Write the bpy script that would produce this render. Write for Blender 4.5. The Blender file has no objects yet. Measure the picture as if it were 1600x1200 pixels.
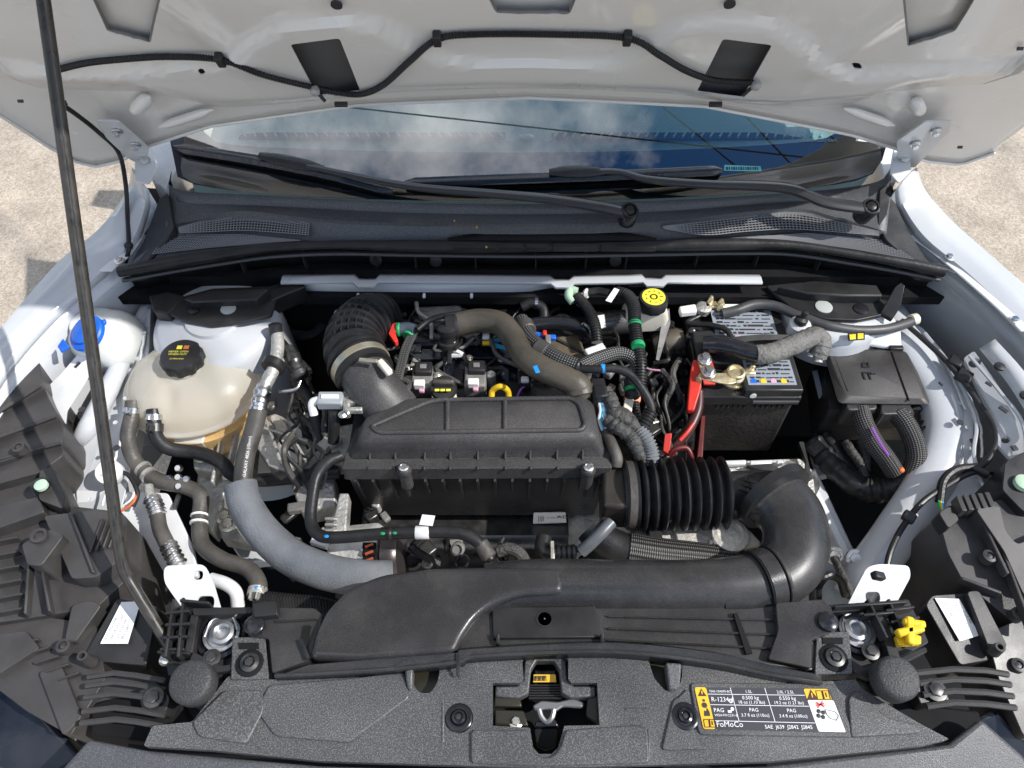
import bpy, math, random
import numpy as np
from mathutils import Vector, Matrix
random.seed(7)
V = Vector
rad = math.radians
scene = bpy.context.scene
COL = scene.collection

# ------------------------------------------------------------------ camera
CAMP = V((-0.036, -0.225, 1.91)); TILT = rad(52); FPX = 1150.0
cd = bpy.data.cameras.new('camera'); cam = bpy.data.objects.new('camera', cd); COL.objects.link(cam)
cd.sensor_width = 36; cd.lens = FPX/1600*36; cd.clip_start = 0.02; cd.clip_end = 500
cam.location = CAMP; cam.rotation_euler = (rad(90)-TILT, 0, 0)
scene.camera = cam
# ------------------------------------------------------------------ sky, sun, exposure
SUN_AZ, SUN_EL = rad(104), rad(47)
w = bpy.data.worlds.new('World'); scene.world = w; w.use_nodes = True
nt = w.node_tree; bg = nt.nodes['Background']
sky = nt.nodes.new('ShaderNodeTexSky'); sky.sky_type = 'NISHITA'; sky.sun_disc = False
sky.sun_elevation = SUN_EL; sky.sun_rotation = SUN_AZ
tc = nt.nodes.new('ShaderNodeTexCoord')
mp = nt.nodes.new('ShaderNodeMapping'); mp.inputs['Location'].default_value = (4.85, 15.95, 3.73); mp.inputs['Scale'].default_value = (1, 1, 1.6)
nz = nt.nodes.new('ShaderNodeTexNoise'); nz.inputs['Scale'].default_value = 2.2; nz.inputs['Detail'].default_value = 9; nz.inputs['Roughness'].default_value = .58
rp = nt.nodes.new('ShaderNodeValToRGB'); rp.color_ramp.elements[0].position = .47; rp.color_ramp.elements[1].position = .66
mx = nt.nodes.new('ShaderNodeMix'); mx.data_type = 'RGBA'
mx.inputs['B'].default_value = (19, 19.1, 19.3, 1)
nt.links.new(tc.outputs['Generated'], mp.inputs['Vector']); nt.links.new(mp.outputs[0], nz.inputs['Vector'])
nt.links.new(nz.outputs['Fac'], rp.inputs[0]); nt.links.new(rp.outputs[0], mx.inputs['Factor'])
hs_ = nt.nodes.new('ShaderNodeHueSaturation'); hs_.inputs['Saturation'].default_value = 1.35; nt.links.new(sky.outputs[0], hs_.inputs['Color']); nt.links.new(hs_.outputs[0], mx.inputs['A']); nt.links.new(mx.outputs['Result'], bg.inputs[0])
bg.inputs[1].default_value = 0.098; sky.ozone_density = 3.0; sky.dust_density = .4
sd_ = bpy.data.lights.new('sun', 'SUN'); sun = bpy.data.objects.new('sun', sd_); COL.objects.link(sun)
sd_.energy = 4.3; sd_.angle = rad(.53); sd_.color = (1, .97, .93)
sdir = V((math.cos(SUN_EL)*math.sin(SUN_AZ), math.cos(SUN_EL)*math.cos(SUN_AZ), math.sin(SUN_EL)))
sun.rotation_euler = sdir.to_track_quat('Z', 'Y').to_euler(); sun.location = sdir*20
scene.view_settings.view_transform = 'Standard'; scene.view_settings.look = 'None'
scene.view_settings.exposure = 0.22; scene.view_settings.gamma = 1; scene.view_settings.use_curve_mapping = False
scene.render.engine = 'CYCLES'
scene.cycles.max_bounces = 8; scene.cycles.transparent_max_bounces = 12

# ------------------------------------------------------------------ placing helpers (real heights, survey grid of the bay)
DX, DF, DU = V((1, 0, 0)), V((0, math.cos(TILT), -math.sin(TILT))), V((0, math.sin(TILT), math.cos(TILT)))
def ray(px, py): return DF + DX*((px-800)/FPX) + DU*((600-py)/FPX)
def P(px, py, z):
    d = ray(px, py); return CAMP + d*((z-CAMP.z)/d.z)
def PY(px, py, y):
    d = ray(px, py); return CAMP + d*((y-CAMP.y)/d.y)
def PP(pts, z=None):
    return [P(*p) if len(p) == 3 else P(p[0], p[1], z) for p in pts]
# bonnet plane
BA = rad(62); BC = PY(825, 147, .90); BC.x = 0
BN = V((0, -math.sin(BA), -math.cos(BA))); BV = V((0, -math.cos(BA), math.sin(BA)))
def PB(px, py, off=0.0):
    d = ray(px, py); o = BC + BN*off; return CAMP + d*((o-CAMP).dot(BN)/d.dot(BN))
def UVB(px, py):
    p = PB(px, py)-BC; return p.x, p.dot(BV)
def BP(u, v, off=0.0): return BC + V((u, 0, 0)) + BV*v + BN*off

# ------------------------------------------------------------------ materials
MATS = {}
def mat(name, col, rough=.5, metal=0, grain=None, var=None, coat=0, spec=.5, trans=0, sss=0, aniso=0, speck=None, ior=1.5, uvpat=None, dust=0):
    if name in MATS: return MATS[name]
    m = bpy.data.materials.new(name); m.use_nodes = True; n = m.node_tree.nodes; l = m.node_tree.links
    b = n['Principled BSDF']; c4 = (*col, 1)
    b.inputs['Base Color'].default_value = c4; b.inputs['Roughness'].default_value = rough
    b.inputs['Metallic'].default_value = metal; b.inputs['Coat Weight'].default_value = coat; b.inputs['Coat Roughness'].default_value = .06
    b.inputs['Specular IOR Level'].default_value = spec; b.inputs['IOR'].default_value = ior
    b.inputs['Transmission Weight'].default_value = trans
    if sss:
        b.inputs['Subsurface Weight'].default_value = sss; b.inputs['Subsurface Radius'].default_value = (.03, .02, .01); b.inputs['Subsurface Scale'].default_value = .5
    t = n.new('ShaderNodeTexCoord'); src = t.outputs['Object']
    cur = None
    if var or dust:
        s, a = var or (12, .15)
        x = n.new('ShaderNodeTexNoise'); x.inputs['Scale'].default_value = s; x.inputs['Detail'].default_value = 3; l.new(src, x.inputs['Vector'])
        r = n.new('ShaderNodeMapRange'); r.inputs[1].default_value = .3; r.inputs[2].default_value = .7; r.inputs[3].default_value = 1-a; r.inputs[4].default_value = 1+a
        l.new(x.outputs['Fac'], r.inputs[0])
        h = n.new('ShaderNodeMix'); h.data_type = 'RGBA'; h.blend_type = 'MULTIPLY'; h.inputs['Factor'].default_value = 1; h.inputs['A'].default_value = c4
        l.new(r.outputs[0], h.inputs['B']); cur = h.outputs['Result']
        rr = n.new('ShaderNodeMapRange'); rr.inputs[1].default_value = .3; rr.inputs[2].default_value = .7; rr.inputs[3].default_value = max(.03, rough-.13); rr.inputs[4].default_value = min(1, rough+.14)
        l.new(x.outputs['Fac'], rr.inputs[0]); l.new(rr.outputs[0], b.inputs['Roughness'])
    if dust:   # settled dust on the upward faces, in blotches
        x2 = n.new('ShaderNodeTexNoise'); x2.inputs['Scale'].default_value = 22; x2.inputs['Detail'].default_value = 4; x2.inputs['Roughness'].default_value = .7; l.new(src, x2.inputs['Vector'])
        r2 = n.new('ShaderNodeMapRange'); r2.inputs[1].default_value = .45; r2.inputs[2].default_value = .75; r2.inputs[3].default_value = dust*.25; r2.inputs[4].default_value = dust
        l.new(x2.outputs['Fac'], r2.inputs[0])
        h2 = n.new('ShaderNodeMix'); h2.data_type = 'RGBA'; h2.inputs['B'].default_value = (.22, .205, .19, 1)
        l.new(r2.outputs[0], h2.inputs['Factor']); l.new(cur, h2.inputs['A']); cur = h2.outputs['Result']
    if speck:  # moulded-in grain: fine light flecks
        s, a = speck
        x3 = n.new('ShaderNodeTexNoise'); x3.inputs['Scale'].default_value = s; x3.inputs['Detail'].default_value = 1; l.new(src, x3.inputs['Vector'])
        r3 = n.new('ShaderNodeMapRange'); r3.inputs[1].default_value = .48; r3.inputs[2].default_value = .68; r3.inputs[3].default_value = .75; r3.inputs[4].default_value = 1+a
        l.new(x3.outputs['Fac'], r3.inputs[0])
        h3 = n.new('ShaderNodeMix'); h3.data_type = 'RGBA'; h3.blend_type = 'MULTIPLY'; h3.inputs['Factor'].default_value = 1; h3.inputs['A'].default_value = c4
        if cur: l.new(cur, h3.inputs['A'])
        l.new(r3.outputs[0], h3.inputs['B']); cur = h3.outputs['Result']
    bump_h = None
    if grain:
        s, st = grain
        g = n.new('ShaderNodeTexNoise'); g.inputs['Scale'].default_value = s; g.inputs['Detail'].default_value = 1; l.new(src, g.inputs['Vector'])
        bp = n.new('ShaderNodeBump'); bp.inputs['Strength'].default_value = st; bp.inputs['Distance'].default_value = .6/s
        l.new(g.outputs['Fac'], bp.inputs['Height']); l.new(bp.outputs[0], b.inputs['Normal'])
    if uvpat:  # braid on hoses: (along repeats per metre, around repeats, light colour)
        ka, kr, lc = uvpat
        sx = n.new('ShaderNodeSeparateXYZ'); l.new(t.outputs['UV'], sx.inputs[0])
        def mth(op, a_, b_):
            q = n.new('ShaderNodeMath'); q.operation = op
            for i_, z_ in enumerate((a_, b_)):
                if z_ is None: continue
                if isinstance(z_, (int, float)): q.inputs[i_].default_value = z_
                else: l.new(z_, q.inputs[i_])
            return q.outputs[0]
        A_ = mth('MULTIPLY', sx.outputs[0], ka); B_ = mth('MULTIPLY', sx.outputs[1], kr)
        s1 = mth('SINE', mth('MULTIPLY', mth('ADD', A_, B_), 6.283), None); s2 = mth('SINE', mth('MULTIPLY', mth('SUBTRACT', A_, B_), 6.283), None)
        pr = mth('MULTIPLY', s1, s2)
        rr = n.new('ShaderNodeMapRange'); rr.inputs[1].default_value = .25; rr.inputs[2].default_value = .7; l.new(pr, rr.inputs[0])
        h4 = n.new('ShaderNodeMix'); h4.data_type = 'RGBA'; h4.inputs['A'].default_value = c4; h4.inputs['B'].default_value = (*lc, 1)
        if cur: l.new(cur, h4.inputs['A'])
        l.new(rr.outputs[0], h4.inputs['Factor']); cur = h4.outputs['Result']
        bp = n.new('ShaderNodeBump'); bp.inputs['Strength'].default_value = .6; bp.inputs['Distance'].default_value = .001
        l.new(pr, bp.inputs['Height']); l.new(bp.outputs[0], b.inputs['Normal'])
    if cur: l.new(cur, b.inputs['Base Color'])
    MATS[name] = m; return m
PAINT = mat('body_paint', (.53, .545, .565), .22, var=(5, .03), coat=.6, grain=(60, .03))
SLATE = mat('pocket_shade', (.055, .060, .066), .5, var=(10, .15))
PAINTW = mat('bracket_paint', (.68, .69, .70), .32, var=(20, .05), coat=.4)
BONP = mat('bonnet_paint', (.70, .68, .65), .20, var=(4, .04), coat=.5, grain=(45, .025))
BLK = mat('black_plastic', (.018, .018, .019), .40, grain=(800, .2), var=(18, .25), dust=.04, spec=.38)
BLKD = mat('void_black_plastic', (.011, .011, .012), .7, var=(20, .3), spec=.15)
BLKG = mat('gloss_black_plastic', (.014, .014, .017), .2, var=(14, .2), grain=(120, .05))
GRN = mat('grained_plastic', (.074, .074, .075), .42, grain=(700, .4), speck=(640, 1.1), var=(5, .16), dust=.08)
LIDP = mat('airbox_lid_plastic', (.048, .046, .046), .40, grain=(600, .28), speck=(600, .5), var=(7, .2), dust=.13, spec=.4)
DUCT = mat('duct_plastic', (.031, .030, .031), .29, grain=(500, .12), speck=(600, .18), var=(8, .22), dust=.13, spec=.42)
COWLM = mat('cowl_plastic', (.075, .077, .083), .45, grain=(700, .35), speck=(620, .5), var=(8, .1), dust=.06)
RUB = mat('rubber', (.014, .014, .015), .42, var=(22, .3), grain=(150, .12), dust=.04, spec=.35)
RUBG = mat('dusty_rubber', (.060, .055, .048), .5, var=(25, .25), grain=(130, .2), dust=.22)
BRNH = mat('brown_rubber', (.072, .060, .042), .40, var=(16, .3), grain=(110, .15), dust=.16)
FOAM = mat('grey_foam_sleeve', (.155, .165, .178), .75, var=(30, .18), grain=(300, .5))
LAMPP = mat('headlamp_plastic', (.040, .037, .036), .44, var=(10, .25), grain=(900, .3), dust=.10)
ALU = mat('cast_aluminium', (.50, .49, .46), .5, metal=.55, var=(28, .2), grain=(160, .5), dust=.2)
STEEL = mat('steel', (.62, .62, .62), .28, metal=1, var=(40, .15))
ZINC = mat('zinc_plate', (.66, .64, .56), .35, metal=.85, var=(50, .25), grain=(200, .2))
DSTEEL = mat('dark_steel', (.10, .098, .095), .35, metal=.8, var=(40, .3))
RODM = mat('prop_rod_black', (.050, .046, .040), .34, metal=.3, var=(60, .3))
RED = mat('red_plastic', (.62, .035, .022), .4, var=(30, .12))
REDD = mat('dark_red_plastic', (.10, .006, .005), .45, var=(30, .15))
BLUE = mat('blue_plastic', (.012, .13, .62), .38, var=(30, .08))
YEL = mat('yellow_plastic', (.85, .55, .02), .4, var=(30, .12))
YCAP = mat('yellow_print', (.80, .72, .06), .45, var=(40, .1))
ORG = mat('orange_plastic', (.85, .16, .03), .45)
CRM = mat('cream_plastic', (.74, .70, .58), .45, var=(14, .08), sss=.1)
WASH = mat('milky_white_bottle', (.74, .75, .71), .3, sss=.15, var=(9, .05), coat=.2)
WHT = mat('white_plastic', (.80, .80, .78), .45, var=(20, .05))
WLAB = mat('white_label', (.80, .80, .79), .5, var=(60, .04))
INK = mat('black_ink', (.03, .03, .033), .5)
INKG = mat('grey_ink', (.25, .25, .26), .5)
WINK = mat('white_ink', (.82, .82, .82), .5)
YLAB = mat('amber_label', (.82, .48, .02), .5)
RINK = mat('red_ink', (.70, .04, .04), .5)
NLAB = mat('charcoal_label', (.045, .046, .055), .4)
BLAB = mat('pale_blue_label', (.27, .30, .34), .45)
GRNT = mat('green_tape', (.01, .30, .10), .5)
BLUP = mat('blue_paint_mark', (.01, .28, .75), .5)
ORGT = mat('amber_coolant_plastic', (.66, .44, .19), .35, sss=.3, var=(12, .2))
TAPE = mat('cloth_tape', (.055, .053, .05), .65, var=(40, .3), grain=(180, .8))
BRAID = mat('braided_sleeve', (.018, .018, .018), .5, uvpat=(110, 9, (.23, .23, .22)))
BRAIDF = mat('mesh_sleeve', (.014, .014, .015), .5, uvpat=(150, 12, (.15, .14, .13)))
PURP = mat('violet_wire', (.30, .08, .45), .45)
GREENW = mat('pale_green_plastic', (.45, .62, .45), .45)
NAVY = mat('cam_cover_plastic', (.010, .011, .018), .22, var=(10, .2), grain=(90, .08))
COIL = mat('coil_grey', (.19, .185, .175), .5, var=(40, .15), grain=(200, .3), dust=.1)
DASH = mat('dashboard_vinyl', (.30, .42, .40), .7, grain=(200, .4), var=(6, .06))
MIRR = mat('lamp_reflector', (.72, .72, .74), .12, metal=1)
def tank_mat():
    m = mat('translucent_tank', (.82, .76, .66), .28, sss=0, var=(8, .06), coat=.25, grain=(40, .06)); n = m.node_tree.nodes; l = m.node_tree.links
    b = n['Principled BSDF']; out = n['Material Output']
    t = n.new('ShaderNodeTexCoord'); sx = n.new('ShaderNodeSeparateXYZ'); l.new(t.outputs['Object'], sx.inputs[0])
    nz_ = n.new('ShaderNodeTexNoise'); nz_.inputs['Scale'].default_value = 14; nz_.inputs['Detail'].default_value = 3; l.new(t.outputs['Object'], nz_.inputs['Vector'])
    ad = n.new('ShaderNodeMath'); ad.operation = 'MULTIPLY_ADD'; ad.inputs[1].default_value = -.05; l.new(nz_.outputs['Fac'], ad.inputs[0]); l.new(sx.outputs[2], ad.inputs[2])
    mr_ = n.new('ShaderNodeMapRange'); mr_.inputs[1].default_value = -.085; mr_.inputs[2].default_value = -.030; mr_.inputs[3].default_value = .75; mr_.inputs[4].default_value = 0; l.new(ad.outputs[0], mr_.inputs[0])
    am = n.new('ShaderNodeMix'); am.data_type = 'RGBA'; am.inputs['A'].default_value = (.80, .78, .69, 1); am.inputs['B'].default_value = (.55, .33, .13, 1); l.new(mr_.outputs[0], am.inputs['Factor'])
    l.new(am.outputs['Result'], b.inputs['Base Color'])
    tr = n.new('ShaderNodeBsdfTranslucent'); tr.inputs[0].default_value = (.95, .92, .81, 1); ms = n.new('ShaderNodeMixShader'); ms.inputs[0].default_value = .40
    tp = n.new('ShaderNodeBsdfTransparent'); tp.inputs[0].default_value = (.95, .90, .80, 1); m2 = n.new('ShaderNodeMixShader'); m2.inputs[0].default_value = .18
    l.new(b.outputs[0], ms.inputs[1]); l.new(tr.outputs[0], ms.inputs[2]); l.new(ms.outputs[0], m2.inputs[1]); l.new(tp.outputs[0], m2.inputs[2]); l.new(m2.outputs[0], out.inputs[0]); return m
TANK = tank_mat()
def glass_mat():
    m = bpy.data.materials.new('windscreen_glass'); m.use_nodes = True; n = m.node_tree.nodes; l = m.node_tree.links; n.remove(n['Principled BSDF'])
    t = n.new('ShaderNodeBsdfTransparent'); t.inputs[0].default_value = (.74, .90, .88, 1)
    g = n.new('ShaderNodeBsdfGlossy'); g.inputs['Roughness'].default_value = .0; f = n.new('ShaderNodeFresnel'); f.inputs[0].default_value = 3.5
    ms = n.new('ShaderNodeMixShader'); l.new(f.outputs[0], ms.inputs[0]); l.new(t.outputs[0], ms.inputs[1]); l.new(g.outputs[0], ms.inputs[2]); l.new(ms.outputs[0], n['Material Output'].inputs[0]); return m
GLASS = glass_mat()
def ground_mat():
    m = bpy.data.materials.new('car_park_asphalt'); m.use_nodes = True; n = m.node_tree.nodes; l = m.node_tree.links; b = n['Principled BSDF']; b.inputs['Roughness'].default_value = .9
    t = n.new('ShaderNodeTexCoord'); v = n.new('ShaderNodeTexVoronoi'); v.inputs['Scale'].default_value = 120; l.new(t.outputs['Object'], v.inputs['Vector'])
    n1 = n.new('ShaderNodeTexNoise'); n1.inputs['Scale'].default_value = 5; n1.inputs['Detail'].default_value = 4; l.new(t.outputs['Object'], n1.inputs['Vector'])
    n2 = n.new('ShaderNodeTexNoise'); n2.inputs['Scale'].default_value = 260; n2.inputs['Detail'].default_value = 4; l.new(t.outputs['Object'], n2.inputs['Vector'])
    r = n.new('ShaderNodeValToRGB'); e = r.color_ramp.elements; e[0].color = (.25, .21, .165, 1); e[1].color = (.60, .515, .41, 1); e[0].position = .25; e[1].position = .75; l.new(n2.outputs['Fac'], r.inputs[0])
    sp = n.new('ShaderNodeMix'); sp.data_type = 'RGBA'; l.new(v.outputs['Color'], sp.inputs['B']); l.new(r.outputs[0], sp.inputs['A']); sp.inputs['Factor'].default_value = .0
    hs = n.new('ShaderNodeMix'); hs.data_type = 'RGBA'; hs.blend_type = 'OVERLAY'; hs.inputs['Factor'].default_value = .28
    l.new(r.outputs[0], hs.inputs['A'])
    bw = n.new('ShaderNodeRGBToBW'); l.new(v.outputs['Color'], bw.inputs[0]); l.new(bw.outputs[0], hs.inputs['B'])
    h2 = n.new('ShaderNodeMix'); h2.data_type = 'RGBA'; h2.blend_type = 'MULTIPLY'; h2.inputs['Factor'].default_value = 1; l.new(hs.outputs['Result'], h2.inputs['A'])
    mr = n.new('ShaderNodeMapRange'); mr.inputs[1].default_value = .3; mr.inputs[2].default_value = .7; mr.inputs[3].default_value = .78; mr.inputs[4].default_value = 1.15; l.new(n1.outputs['Fac'], mr.inputs[0]); l.new(mr.outputs[0], h2.inputs['B'])
    l.new(h2.outputs['Result'], b.inputs['Base Color'])
    bp = n.new('ShaderNodeBump'); bp.inputs['Strength'].default_value = .5; bp.inputs['Distance'].default_value = .004; l.new(n2.outputs['Fac'], bp.inputs['Height']); l.new(bp.outputs[0], b.inputs['Normal']); return m
ASPH = ground_mat()

# ------------------------------------------------------------------ mesh helpers
WORLD = {}
def wloc(o): return WORLD.get(o.name, V((0, 0, 0))) if o else V((0, 0, 0))
def thing(name, label, cat, loc, group=None):
    o = bpy.data.objects.new(name, None); COL.objects.link(o); o.location = loc; o.empty_display_size = .03
    WORLD[o.name] = V(loc); o['label'] = label; o['category'] = cat
    if group: o['group'] = group
    return o
def link(o, loc, parent):
    COL.objects.link(o); WORLD[o.name] = V(loc)
    o.location = V(loc)-wloc(parent)
    if parent: o.parent = parent
def rep(src, parent, loc, name=None, rot=None, scale=None):
    """another individual sharing src's mesh"""
    o = src.copy(); o.name = name or src.name.split('.')[0]
    for k in list(o.keys()): del o[k]
    link(o, loc, parent)
    if rot is not None: o.rotation_euler = rot
    if scale is not None: o.scale = scale
    return o
def crom(pts, n=8):
    pts = [V(p) for p in pts]
    if len(pts) < 3: return [pts[0].lerp(pts[-1], i/n) for i in range(n+1)]
    q = [pts[0]*2-pts[1]]+pts+[pts[-1]*2-pts[-2]]; out = []
    for i in range(1, len(q)-2):
        p0, p1, p2, p3 = q[i-1:i+3]
        for k in range(n):
            t = k/n; out.append(.5*((2*p1)+(p2-p0)*t+(2*p0-5*p1+4*p2-p3)*t*t+(3*p1-p0-3*p2+p3)*t**3))
    out.append(pts[-1]); return out
def resample(pts, m):
    pts = [V(p) for p in pts]; L = [0]
    for a, b in zip(pts, pts[1:]): L.append(L[-1]+(b-a).length)
    out = []; j = 0
    for i in range(m):
        s = L[-1]*i/(m-1)
        while j < len(pts)-2 and L[j+1] < s: j += 1
        d = L[j+1]-L[j]; out.append(pts[j].lerp(pts[j+1], 0 if d == 0 else (s-L[j])/d))
    return out
def plen(pts): return sum((b-a).length for a, b in zip(pts, pts[1:]))
def rnd(pts, r, n=4):
    """round the corners of a closed 3D polygon; r in metres (or list)"""
    out = []; N = len(pts)
    for i in range(N):
        p, a, b = pts[i], pts[i-1], pts[(i+1) % N]; ri = r[i] if isinstance(r, (list, tuple)) else r
        da, db = (a-p), (b-p); la, lb = da.length, db.length; k = min(ri, la*.45, lb*.45)
        if k < 1e-5: out.append(p); continue
        s, e = p+da*(k/la), p+db*(k/lb)
        for j in range(n+1):
            t = j/n; out.append(s*(1-t)**2+p*2*t*(1-t)+e*t*t)
    return out
class MB:
    def __init__(s): s.v = []; s.f = []; s.uv = {}
    def add(s, v, f):
        o = len(s.v); s.v += [V(p) for p in v]; s.f += [[i+o for i in q] for q in f]; return s
    def box(s, c, size, R=None):
        hx, hy, hz = [k/2 for k in size]; c = V(c)
        vs = [V((x, y, z)) for x in (-hx, hx) for y in (-hy, hy) for z in (-hz, hz)]
        if R is not None: vs = [R @ p for p in vs]
        return s.add([c+p for p in vs], [(0, 1, 3, 2), (4, 6, 7, 5), (0, 4, 5, 1), (2, 3, 7, 6), (0, 2, 6, 4), (1, 5, 7, 3)])
    def loft(s, rings, closed=True, caps=True):
        n = len(rings[0]); v = [p for r in rings for p in r]; f = []
        for i in range(len(rings)-1):
            for j in range(n if closed else n-1):
                a, b = i*n+j, i*n+(j+1) % n; f.append((a, b, b+n, a+n))
        if caps and closed: f.append(tuple(range(n))[::-1]); f.append(tuple(range((len(rings)-1)*n, len(rings)*n)))
        return s.add(v, f)
    def slab(s, top, th, d=V((0, 0, -1))):
        top = [V(p) for p in top]; return s.loft([[p+d*th for p in top], top])
    def tube(s, path, r, seg=12, caps=True, uv=False, flat=1.0):
        n = len(path); R = r if isinstance(r, (list, tuple)) else [r]*n
        t0 = (path[1]-path[0]).normalized(); a = t0.orthogonal().normalized()
        if abs(t0.z) < .9: a = (V((0, 0, 1))-t0*t0.z).normalized()
        o = len(s.v); m = seg+1 if uv else seg; L = 0
        for i, p in enumerate(path):
            t = (path[min(i+1, n-1)]-path[max(i-1, 0)]).normalized()
            a = (a-t*a.dot(t)); a = a.normalized() if a.length > 1e-6 else t.orthogonal().normalized(); b = t.cross(a)
            if i: L += (p-path[i-1]).length
            for j in range(m):
                th = 2*math.pi*j/seg
                if uv: s.uv[len(s.v)] = (L, j/seg)
                s.v.append(p+(a*math.cos(th)*flat+b*math.sin(th))*R[i])
        for i in range(n-1):
            for j in range(seg):
                k = (j+1) if uv else (j+1) % seg; s.f.append([o+i*m+j, o+i*m+k, o+(i+1)*m+k, o+(i+1)*m+j])
        if caps: s.f.append([o+j for j in range(seg)][::-1]); s.f.append([o+(n-1)*m+j for j in range(seg)])
        return s
    def lathe(s, prof, c, ax=V((0, 0, 1)), n=24, x0=None):
        ax = V(ax).normalized(); a = ax.orthogonal().normalized() if x0 is None else V(x0); b = ax.cross(a); c = V(c)
        rings = [[c+ax*h+(a*math.cos(2*math.pi*j/n)+b*math.sin(2*math.pi*j/n))*max(r, 1e-5) for j in range(n)] for r, h in prof]
        return s.loft(rings)
    def grid(s, rows, close=False): return s.loft(rows, closed=close, caps=False)
    def ball(s, c, r, n=10):
        prof = [(math.sin(math.pi*i/n), -math.cos(math.pi*i/n)) for i in range(n+1)]; R = r if isinstance(r, (tuple, list)) else (r, r, r)
        o = len(s.v); s.lathe(prof, (0, 0, 0), n=n*2)
        for i in range(o, len(s.v)): q = s.v[i]; s.v[i] = V(c)+V((q.x*R[0], q.y*R[1], q.z*R[2]))
        return s
    def build(s, name, m, parent=None, bevel=0, ang=35, label=None, cat=None, group=None, kind=None, solid=0, seg=2, sub=0, recalc=True):
        lo = V([min(p[i] for p in s.v) for i in range(3)]); hi = V([max(p[i] for p in s.v) for i in range(3)]); c = (lo+hi)/2
        if parent is None: c.z = lo.z
        me = bpy.data.meshes.new(name); me.from_pydata([p-c for p in s.v], [], s.f)
        if s.uv:
            u = me.uv_layers.new(name='UVMap')
            for lp in me.loops: u.data[lp.index].uv = s.uv.get(lp.vertex_index, (0, 0))
        if recalc:
            import bmesh
            bm = bmesh.new(); bm.from_mesh(me); bmesh.ops.recalc_face_normals(bm, faces=bm.faces); bm.to_mesh(me); bm.free()
        me.materials.append(m)
        me.shade_smooth(); me.set_sharp_from_angle(angle=rad(ang))
        o = bpy.data.objects.new(name, me); link(o, c, parent)
        if sub: md = o.modifiers.new('subdivision', 'SUBSURF'); md.levels = sub; md.render_levels = sub
        if solid: md = o.modifiers.new('thickness', 'SOLIDIFY'); md.thickness = solid; md.offset = 0
        if bevel: md = o.modifiers.new('bevel', 'BEVEL'); md.width = bevel; md.segments = seg; md.limit_method = 'ANGLE'; md.angle_limit = rad(32)
        if label: o['label'] = label; o['category'] = cat
        if group: o['group'] = group
        if kind: o['kind'] = kind
        return o
def cut(o, cutters):
    tmp = []
    for i, c in enumerate(cutters):
        k = c.build('cutter', INK); tmp.append(k); md = o.modifiers.new('cut', 'BOOLEAN'); md.object = k; md.operation = 'DIFFERENCE'; md.solver = 'EXACT'
    dg = bpy.context.evaluated_depsgraph_get(); me = bpy.data.meshes.new_from_object(o.evaluated_get(dg)); o.modifiers.clear(); o.data = me
    me.shade_smooth(); me.set_sharp_from_angle(angle=rad(35))
    for k in tmp: bpy.data.objects.remove(k)
def hose(name, pts, r, m, parent=None, seg=14, n=8, corr=None, uv=False, caps=True, z=None, bands=None, **kw):
    """pts (px,py,z) control points; r radius or list per control point; corr=(pitch,amp)"""
    w3 = PP(pts, z) if not isinstance(pts[0], Vector) else pts
    path = crom(w3, n)
    if isinstance(r, (list, tuple)):
        rr = []
        for a, b in zip(r, r[1:]): rr += [a+(b-a)*k/n for k in range(n)]
        rr.append(r[-1])
    else: rr = [r]*len(path)
    if corr:
        L = plen(path); m_ = max(8, int(L/corr[0]*4)); idx = [i/(m_-1)*(len(rr)-1) for i in range(m_)]
        path = resample(path, m_); rr = [rr[int(round(k))]+corr[1]*(1 if (i % 4) in (1, 2) else -1) for i, k in enumerate(idx)]
    return MB().tube(path, rr, seg, caps, uv).build(name, m, parent, **kw)
def quad_label(name, corners, m, parent, lift=.0007, **kw):
    nrm = (corners[1]-corners[0]).cross(corners[2]-corners[1]).normalized()
    if nrm.dot(CAMP-corners[0]) < 0: nrm = -nrm
    return MB().slab([c+nrm*lift for c in corners], lift*.8, -nrm).build(name, m, parent, **kw)
def text(body, size, m, org, xd, yd, parent, name='printed_text', cx='LEFT', lift=.0012):
    cu = bpy.data.curves.new(name, 'FONT'); cu.body = body; cu.size = size; cu.align_x = cx; cu.resolution_u = 2
    t = bpy.data.objects.new(name, cu); COL.objects.link(t)
    dg = bpy.context.evaluated_depsgraph_get(); me = bpy.data.meshes.new_from_object(t.evaluated_get(dg)); bpy.data.objects.remove(t)
    xd = V(xd).normalized(); yd = (V(yd)-xd*V(yd).dot(xd)).normalized(); zd = xd.cross(yd)
    vs = [V(org)+xd*v.co.x+yd*v.co.y+zd*lift for v in me.vertices]; fs = [list(p.vertices) for p in me.polygons]
    if not vs: return None
    return MB().add(vs, fs).build(name, m, parent, recalc=False)
def bolt(parent, loc, r=.007, h=.006, m=None, axis=V((0, 0, 1)), washer=True, name='bolt', **kw):
    b = MB(); axis = V(axis).normalized()
    if washer: b.lathe([(r*1.55, 0), (r*1.55, h*.22), (r*1.4, h*.3)], loc, axis, 20)
    b.lathe([(r, h*.2), (r, h*.9), (r*.88, h)], V(loc), axis, 6)
    return b.build(name, m or STEEL, parent, ang=30, **kw)
def uprect(c, rx, ry, ang=0):
    ca, sa = math.cos(ang), math.sin(ang)
    return [V(c)+V((x*rx*ca-y*ry*sa, x*rx*sa+y*ry*ca, 0)) for x, y in ((-1, -1), (1, -1), (1, 1), (-1, 1))]
def stack(rings_px, r=0, n=4):
    """[(pts_px, z)] bottom to top -> rings"""
    out = []
    for pts, z in rings_px:
        w3 = PP(pts, z); out.append(rnd(w3, r, n) if r else w3)
    return out
# ================================================================== ground
g = MB().add([(-60, -60, 0), (60, -60, 0), (60, 60, 0), (-60, 60, 0)], [(0, 1, 2, 3)]).build('ground', ASPH, kind='structure')

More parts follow.
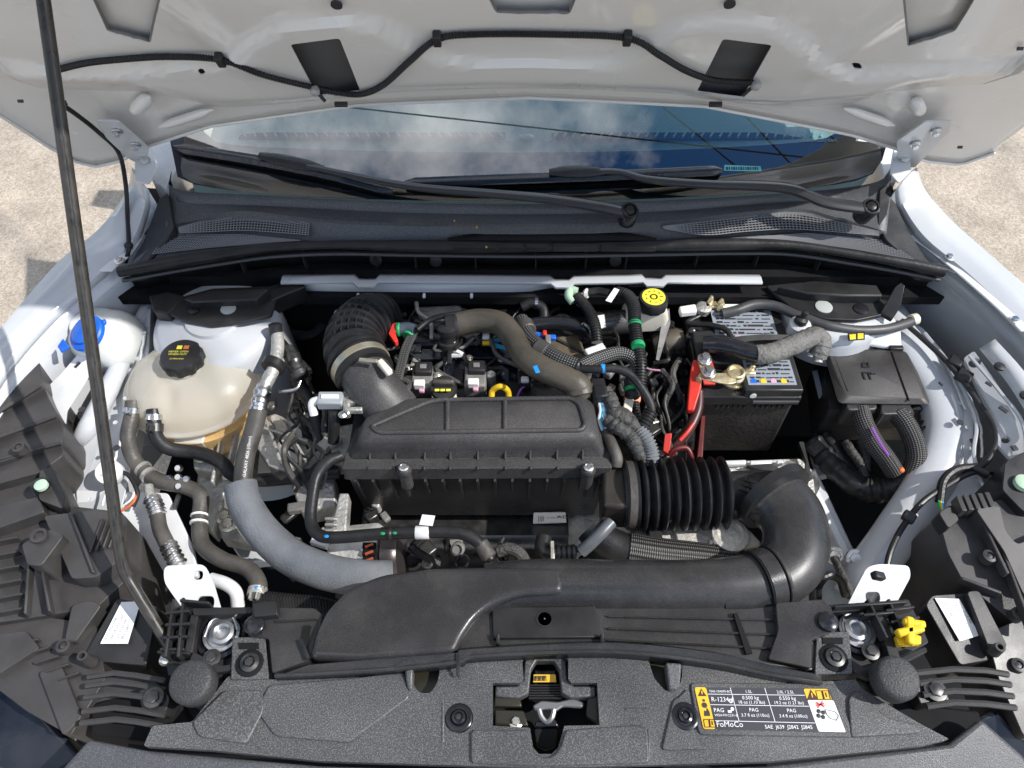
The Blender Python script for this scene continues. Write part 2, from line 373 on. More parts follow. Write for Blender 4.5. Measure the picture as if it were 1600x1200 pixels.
# ================================================================== car body shell
car = thing('car_body', 'pale silver-white car body shell around the open engine bay', 'car body', (0, .5, 0))
# fenders
def fender(outer, inner, zs, sgn):
    o_ = crom(PP([(x, y, z) for (x, y), z in zip(outer, zs)]), 6); i_ = crom(PP([(x, y, z-.006) for (x, y), z in zip(inner, zs)]), 6)
    rows = []
    ex = V((sgn, 0, 0))
    rows.append([p+ex*.07+V((0, 0, -.65)) for p in o_]); rows.append([p+ex*.055+V((0, 0, -.25)) for p in o_]); rows.append([p+ex*.026+V((0, 0, -.07)) for p in o_])
    rows.append([p+ex*.010+V((0, 0, -.018)) for p in o_]); rows.append([p+V((0, 0, 0)) for p in o_])
    for t in (.25, .5, .75): rows.append([a.lerp(b, t)+V((0, 0, .006*math.sin(math.pi*t))) for a, b in zip(o_, i_)])
    rows.append(i_); rows.append([p-ex*.004+V((0, 0, -.012)) for p in i_])
    MB().grid(rows).build('fender', PAINT, car, ang=50, solid=.0015)
    # inner apron below the fender lip
    rows2 = [[p-ex*.003+V((0, 0, -.010)) for p in i_], [p-ex*.008+V((0, 0, -.05)) for p in i_], [p-ex*.02+V((0, 0, -.16)) for p in i_], [p-ex*.03+V((0, 0, -.26)) for p in i_], [p-ex*.035+V((0, 0, -.45)) for p in i_]]
    MB().grid(rows2).build('inner_fender', PAINT if sgn < 0 else mat('shaded_apron_paint', (.26, .275, .29), .3, var=(6, .12), coat=.3), car, ang=60, solid=.0015)  # right apron: shade under the fender is put into the paint colour
    return i_
fl = fender([(207, 262), (197, 300), (155, 358), (91, 410), (0, 515), (-90, 625), (-150, 760)], [(226, 290), (226, 322), (208, 372), (170, 414), (76, 497), (-10, 602), (-60, 730)], [1.05, 1.01, .985, .965, .95, .93, .90], -1)
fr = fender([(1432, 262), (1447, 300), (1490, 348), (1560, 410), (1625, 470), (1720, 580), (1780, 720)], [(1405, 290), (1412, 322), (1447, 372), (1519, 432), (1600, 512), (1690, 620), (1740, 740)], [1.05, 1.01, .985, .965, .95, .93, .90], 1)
# fender mounting flange strips, bright, with bolts
def strip(pts, wd, sgn):
    c = crom(PP(pts), 5); a = [p+V((sgn*wd*.5, 0, .002)) for p in c]; b = [p-V((sgn*wd*.5, 0, -.002)) for p in c]
    f = MB().slab(a+b[::-1], .004).build('fender_flange', PAINTW, car, bevel=.0015)
    return f
strip([(1425, 368, .968), (1460, 392, .962), (1505, 428, .955), (1560, 476, .948), (1604, 518, .944)], .022, 1)
strip([(213, 372, .968), (196, 396, .963), (165, 424, .957)], .026, -1)
for px, py, z in ((1483, 402, .966), (1585, 500, .952), (187, 408, .964)): bolt(car, P(px, py, z), .006, .006)
MB().slab(PP([(1432, 376), (1450, 378), (1500, 421), (1492, 426), (1470, 414)], .950), .003).build('flange_bracket', PAINTW, car, bevel=.001)
# rear pocket bits: black foam blocks beside the hinges
for pts in ([(1398, 300), (1436, 292), (1447, 352), (1425, 372), (1405, 350)], [(204, 296), (250, 300), (262, 330), (238, 372), (203, 372)]):
    MB().loft([PP(pts, .90), [p+V((0, .01, 0)) for p in PP(pts, .97)]]).build('foam_block', BLKD, car, bevel=.004)
# tray and firewall close the bay
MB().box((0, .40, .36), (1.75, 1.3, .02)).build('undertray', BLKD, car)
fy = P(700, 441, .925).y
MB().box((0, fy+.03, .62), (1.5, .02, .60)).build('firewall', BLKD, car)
# bright flange along the cowl with notches, painted panel below
top = [(440, 441), (520, 440), (552, 440), (560, 447), (585, 447), (592, 440), (700, 440), (860, 442), (868, 448), (890, 448), (897, 442), (985, 441), (1004, 440), (1010, 446), (1035, 446), (1042, 440), (1190, 441)]
tp = PP(top, .925)
MB().loft([[p+V((0, -.006, 0)) for p in tp], [p+V((0, -.005, .004)) for p in tp], [p+V((0, .010, .004)) for p in tp], [p+V((0, .02, 0)) for p in tp]], closed=False).build('cowl_flange', PAINT, car, solid=.0012)
a = PP([(440, 444), (560, 445), (700, 446), (800, 446), (900, 446)], .921); dz = [.038, .046, .050, .043, .006]
a = [p+V((0, .004, 0)) for p in a]
MB().grid([a, [p+V((0, .006, -d*.8)) for p, d in zip(a, dz)], [p+V((0, .022, -d)) for p, d in zip(a, dz)]]).build('cowl_lower_panel', PAINT, car, solid=.001)
for px in (560, 663, 737): bolt(car, P(px, 458, .905), .003, .012, PAINTW, V((0, -1, 0)), False, name='stud')
# strut towers
def tower(cx, cy, rx, z, drop=.45):
    c = P(cx, cy, z); r = (P(cx+rx, cy, z)-c).length
    prof = [(r*(1+.27*drop), -drop), (r*1.06, -min(.16, drop*.7)), (r*1.02, -.05), (r*.99, -.02), (r*.93, -.004), (r*.84, 0), (r*.45, .006), (r*.43, .012), (.01, .012)]
    return MB().lathe(prof, c, n=48).build('strut_tower', PAINT, car, ang=60), c, r
tower(336, 500, 100, .895); tower(1300, 474, 80, .890, .07)
# dark slab and bead added as the shade of the right wheelhouse pocket
MB().slab(rnd(PP([(1412, 470), (1436, 440), (1474, 428), (1530, 490), (1552, 560), (1508, 562), (1475, 545), (1440, 515)], .79), .01), .1).build('pocket_shade_slab', SLATE, car, bevel=.01, seg=3)
MB().tube(crom(PP([(1430, 492, .792), (1462, 486, .794), (1502, 500, .794), (1536, 530, .792)]), 8), .006, 10).build('shade_slab_bead', SLATE, car)
# right curved apron rail: loft of round sections, plus its outer flange
def rail(pts, rad_, flat=.75, name='apron_rail'):
    path = crom(PP(pts), 8); rr = []
    for a_, b_ in zip(rad_, rad_[1:]): rr += [a_+(b_-a_)*k/8 for k in range(8)]
    rr.append(rad_[-1]); return MB().tube(path, rr, 20, flat=flat).build(name, PAINT, car, ang=60)
rail([(1375, 470, .83), (1412, 535, .83), (1460, 610, .815), (1478, 680, .795), (1455, 755, .775), (1405, 830, .75), (1358, 890, .73), (1330, 935, .70)], [.036, .040, .042, .043, .043, .040, .035, .032])
MB().slab(rnd(PP([(1408, 500, .845), (1440, 510, .845), (1480, 556, .84), (1522, 652, .83), (1520, 712, .82), (1540, 775, .80), (1512, 782, .79), (1448, 802, .775), (1405, 880, .755), (1370, 900, .75), (1440, 790, .78), (1480, 690, .80), (1462, 600, .83)]), .008), .012).build('rail_flange', PAINT, car, bevel=.003)
for i in range(8):   # seam-sealer gaps along the flange
    px, py = [(1452, 535), (1466, 562), (1476, 588), (1488, 612), (1494, 632), (1502, 656), (1503, 684), (1512, 735)][i]; z = .846-.005*i
    c = P(px, py, z+.0); MB().tube(crom([c+V((-.006, .004, 0)), c+V((-.001, -.001, .001)), c+V((.006, .001, 0))], 4), .0017, 6).build('sealer_gap', INK, car)
for px, py, z, wd, ln, a_ in ((1520, 690, .829, .006, .012, .3), (1500, 745, .815, .010, .010, 0), (1470, 600, .862, .004, .010, .5), (1568, 640, .885, .008, .016, .6), (1585, 700, .872, .010, .010, .2), (1545, 600, .89, .006, .012, .7)):
    MB().box(P(px, py, z), (wd, ln, .003), Matrix.Rotation(a_, 3, 'Z')).build('slot', INK, car, bevel=.001)
for pts in ([(1445, 520, .858), (1490, 580, .852), (1524, 655, .842), (1522, 712, .832), (1540, 772, .815)], [(1515, 556, .888), (1562, 612, .888), (1598, 662, .88), (1606, 730, .87)]):
    MB().tube(crom(PP(pts), 8), .0032, 6).build('folded_edge', PAINT, car)
for px, py, z in ((1560, 575, .915), (1600, 620, .905)): MB().lathe([(.007, 0), (.009, .002), (.009, .006), (.004, .008)], P(px, py, z), n=16).build('trim_clip', BLK, car)
# fender bracket with holes on the right, in front of the pocket
fb = MB().slab(rnd(PP([(1505, 560, .87), (1522, 548, .88), (1565, 610, .88), (1600, 660, .87), (1610, 735, .86), (1590, 730, .85), (1555, 690, .85), (1545, 640, .855)]), .006), .006).build('fender_bracket', PAINT, car)
cut(fb, [MB().lathe([(.009, -.03), (.009, .03)], P(1522, 568, .872)), MB().lathe([(.006, -.03), (.006, .03)], P(1571, 688, .855))])
MB().grid([crom(PP([(1530, 545, .90), (1575, 600, .90), (1615, 665, .89)]), 4), crom(PP([(1555, 530, .92), (1600, 580, .92), (1640, 640, .91)]), 4)]).build('inner_panel', PAINT, car, solid=.002)
# left apron: rails and brackets
MB().slab(rnd(PP([(236, 478, .86), (232, 560, .85), (222, 640, .83), (205, 730, .79), (188, 800, .77), (108, 800, .76), (118, 720, .77), (150, 660, .80), (172, 610, .83), (205, 520, .86)]), .01), .03).build('apron_panel', PAINT, car, bevel=.008, seg=3)
rail([(232, 480, .85), (200, 545, .842), (168, 612, .832), (138, 668, .815), (120, 692, .79)], [.014, .016, .018, .018, .012], 1, 'upper_rail')
lb = MB().slab(rnd(PP([(150, 520, .875), (168, 532, .875), (130, 600, .865), (104, 640, .855), (98, 690, .84), (68, 724, .83), (55, 710, .83), (62, 660, .84), (66, 612, .85), (95, 585, .865)]), .004), .004).build('fender_bracket', PAINTW, car)
cut(lb, [MB().lathe([(.006, -.03), (.006, .03)], P(77, 694, .838), n=16), MB().box(P(121, 571, .865), (.01, .014, .05), Matrix.Rotation(-.5, 3, 'Z'))])
MB().slab(rnd(PP([(118, 765, .775), (262, 770, .775), (300, 850, .76), (310, 900, .74), (262, 905, .74), (225, 840, .75), (120, 795, .76)]), .006), .012).build('lower_apron', PAINTW, car, bevel=.004)
# long members running forward under the engine (right one reads as a pale slanted plate)
MB().slab(PP([(1240, 742, .70), (1275, 730, .70), (1345, 880, .69), (1360, 960, .68), (1290, 960, .68), (1270, 900, .69)]), .10).build('front_member', PAINT, car, bevel=.004)
MB().slab(PP([(1252, 735, .712), (1262, 730, .712), (1340, 885, .70), (1332, 892, .70)]), .02).build('member_lip', PAINTW, car, bevel=.002)
MB().slab(PP([(1264, 690, .62), (1300, 690, .62), (1325, 735, .62), (1280, 745, .62)]), .02).build('side_member', PAINT, car, bevel=.004)
MB().slab(PP([(340, 820, .62), (420, 800, .62), (470, 870, .62), (380, 880, .62)]), .03).build('side_member', PAINT, car, bevel=.004)

sw = MB().lathe([(.0042, 0), (.0042, .0006), (.0030, .0007), (.0022, .0002), (.0005, .0001)], (0, 0, 0), n=14).build('spot_weld', PAINT, car)
sw.location = P(1430, 520, .8465)-wloc(car); WORLD[sw.name] = P(1430, 520, .8465)
for px, py, z in ((1462, 552, .845), (1484, 590, .842), (1500, 630, .837), (1512, 668, .832), (1514, 700, .827), (1526, 750, .812), (1490, 790, .792), (215, 560, .862), (206, 590, .858), (196, 622, .853), (180, 660, .846), (170, 700, .835), (160, 740, .828), (140, 780, .822), (225, 520, .866)):
    rep(sw, car, P(px, py, z), 'spot_weld')
for pts in ([(226, 520, .862), (214, 590, .856), (196, 660, .84), (176, 730, .822), (160, 790, .80)], [(1500, 585, .843), (1530, 660, .835), (1534, 715, .825)], [(1436, 520, .85), (1480, 575, .845), (1508, 640, .836)]):
    MB().tube([p+V((random.uniform(-.0015, .0015), 0, 0)) for p in crom(PP(pts), 8)], .0022, 6).build('seam_bead', PAINTW, car)
for px, py, z in ((182, 700, .838), (128, 640, .856), (205, 470, .87), (1500, 660, .84)): MB().lathe([(.006, 0), (.006, .0012), (.001, .0012)], P(px, py, z), n=16).build('drain_hole', INK, car)
# ---------------------------------------------------------------- windscreen, frit, dashboard
base = PP([(282, 262), (300, 285), (420, 303), (640, 313), (830, 315), (1040, 309), (1240, 296), (1350, 276), (1378, 250)], 1.03)
base = resample(crom(base, 6), 49); WA = rad(25); wn = V((0, -math.sin(WA), math.cos(WA))); WS = V((0, math.cos(WA), math.sin(WA)))
MID = len(base)//2
for i_, p_ in enumerate(list(base)):
    d_ = p_-CAMP; base[i_] = CAMP+d_*((base[MID]-CAMP).dot(wn)/d_.dot(wn))
def wsrow(t): return [p+WS*t+V((0, 0, -.02*(1-(1-abs(i-MID)/MID)**2)*0)) for i, p in enumerate(base)]
ws = thing('windscreen', 'wide windscreen glass reflecting blue sky and clouds below the bonnet', 'windscreen', base[MID])
MB().grid([wsrow(t) for t in (0, .1, .2, .3, .45, .7)]).build('glass', GLASS, ws, ang=60, recalc=False)
# black ceramic border with rounded inner corners, just under the glass
wn = V((0, -math.sin(WA), math.cos(WA)))
def wsp(px, py, lift=.0):   # pixel -> point on the glass plane
    d = ray(px, py); c = base[MID]+wn*lift; return CAMP+d*((c-CAMP).dot(wn)/d.dot(wn))
inner = resample(crom([wsp(x, y, -.003) for x, y in ((312, 120), (312, 180), (318, 204), (336, 221), (400, 229), (600, 236), (830, 238), (1050, 234), (1240, 223), (1298, 213), (1318, 196), (1322, 170), (1322, 120))], 6), 49)
outer_ = resample(crom([wsp(x, y, -.003) for x, y in ((258, 120), (262, 190), (272, 250), (290, 284), (420, 303), (600, 312), (830, 315), (1050, 309), (1240, 296), (1352, 278), (1382, 240), (1390, 180), (1392, 120))], 6), 49)
MB().grid([outer_, inner]).build('ceramic_border', mat('ceramic_frit', (.016, .019, .030), .35), ws)
q = PP([(1340, 203), (1357, 204), (1356, 222), (1339, 220)], 1.06)
o_ = base[-4]+WS*.14
for k, (a_, b_) in enumerate((((1010, 160), (1165, 285)), ((1125, 160), (1245, 285)), ((1245, 180), (1335, 275)), ((560, 175), (900, 212)))):
    ends = []
    for px_, py_ in (a_, b_):
        gp = wsp(px_, py_); d_ = ray(px_, py_).normalized(); r_ = d_-wn*2*d_.dot(wn); ends.append(gp+r_*((7.5-gp.z)/r_.z))
    e0, e1 = ends; dd = (e1-e0); pts_ = [e0-dd*4+dd*9*t/30+V((0, 0, -.9*(1-(t/15-1)**2)*.3)) for t in range(31)]
    MB().tube(pts_, .009, 6).build('overhead_cable', RUB, label=['leftmost of three overhead cables mirrored as steep dark lines in the glass', 'middle of three overhead cables mirrored as steep dark lines in the glass', 'rightmost of three overhead cables mirrored as steep dark lines in the glass', 'faint overhead cable mirrored almost level at the glass centre'][k], cat='cable', group='overhead cables')
st = quad_label('paper_sticker', [wsp(1339, 203), wsp(1357, 206), wsp(1355, 222), wsp(1337, 220)], WLAB, ws)
text('PN', .014, INK, wsp(1353, 221), wsp(1356, 204)-wsp(1353, 221), wsp(1340, 220)-wsp(1353, 221), ws, 'sticker_text')
text('SoundScreen', .0125, mat('etched_print', (.16, .25, .25), .6), wsp(1254, 222, .001), V((1, 0, 0)), WS, ws, 'etched_text')
bc_ = quad_label('barcode_plate', [wsp(1132, 258), wsp(1188, 260), wsp(1190, 268), wsp(1131, 267)], mat('teal_label', (.12, .45, .48), .5), ws)
for i in range(14): MB().box(wsp(1136+i*3.7, 263, .001), (.002 if i % 3 else .0035, .006, .0006), Matrix.Rotation(WA, 3, 'X')).build('bar', INK, ws)
dash = thing('dashboard', 'teal tinted dashboard top with defroster slots seen through the windscreen', 'dashboard', (0, 1.25, .95))
def dsh(px, py, z=1.0): return P(px, py, z)
d0 = [p+V((0, .02, -.05)) for p in base]
MB().grid([d0, [p+V((0, .12, 0)) for p in d0], [p+V((0, .3, .03)) for p in d0], [p+V((0, .62, .06)) for p in d0], [p+V((0, .85, .02)) for p in d0], [p+V((0, .9, -.2)) for p in d0]]).build('dash_top', DASH, dash, ang=60)
for (xa, xb, mrk) in ((375, 790, 26), (862, 1290, 30)):
    pa, pb = wsp(xa, 212), wsp(xb, 211)
    # project down to the dash surface
    A = P(xa, 213, 1.005); B = P(xb, 213, 1.005)
    MB().box((A+B)/2, ((B-A).length, .022, .004)).build('defroster_slot', BLKD, dash)
    for k in range(mrk):
        t = (k+.5)/mrk; c = A.lerp(B, t)+V((0, 0, .004))
        MB().box(c, (.0035, .024, .006), Matrix.Rotation(.5 if xa < 800 else -.5, 3, 'Z')).build('slot_vane', DASH, dash)
MB().ball(P(822, 215, 1.005), (.018, .012, .006)).build('light_sensor', mat('sensor_lens', (.42, .55, .52), .3), dash)
MB().box((0, 2.0, .75), (1.6, .1, .6)).build('seat_row', BLKD, dash)

# ================================================================== bonnet
bon = thing('bonnet', 'raised white bonnet showing its pressed inner panel', 'bonnet', (0, .97, 1.12))
edge_px = [(-330, -60), (-100, 60), (0, 105), (60, 152), (105, 190), (150, 214), (205, 226), (240, 213), (330, 189), (450, 168), (560, 157), (700, 149), (825, 147), (950, 150), (1100, 160), (1250, 184), (1330, 204), (1390, 217), (1440, 210), (1490, 185), (1560, 130), (1600, 105), (1700, 55), (1930, -60)]
E_ = [UVB(*p) for p in edge_px]
curA = [UVB(*p) for p in [(-330, 60), (90, 108), (260, 100), (345, 92), (390, 60), (440, 33), (530, 27), (590, 33), (640, 60), (690, 86), (740, 93), (960, 93), (1010, 62), (1060, 35), (1130, 26), (1210, 33), (1250, 58), (1290, 95), (1330, 115), (1400, 108), (1600, 95), (1900, 60)]]
curB = [UVB(*p) for p in [(-300, 100), (85, 116), (200, 118), (270, 135), (337, 148), (439, 146), (520, 137), (614, 125), (766, 120), (901, 121), (1070, 128), (1127, 143), (1229, 148), (1364, 138), (1431, 118), (1500, 110), (1900, 90)]]
def itp(c, u): return float(np.interp(u, [k[0] for k in c], [k[1] for k in c]))
def sst(x): x = max(0, min(1, x)); return x*x*(3-2*x)
LV = 1.0
# openings in the inner panel, plane coordinates
HOLES = [[(454, 59), (531, 49), (564, 134), (497, 142)], [(1129, 50), (1206, 60), (1160, 143), (1088, 134)],
         [(118, -60), (168, 50), (235, 68), (262, -60)], [(735, -60), (775, 22), (890, 23), (925, -60)], [(1405, -60), (1418, 74), (1492, 50), (1560, -60)],
         [(1330, 98), (1343, 98), (1348, 108), (1335, 108)], [(309, 100), (316, 98), (323, 103), (315, 108)]]
def relief(u, v):
    h = .011*sst(.5-(v-itp(curA, u))/.011)
    b = itp(curB, u)-v
    if b > 0: h -= .38*b
    h += .004*math.sin(u*5)*0
    # long soft swages beside the big upper openings
    for s in (-1, 1):
        d = abs((u-s*.46)-s*.5*(v-.12)); h += .007*sst(1-d/.04)*sst((v-.05)/.05)
    h += .006*sst(1-abs(v-.30)/.05)
    ee = itp(E_, u)
    h += -.010*sst(1-(v-ee)/.014)*(1 if abs(u) > .60 else .3)
    return h
NS, NT = 150, 90
us = np.linspace(E_[0][0], E_[-1][0], NS)
front, back = [], []
for t in range(NT+1):
    tt = t/NT; r1, r2 = [], []
    for u in us:
        e = itp(E_, u); v = e+(LV-e)*tt**1.15; h = relief(u, v); r1.append(BP(u, v, h)); r2.append(BP(u, v, h-.002))
    front.append(r1); back.append(r2)
ip = MB(); n_ = NS; m_ = NT+1
ip.v = [p for r in front for p in r]+[p for r in back for p in r]; off = n_*m_
for i in range(m_-1):
    for j in range(n_-1):
        a = i*n_+j; ip.f.append([a, a+1, a+n_+1, a+n_]); ip.f.append([off+a, off+a+n_, off+a+n_+1, off+a+1])
ring = list(range(n_))+[i*n_+n_-1 for i in range(1, m_)]+[(m_-1)*n_+j for j in range(n_-2, -1, -1)]+[i*n_ for i in range(m_-2, 0, -1)]
for a, b in zip(ring, ring[1:]+ring[:1]): ip.f.append([a, off+a, off+b, b])
inner_panel = ip.build('inner_panel', BONP, bon, ang=60)
cuts = []
for h in HOLES:
    q = rnd([PB(*p) for p in h], .006, 3); cuts.append(MB().loft([[p-BN*.06 for p in q], [p+BN*.08 for p in q]]))
cut(inner_panel, cuts)
for h in HOLES[2:5]:   # hemmed, sealed edge round the big openings
    q = [PB(*p) for p in h]; uvq = [((p-BC).x, (p-BC).dot(BV)) for p in q]
    pth = []
    for a, b in zip(uvq[:-1], uvq[1:]):
        for k in range(10):
            u, v = a[0]+(b[0]-a[0])*k/10, a[1]+(b[1]-a[1])*k/10; pth.append(BP(u, v, relief(u, v)-.004+random.uniform(-.0012, .0012)))
    MB().tube(pth, .0028, 8).build('sealer_bead', mat('sealer', (.16, .155, .15), .6), bon)
HOLE_SHADE = mat('opening_shade_grey', (.10, .10, .10), .5, var=(10, .1))
for h in HOLES[:2]:   # dark sheet added as the shade inside the two nozzle openings
    cx_, cy_ = sum(p[0] for p in h)/4, sum(p[1] for p in h)/4
    q = [PB(cx_+(x-cx_)*1.25, cy_+(y-cy_)*1.3, -.010) for x, y in h]; MB().slab(q, .002, -BN).build('shade_sheet', HOLE_SHADE, bon)
# outer skin with the rounded rear corners
ol = [(-420, -150), (-200, 40), (0, 168), (60, 208), (110, 240), (150, 251), (188, 243), (225, 222), (330, 189), (560, 157), (825, 146), (1100, 159), (1330, 203), (1400, 224), (1445, 243), (1500, 248), (1555, 228), (1604, 194), (1800, 60), (2050, -150)]
O_ = [((PB(x, y, -.02)-BC).x, (PB(x, y, -.02)-BC).dot(BV)) for x, y in ol]
us2 = np.linspace(O_[0][0], O_[-1][0], 121); rows = []
for t in range(31):
    tt = t/30; r = []
    for u in us2:
        e = itp(O_, u); v = e+(LV+.03-e)*tt**1.2; r.append(BP(u, v, -.020+.004*(u/.75)**2+.006*sst(1-(v-e)/.03)))
    rows.append(r)
MB().grid(rows).build('outer_skin', BONP, bon, ang=60, solid=.0012)
MB().tube([p+BN*.002 for p in rows[0]], .003, 8).build('hem_edge', BONP, bon)
# embossed ribs
for a, b, r in (((207, 178), (233, 152), .012), ((248, 200), (333, 173), .008), ((1318, 171), (1398, 198), .008), ((1428, 158), (1440, 178), .012)):
    A, B = PB(*a, .0), PB(*b, .0); MB().tube([A.lerp(B, k/6)-BN*.002 for k in range(7)], [r*.2, r*.85, r, r, r, r*.85, r*.2], 14).build('stiffening_rib', BONP, bon, ang=70)
for px, py in ((526, 6), (1140, 5)):
    MB().lathe([(.008, 0), (.008, .003), (.001, .003)], PB(px, py, .004), BN, 20).build('drain_hole', INK, bon)
for px, py in ((32, 158), (1500, 230), (1594, 76)): MB().box(PB(px, py, .005), (.008, .005, .004), Matrix.Rotation(BA, 3, 'X')).build('slot', INK, bon)
# buffers on the rear edge
for px in (533, 1118): MB().box(PB(px, 163, .004), (.022, .006, .008), Matrix.Rotation(-BA, 3, 'X')).build('rear_buffer', INK, bon, bevel=.001)
# hinges
def hinge(s, plate, foot, bolts, lab):
    q = [PB(x, y, .012) for x, y in plate]; h = MB().slab(rnd(q, .006), .004, -BN).build('hinge', PAINT, bon, bevel=.001); h['label'] = lab
    f = [P(x, y, 1.06) for x, y in foot]; MB().slab(rnd(f, .008), .005, V((0, .5, -.8))).build('foot', PAINTW, h, bevel=.001)
    for x, y in bolts: bolt(h, PB(x, y, .013), .006, .010, STEEL, BN, name='hinge_bolt')
    c = P((foot[0][0]+foot[2][0])/2, (foot[0][1]+foot[2][1])/2, 1.062); MB().lathe([(.009, 0), (.009, .008), (.005, .010)], c, V((0, -.6, .8)), 18).build('pivot', ALU, h)
hinge(-1, [(150, 188), (185, 190), (233, 232), (228, 262), (200, 248), (165, 215)], [(212, 240), (236, 228), (245, 262), (232, 288), (212, 284), (210, 262)], [(183, 205), (212, 226)], 'silver hinge plate beside the prop rod at the bonnet corner')
hinge(1, [(1400, 222), (1445, 190), (1488, 190), (1484, 205), (1430, 262), (1405, 262)], [(1398, 228), (1422, 240), (1424, 268), (1404, 286), (1392, 272), (1394, 250)], [(1462, 204), (1430, 224)], 'silver hinge plate at the bonnet corner opposite the prop rod')
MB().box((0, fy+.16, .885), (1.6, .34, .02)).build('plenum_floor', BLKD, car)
for pts in ([(222, 222), (262, 206), (274, 272), (254, 304), (232, 292)], [(1372, 206), (1412, 222), (1408, 290), (1390, 300), (1380, 262)]): MB().slab(rnd([p+V((0, .02, 0)) for p in PP(pts, 1.025)], .008), .2).build('pillar_base', PAINTW, car, bevel=.006)
# ---- washer hose, clips, nozzles (fixed to the bonnet)
def on_b(px, py, lift):
    p = PB(px, py); u, v = (p-BC).x, (p-BC).dot(BV); return BP(u, v, relief(u, v)+lift)
wh = [(86, 103), (130, 92), (180, 86), (260, 81), (345, 82), (410, 97), (480, 117), (530, 128), (566, 130), (600, 115), (640, 78), (683, 54), (740, 46), (860, 46), (980, 52), (1030, 68), (1070, 92), (1110, 107), (1150, 111), (1178, 112)]
hw = thing('washer_hose', 'thin black corrugated washer hose looping along the raised bonnet underside', 'hose', on_b(830, 46, .004))
hose('tube', [on_b(x, y, .008) for x, y in wh], .0046, RUB, hw, 10, 8, corr=(.004, .0006))
for px, py in ((345, 82), (683, 53), (980, 52)):
    c = on_b(px, py, .008); MB().box(c, (.012, .022, .014), Matrix.Rotation(-BA, 3, 'X')).build('clip', BLK, hw, bevel=.002)
for px, py in ((493, 121), (1180, 112)):
    c = on_b(px, py, .010); MB().lathe([(.006, -.004), (.008, 0), (.008, .006), (.004, .010)], c, BN, 16).build('nozzle', mat('nozzle_grey', (.35, .34, .32), .45), hw)
    MB().tube([c, c+V((.012 if px < 800 else -.016, 0, -.02))], .003, 8).build('spigot', BLK, hw)
hd = thing('washer_feed_hose', 'thin black hose drooping from bonnet corner past the hinge to the fender', 'hose', P(200, 390, .97))
hose('tube', [PB(88, 158, .01), PB(118, 178, .012), PB(152, 205, .012), P(185, 238, 1.08), P(196, 285, 1.04), P(199, 335, 1.0), P(201, 386, .975), P(196, 410, .95)], .0042, RUB, hd, 10)
MB().box(P(201, 384, .975), (.014, .010, .010)).build('clip', BLK, hd, bevel=.002)
MB().box(PB(97, 162, .012), (.014, .010, .010)).build('clip', BLK, hd, bevel=.002)

# prop rod
pr = thing('prop_rod', 'long dark steel prop rod holding the bonnet up', 'prop rod', P(265, 1010, .85))
T_ = PB(58, -70, .01); rp_ = [P(266, 1012, .85), P(236, 962, .875), P(203, 908, .905), P(194, 890, .92), P(186, 850, .948)]
rp_ += [rp_[-1].lerp(T_, k/8) for k in range(1, 9)]
pth = crom(rp_, 5); MB().tube(pth, .0084, 12).build('rod', RODM, pr, ang=60)
MB().tube([p+V((.0052, -.0046, .0042)) for p in pth], .0014, 6).build('highlight_line', DSTEEL, pr)  # thin lighter tube added as the rod's highlight
MB().lathe([(.006, -.01), (.008, 0), (.008, .012), (.004, .016)], P(258, 1030, .84), V((.3, -.3, .6)), 14).build('pivot_bush', ZINC, pr)
MB().ball(P(261, 1008, .862), .0028, 6).build('rivet', mat('copper', (.75, .30, .15), .3, metal=1), pr)

# ================================================================== cowl
cw = thing('cowl_panel', 'grey-black plastic cowl panel across the windscreen base', 'cowl panel', P(830, 380, .93))
NC = 80
def row(pts, z=None): return resample(crom(PP(pts, z), 6), NC)
r0 = row([(268, 268, 1.035), (276, 296, 1.03), (420, 306, 1.028), (640, 317, 1.026), (830, 319, 1.026), (1040, 313, 1.026), (1240, 301, 1.028), (1365, 286, 1.03), (1392, 262, 1.035)])
r0b = row([(264, 312, 1.018), (300, 318, 1.012), (420, 322, 1.008), (640, 333, 1.006), (830, 335, 1.006), (1040, 330, 1.006), (1240, 315, 1.01), (1350, 318, 1.012), (1392, 305, 1.018)])
r1 = row([(260, 352, 1.000), (320, 341, 1.006), (380, 330, 1.010), (500, 343, 1.008), (640, 349, 1.006), (830, 350, 1.006), (1030, 346, 1.006), (1230, 326, 1.010), (1300, 338, 1.006), (1385, 362, 1.000)])
r1b = row([(260, 355, .996), (320, 345, 1.000), (380, 335, 1.004), (500, 347, 1.002), (640, 353, 1.0), (830, 354, 1.0), (1030, 350, 1.0), (1230, 331, 1.004), (1300, 343, 1.000), (1385, 366, .996)])
r2 = row([(250, 374, .982), (320, 368, .980), (380, 367, .978), (500, 376, .976), (640, 379, .974), (830, 379, .972), (1030, 373, .976), (1160, 368, .978), (1250, 363, .980), (1385, 374, .982)])
r3 = row([(188, 425, .960), (260, 412, .966), (340, 399, .972), (420, 388, .974), (520, 383, .974), (640, 385, .972), (830, 387, .970), (1030, 384, .972), (1150, 382, .974), (1240, 384, .974), (1340, 399, .972), (1420, 413, .966), (1472, 424, .960)])
r3b = [p+V((0, -.004, -.012)) for p in r3]
r4 = [p+V((0, .016, -.030)) for p in r3]
r5 = [p+V((0, .018, -.062)) for p in r3]
MB().grid([r0, r0b, r1, r1b, r2, r3]).build('panel', COWLM, cw, ang=28, solid=.002)
MB().grid([r3b, r4, r5]).build('front_wall', BLKD, cw, ang=30, solid=.002)
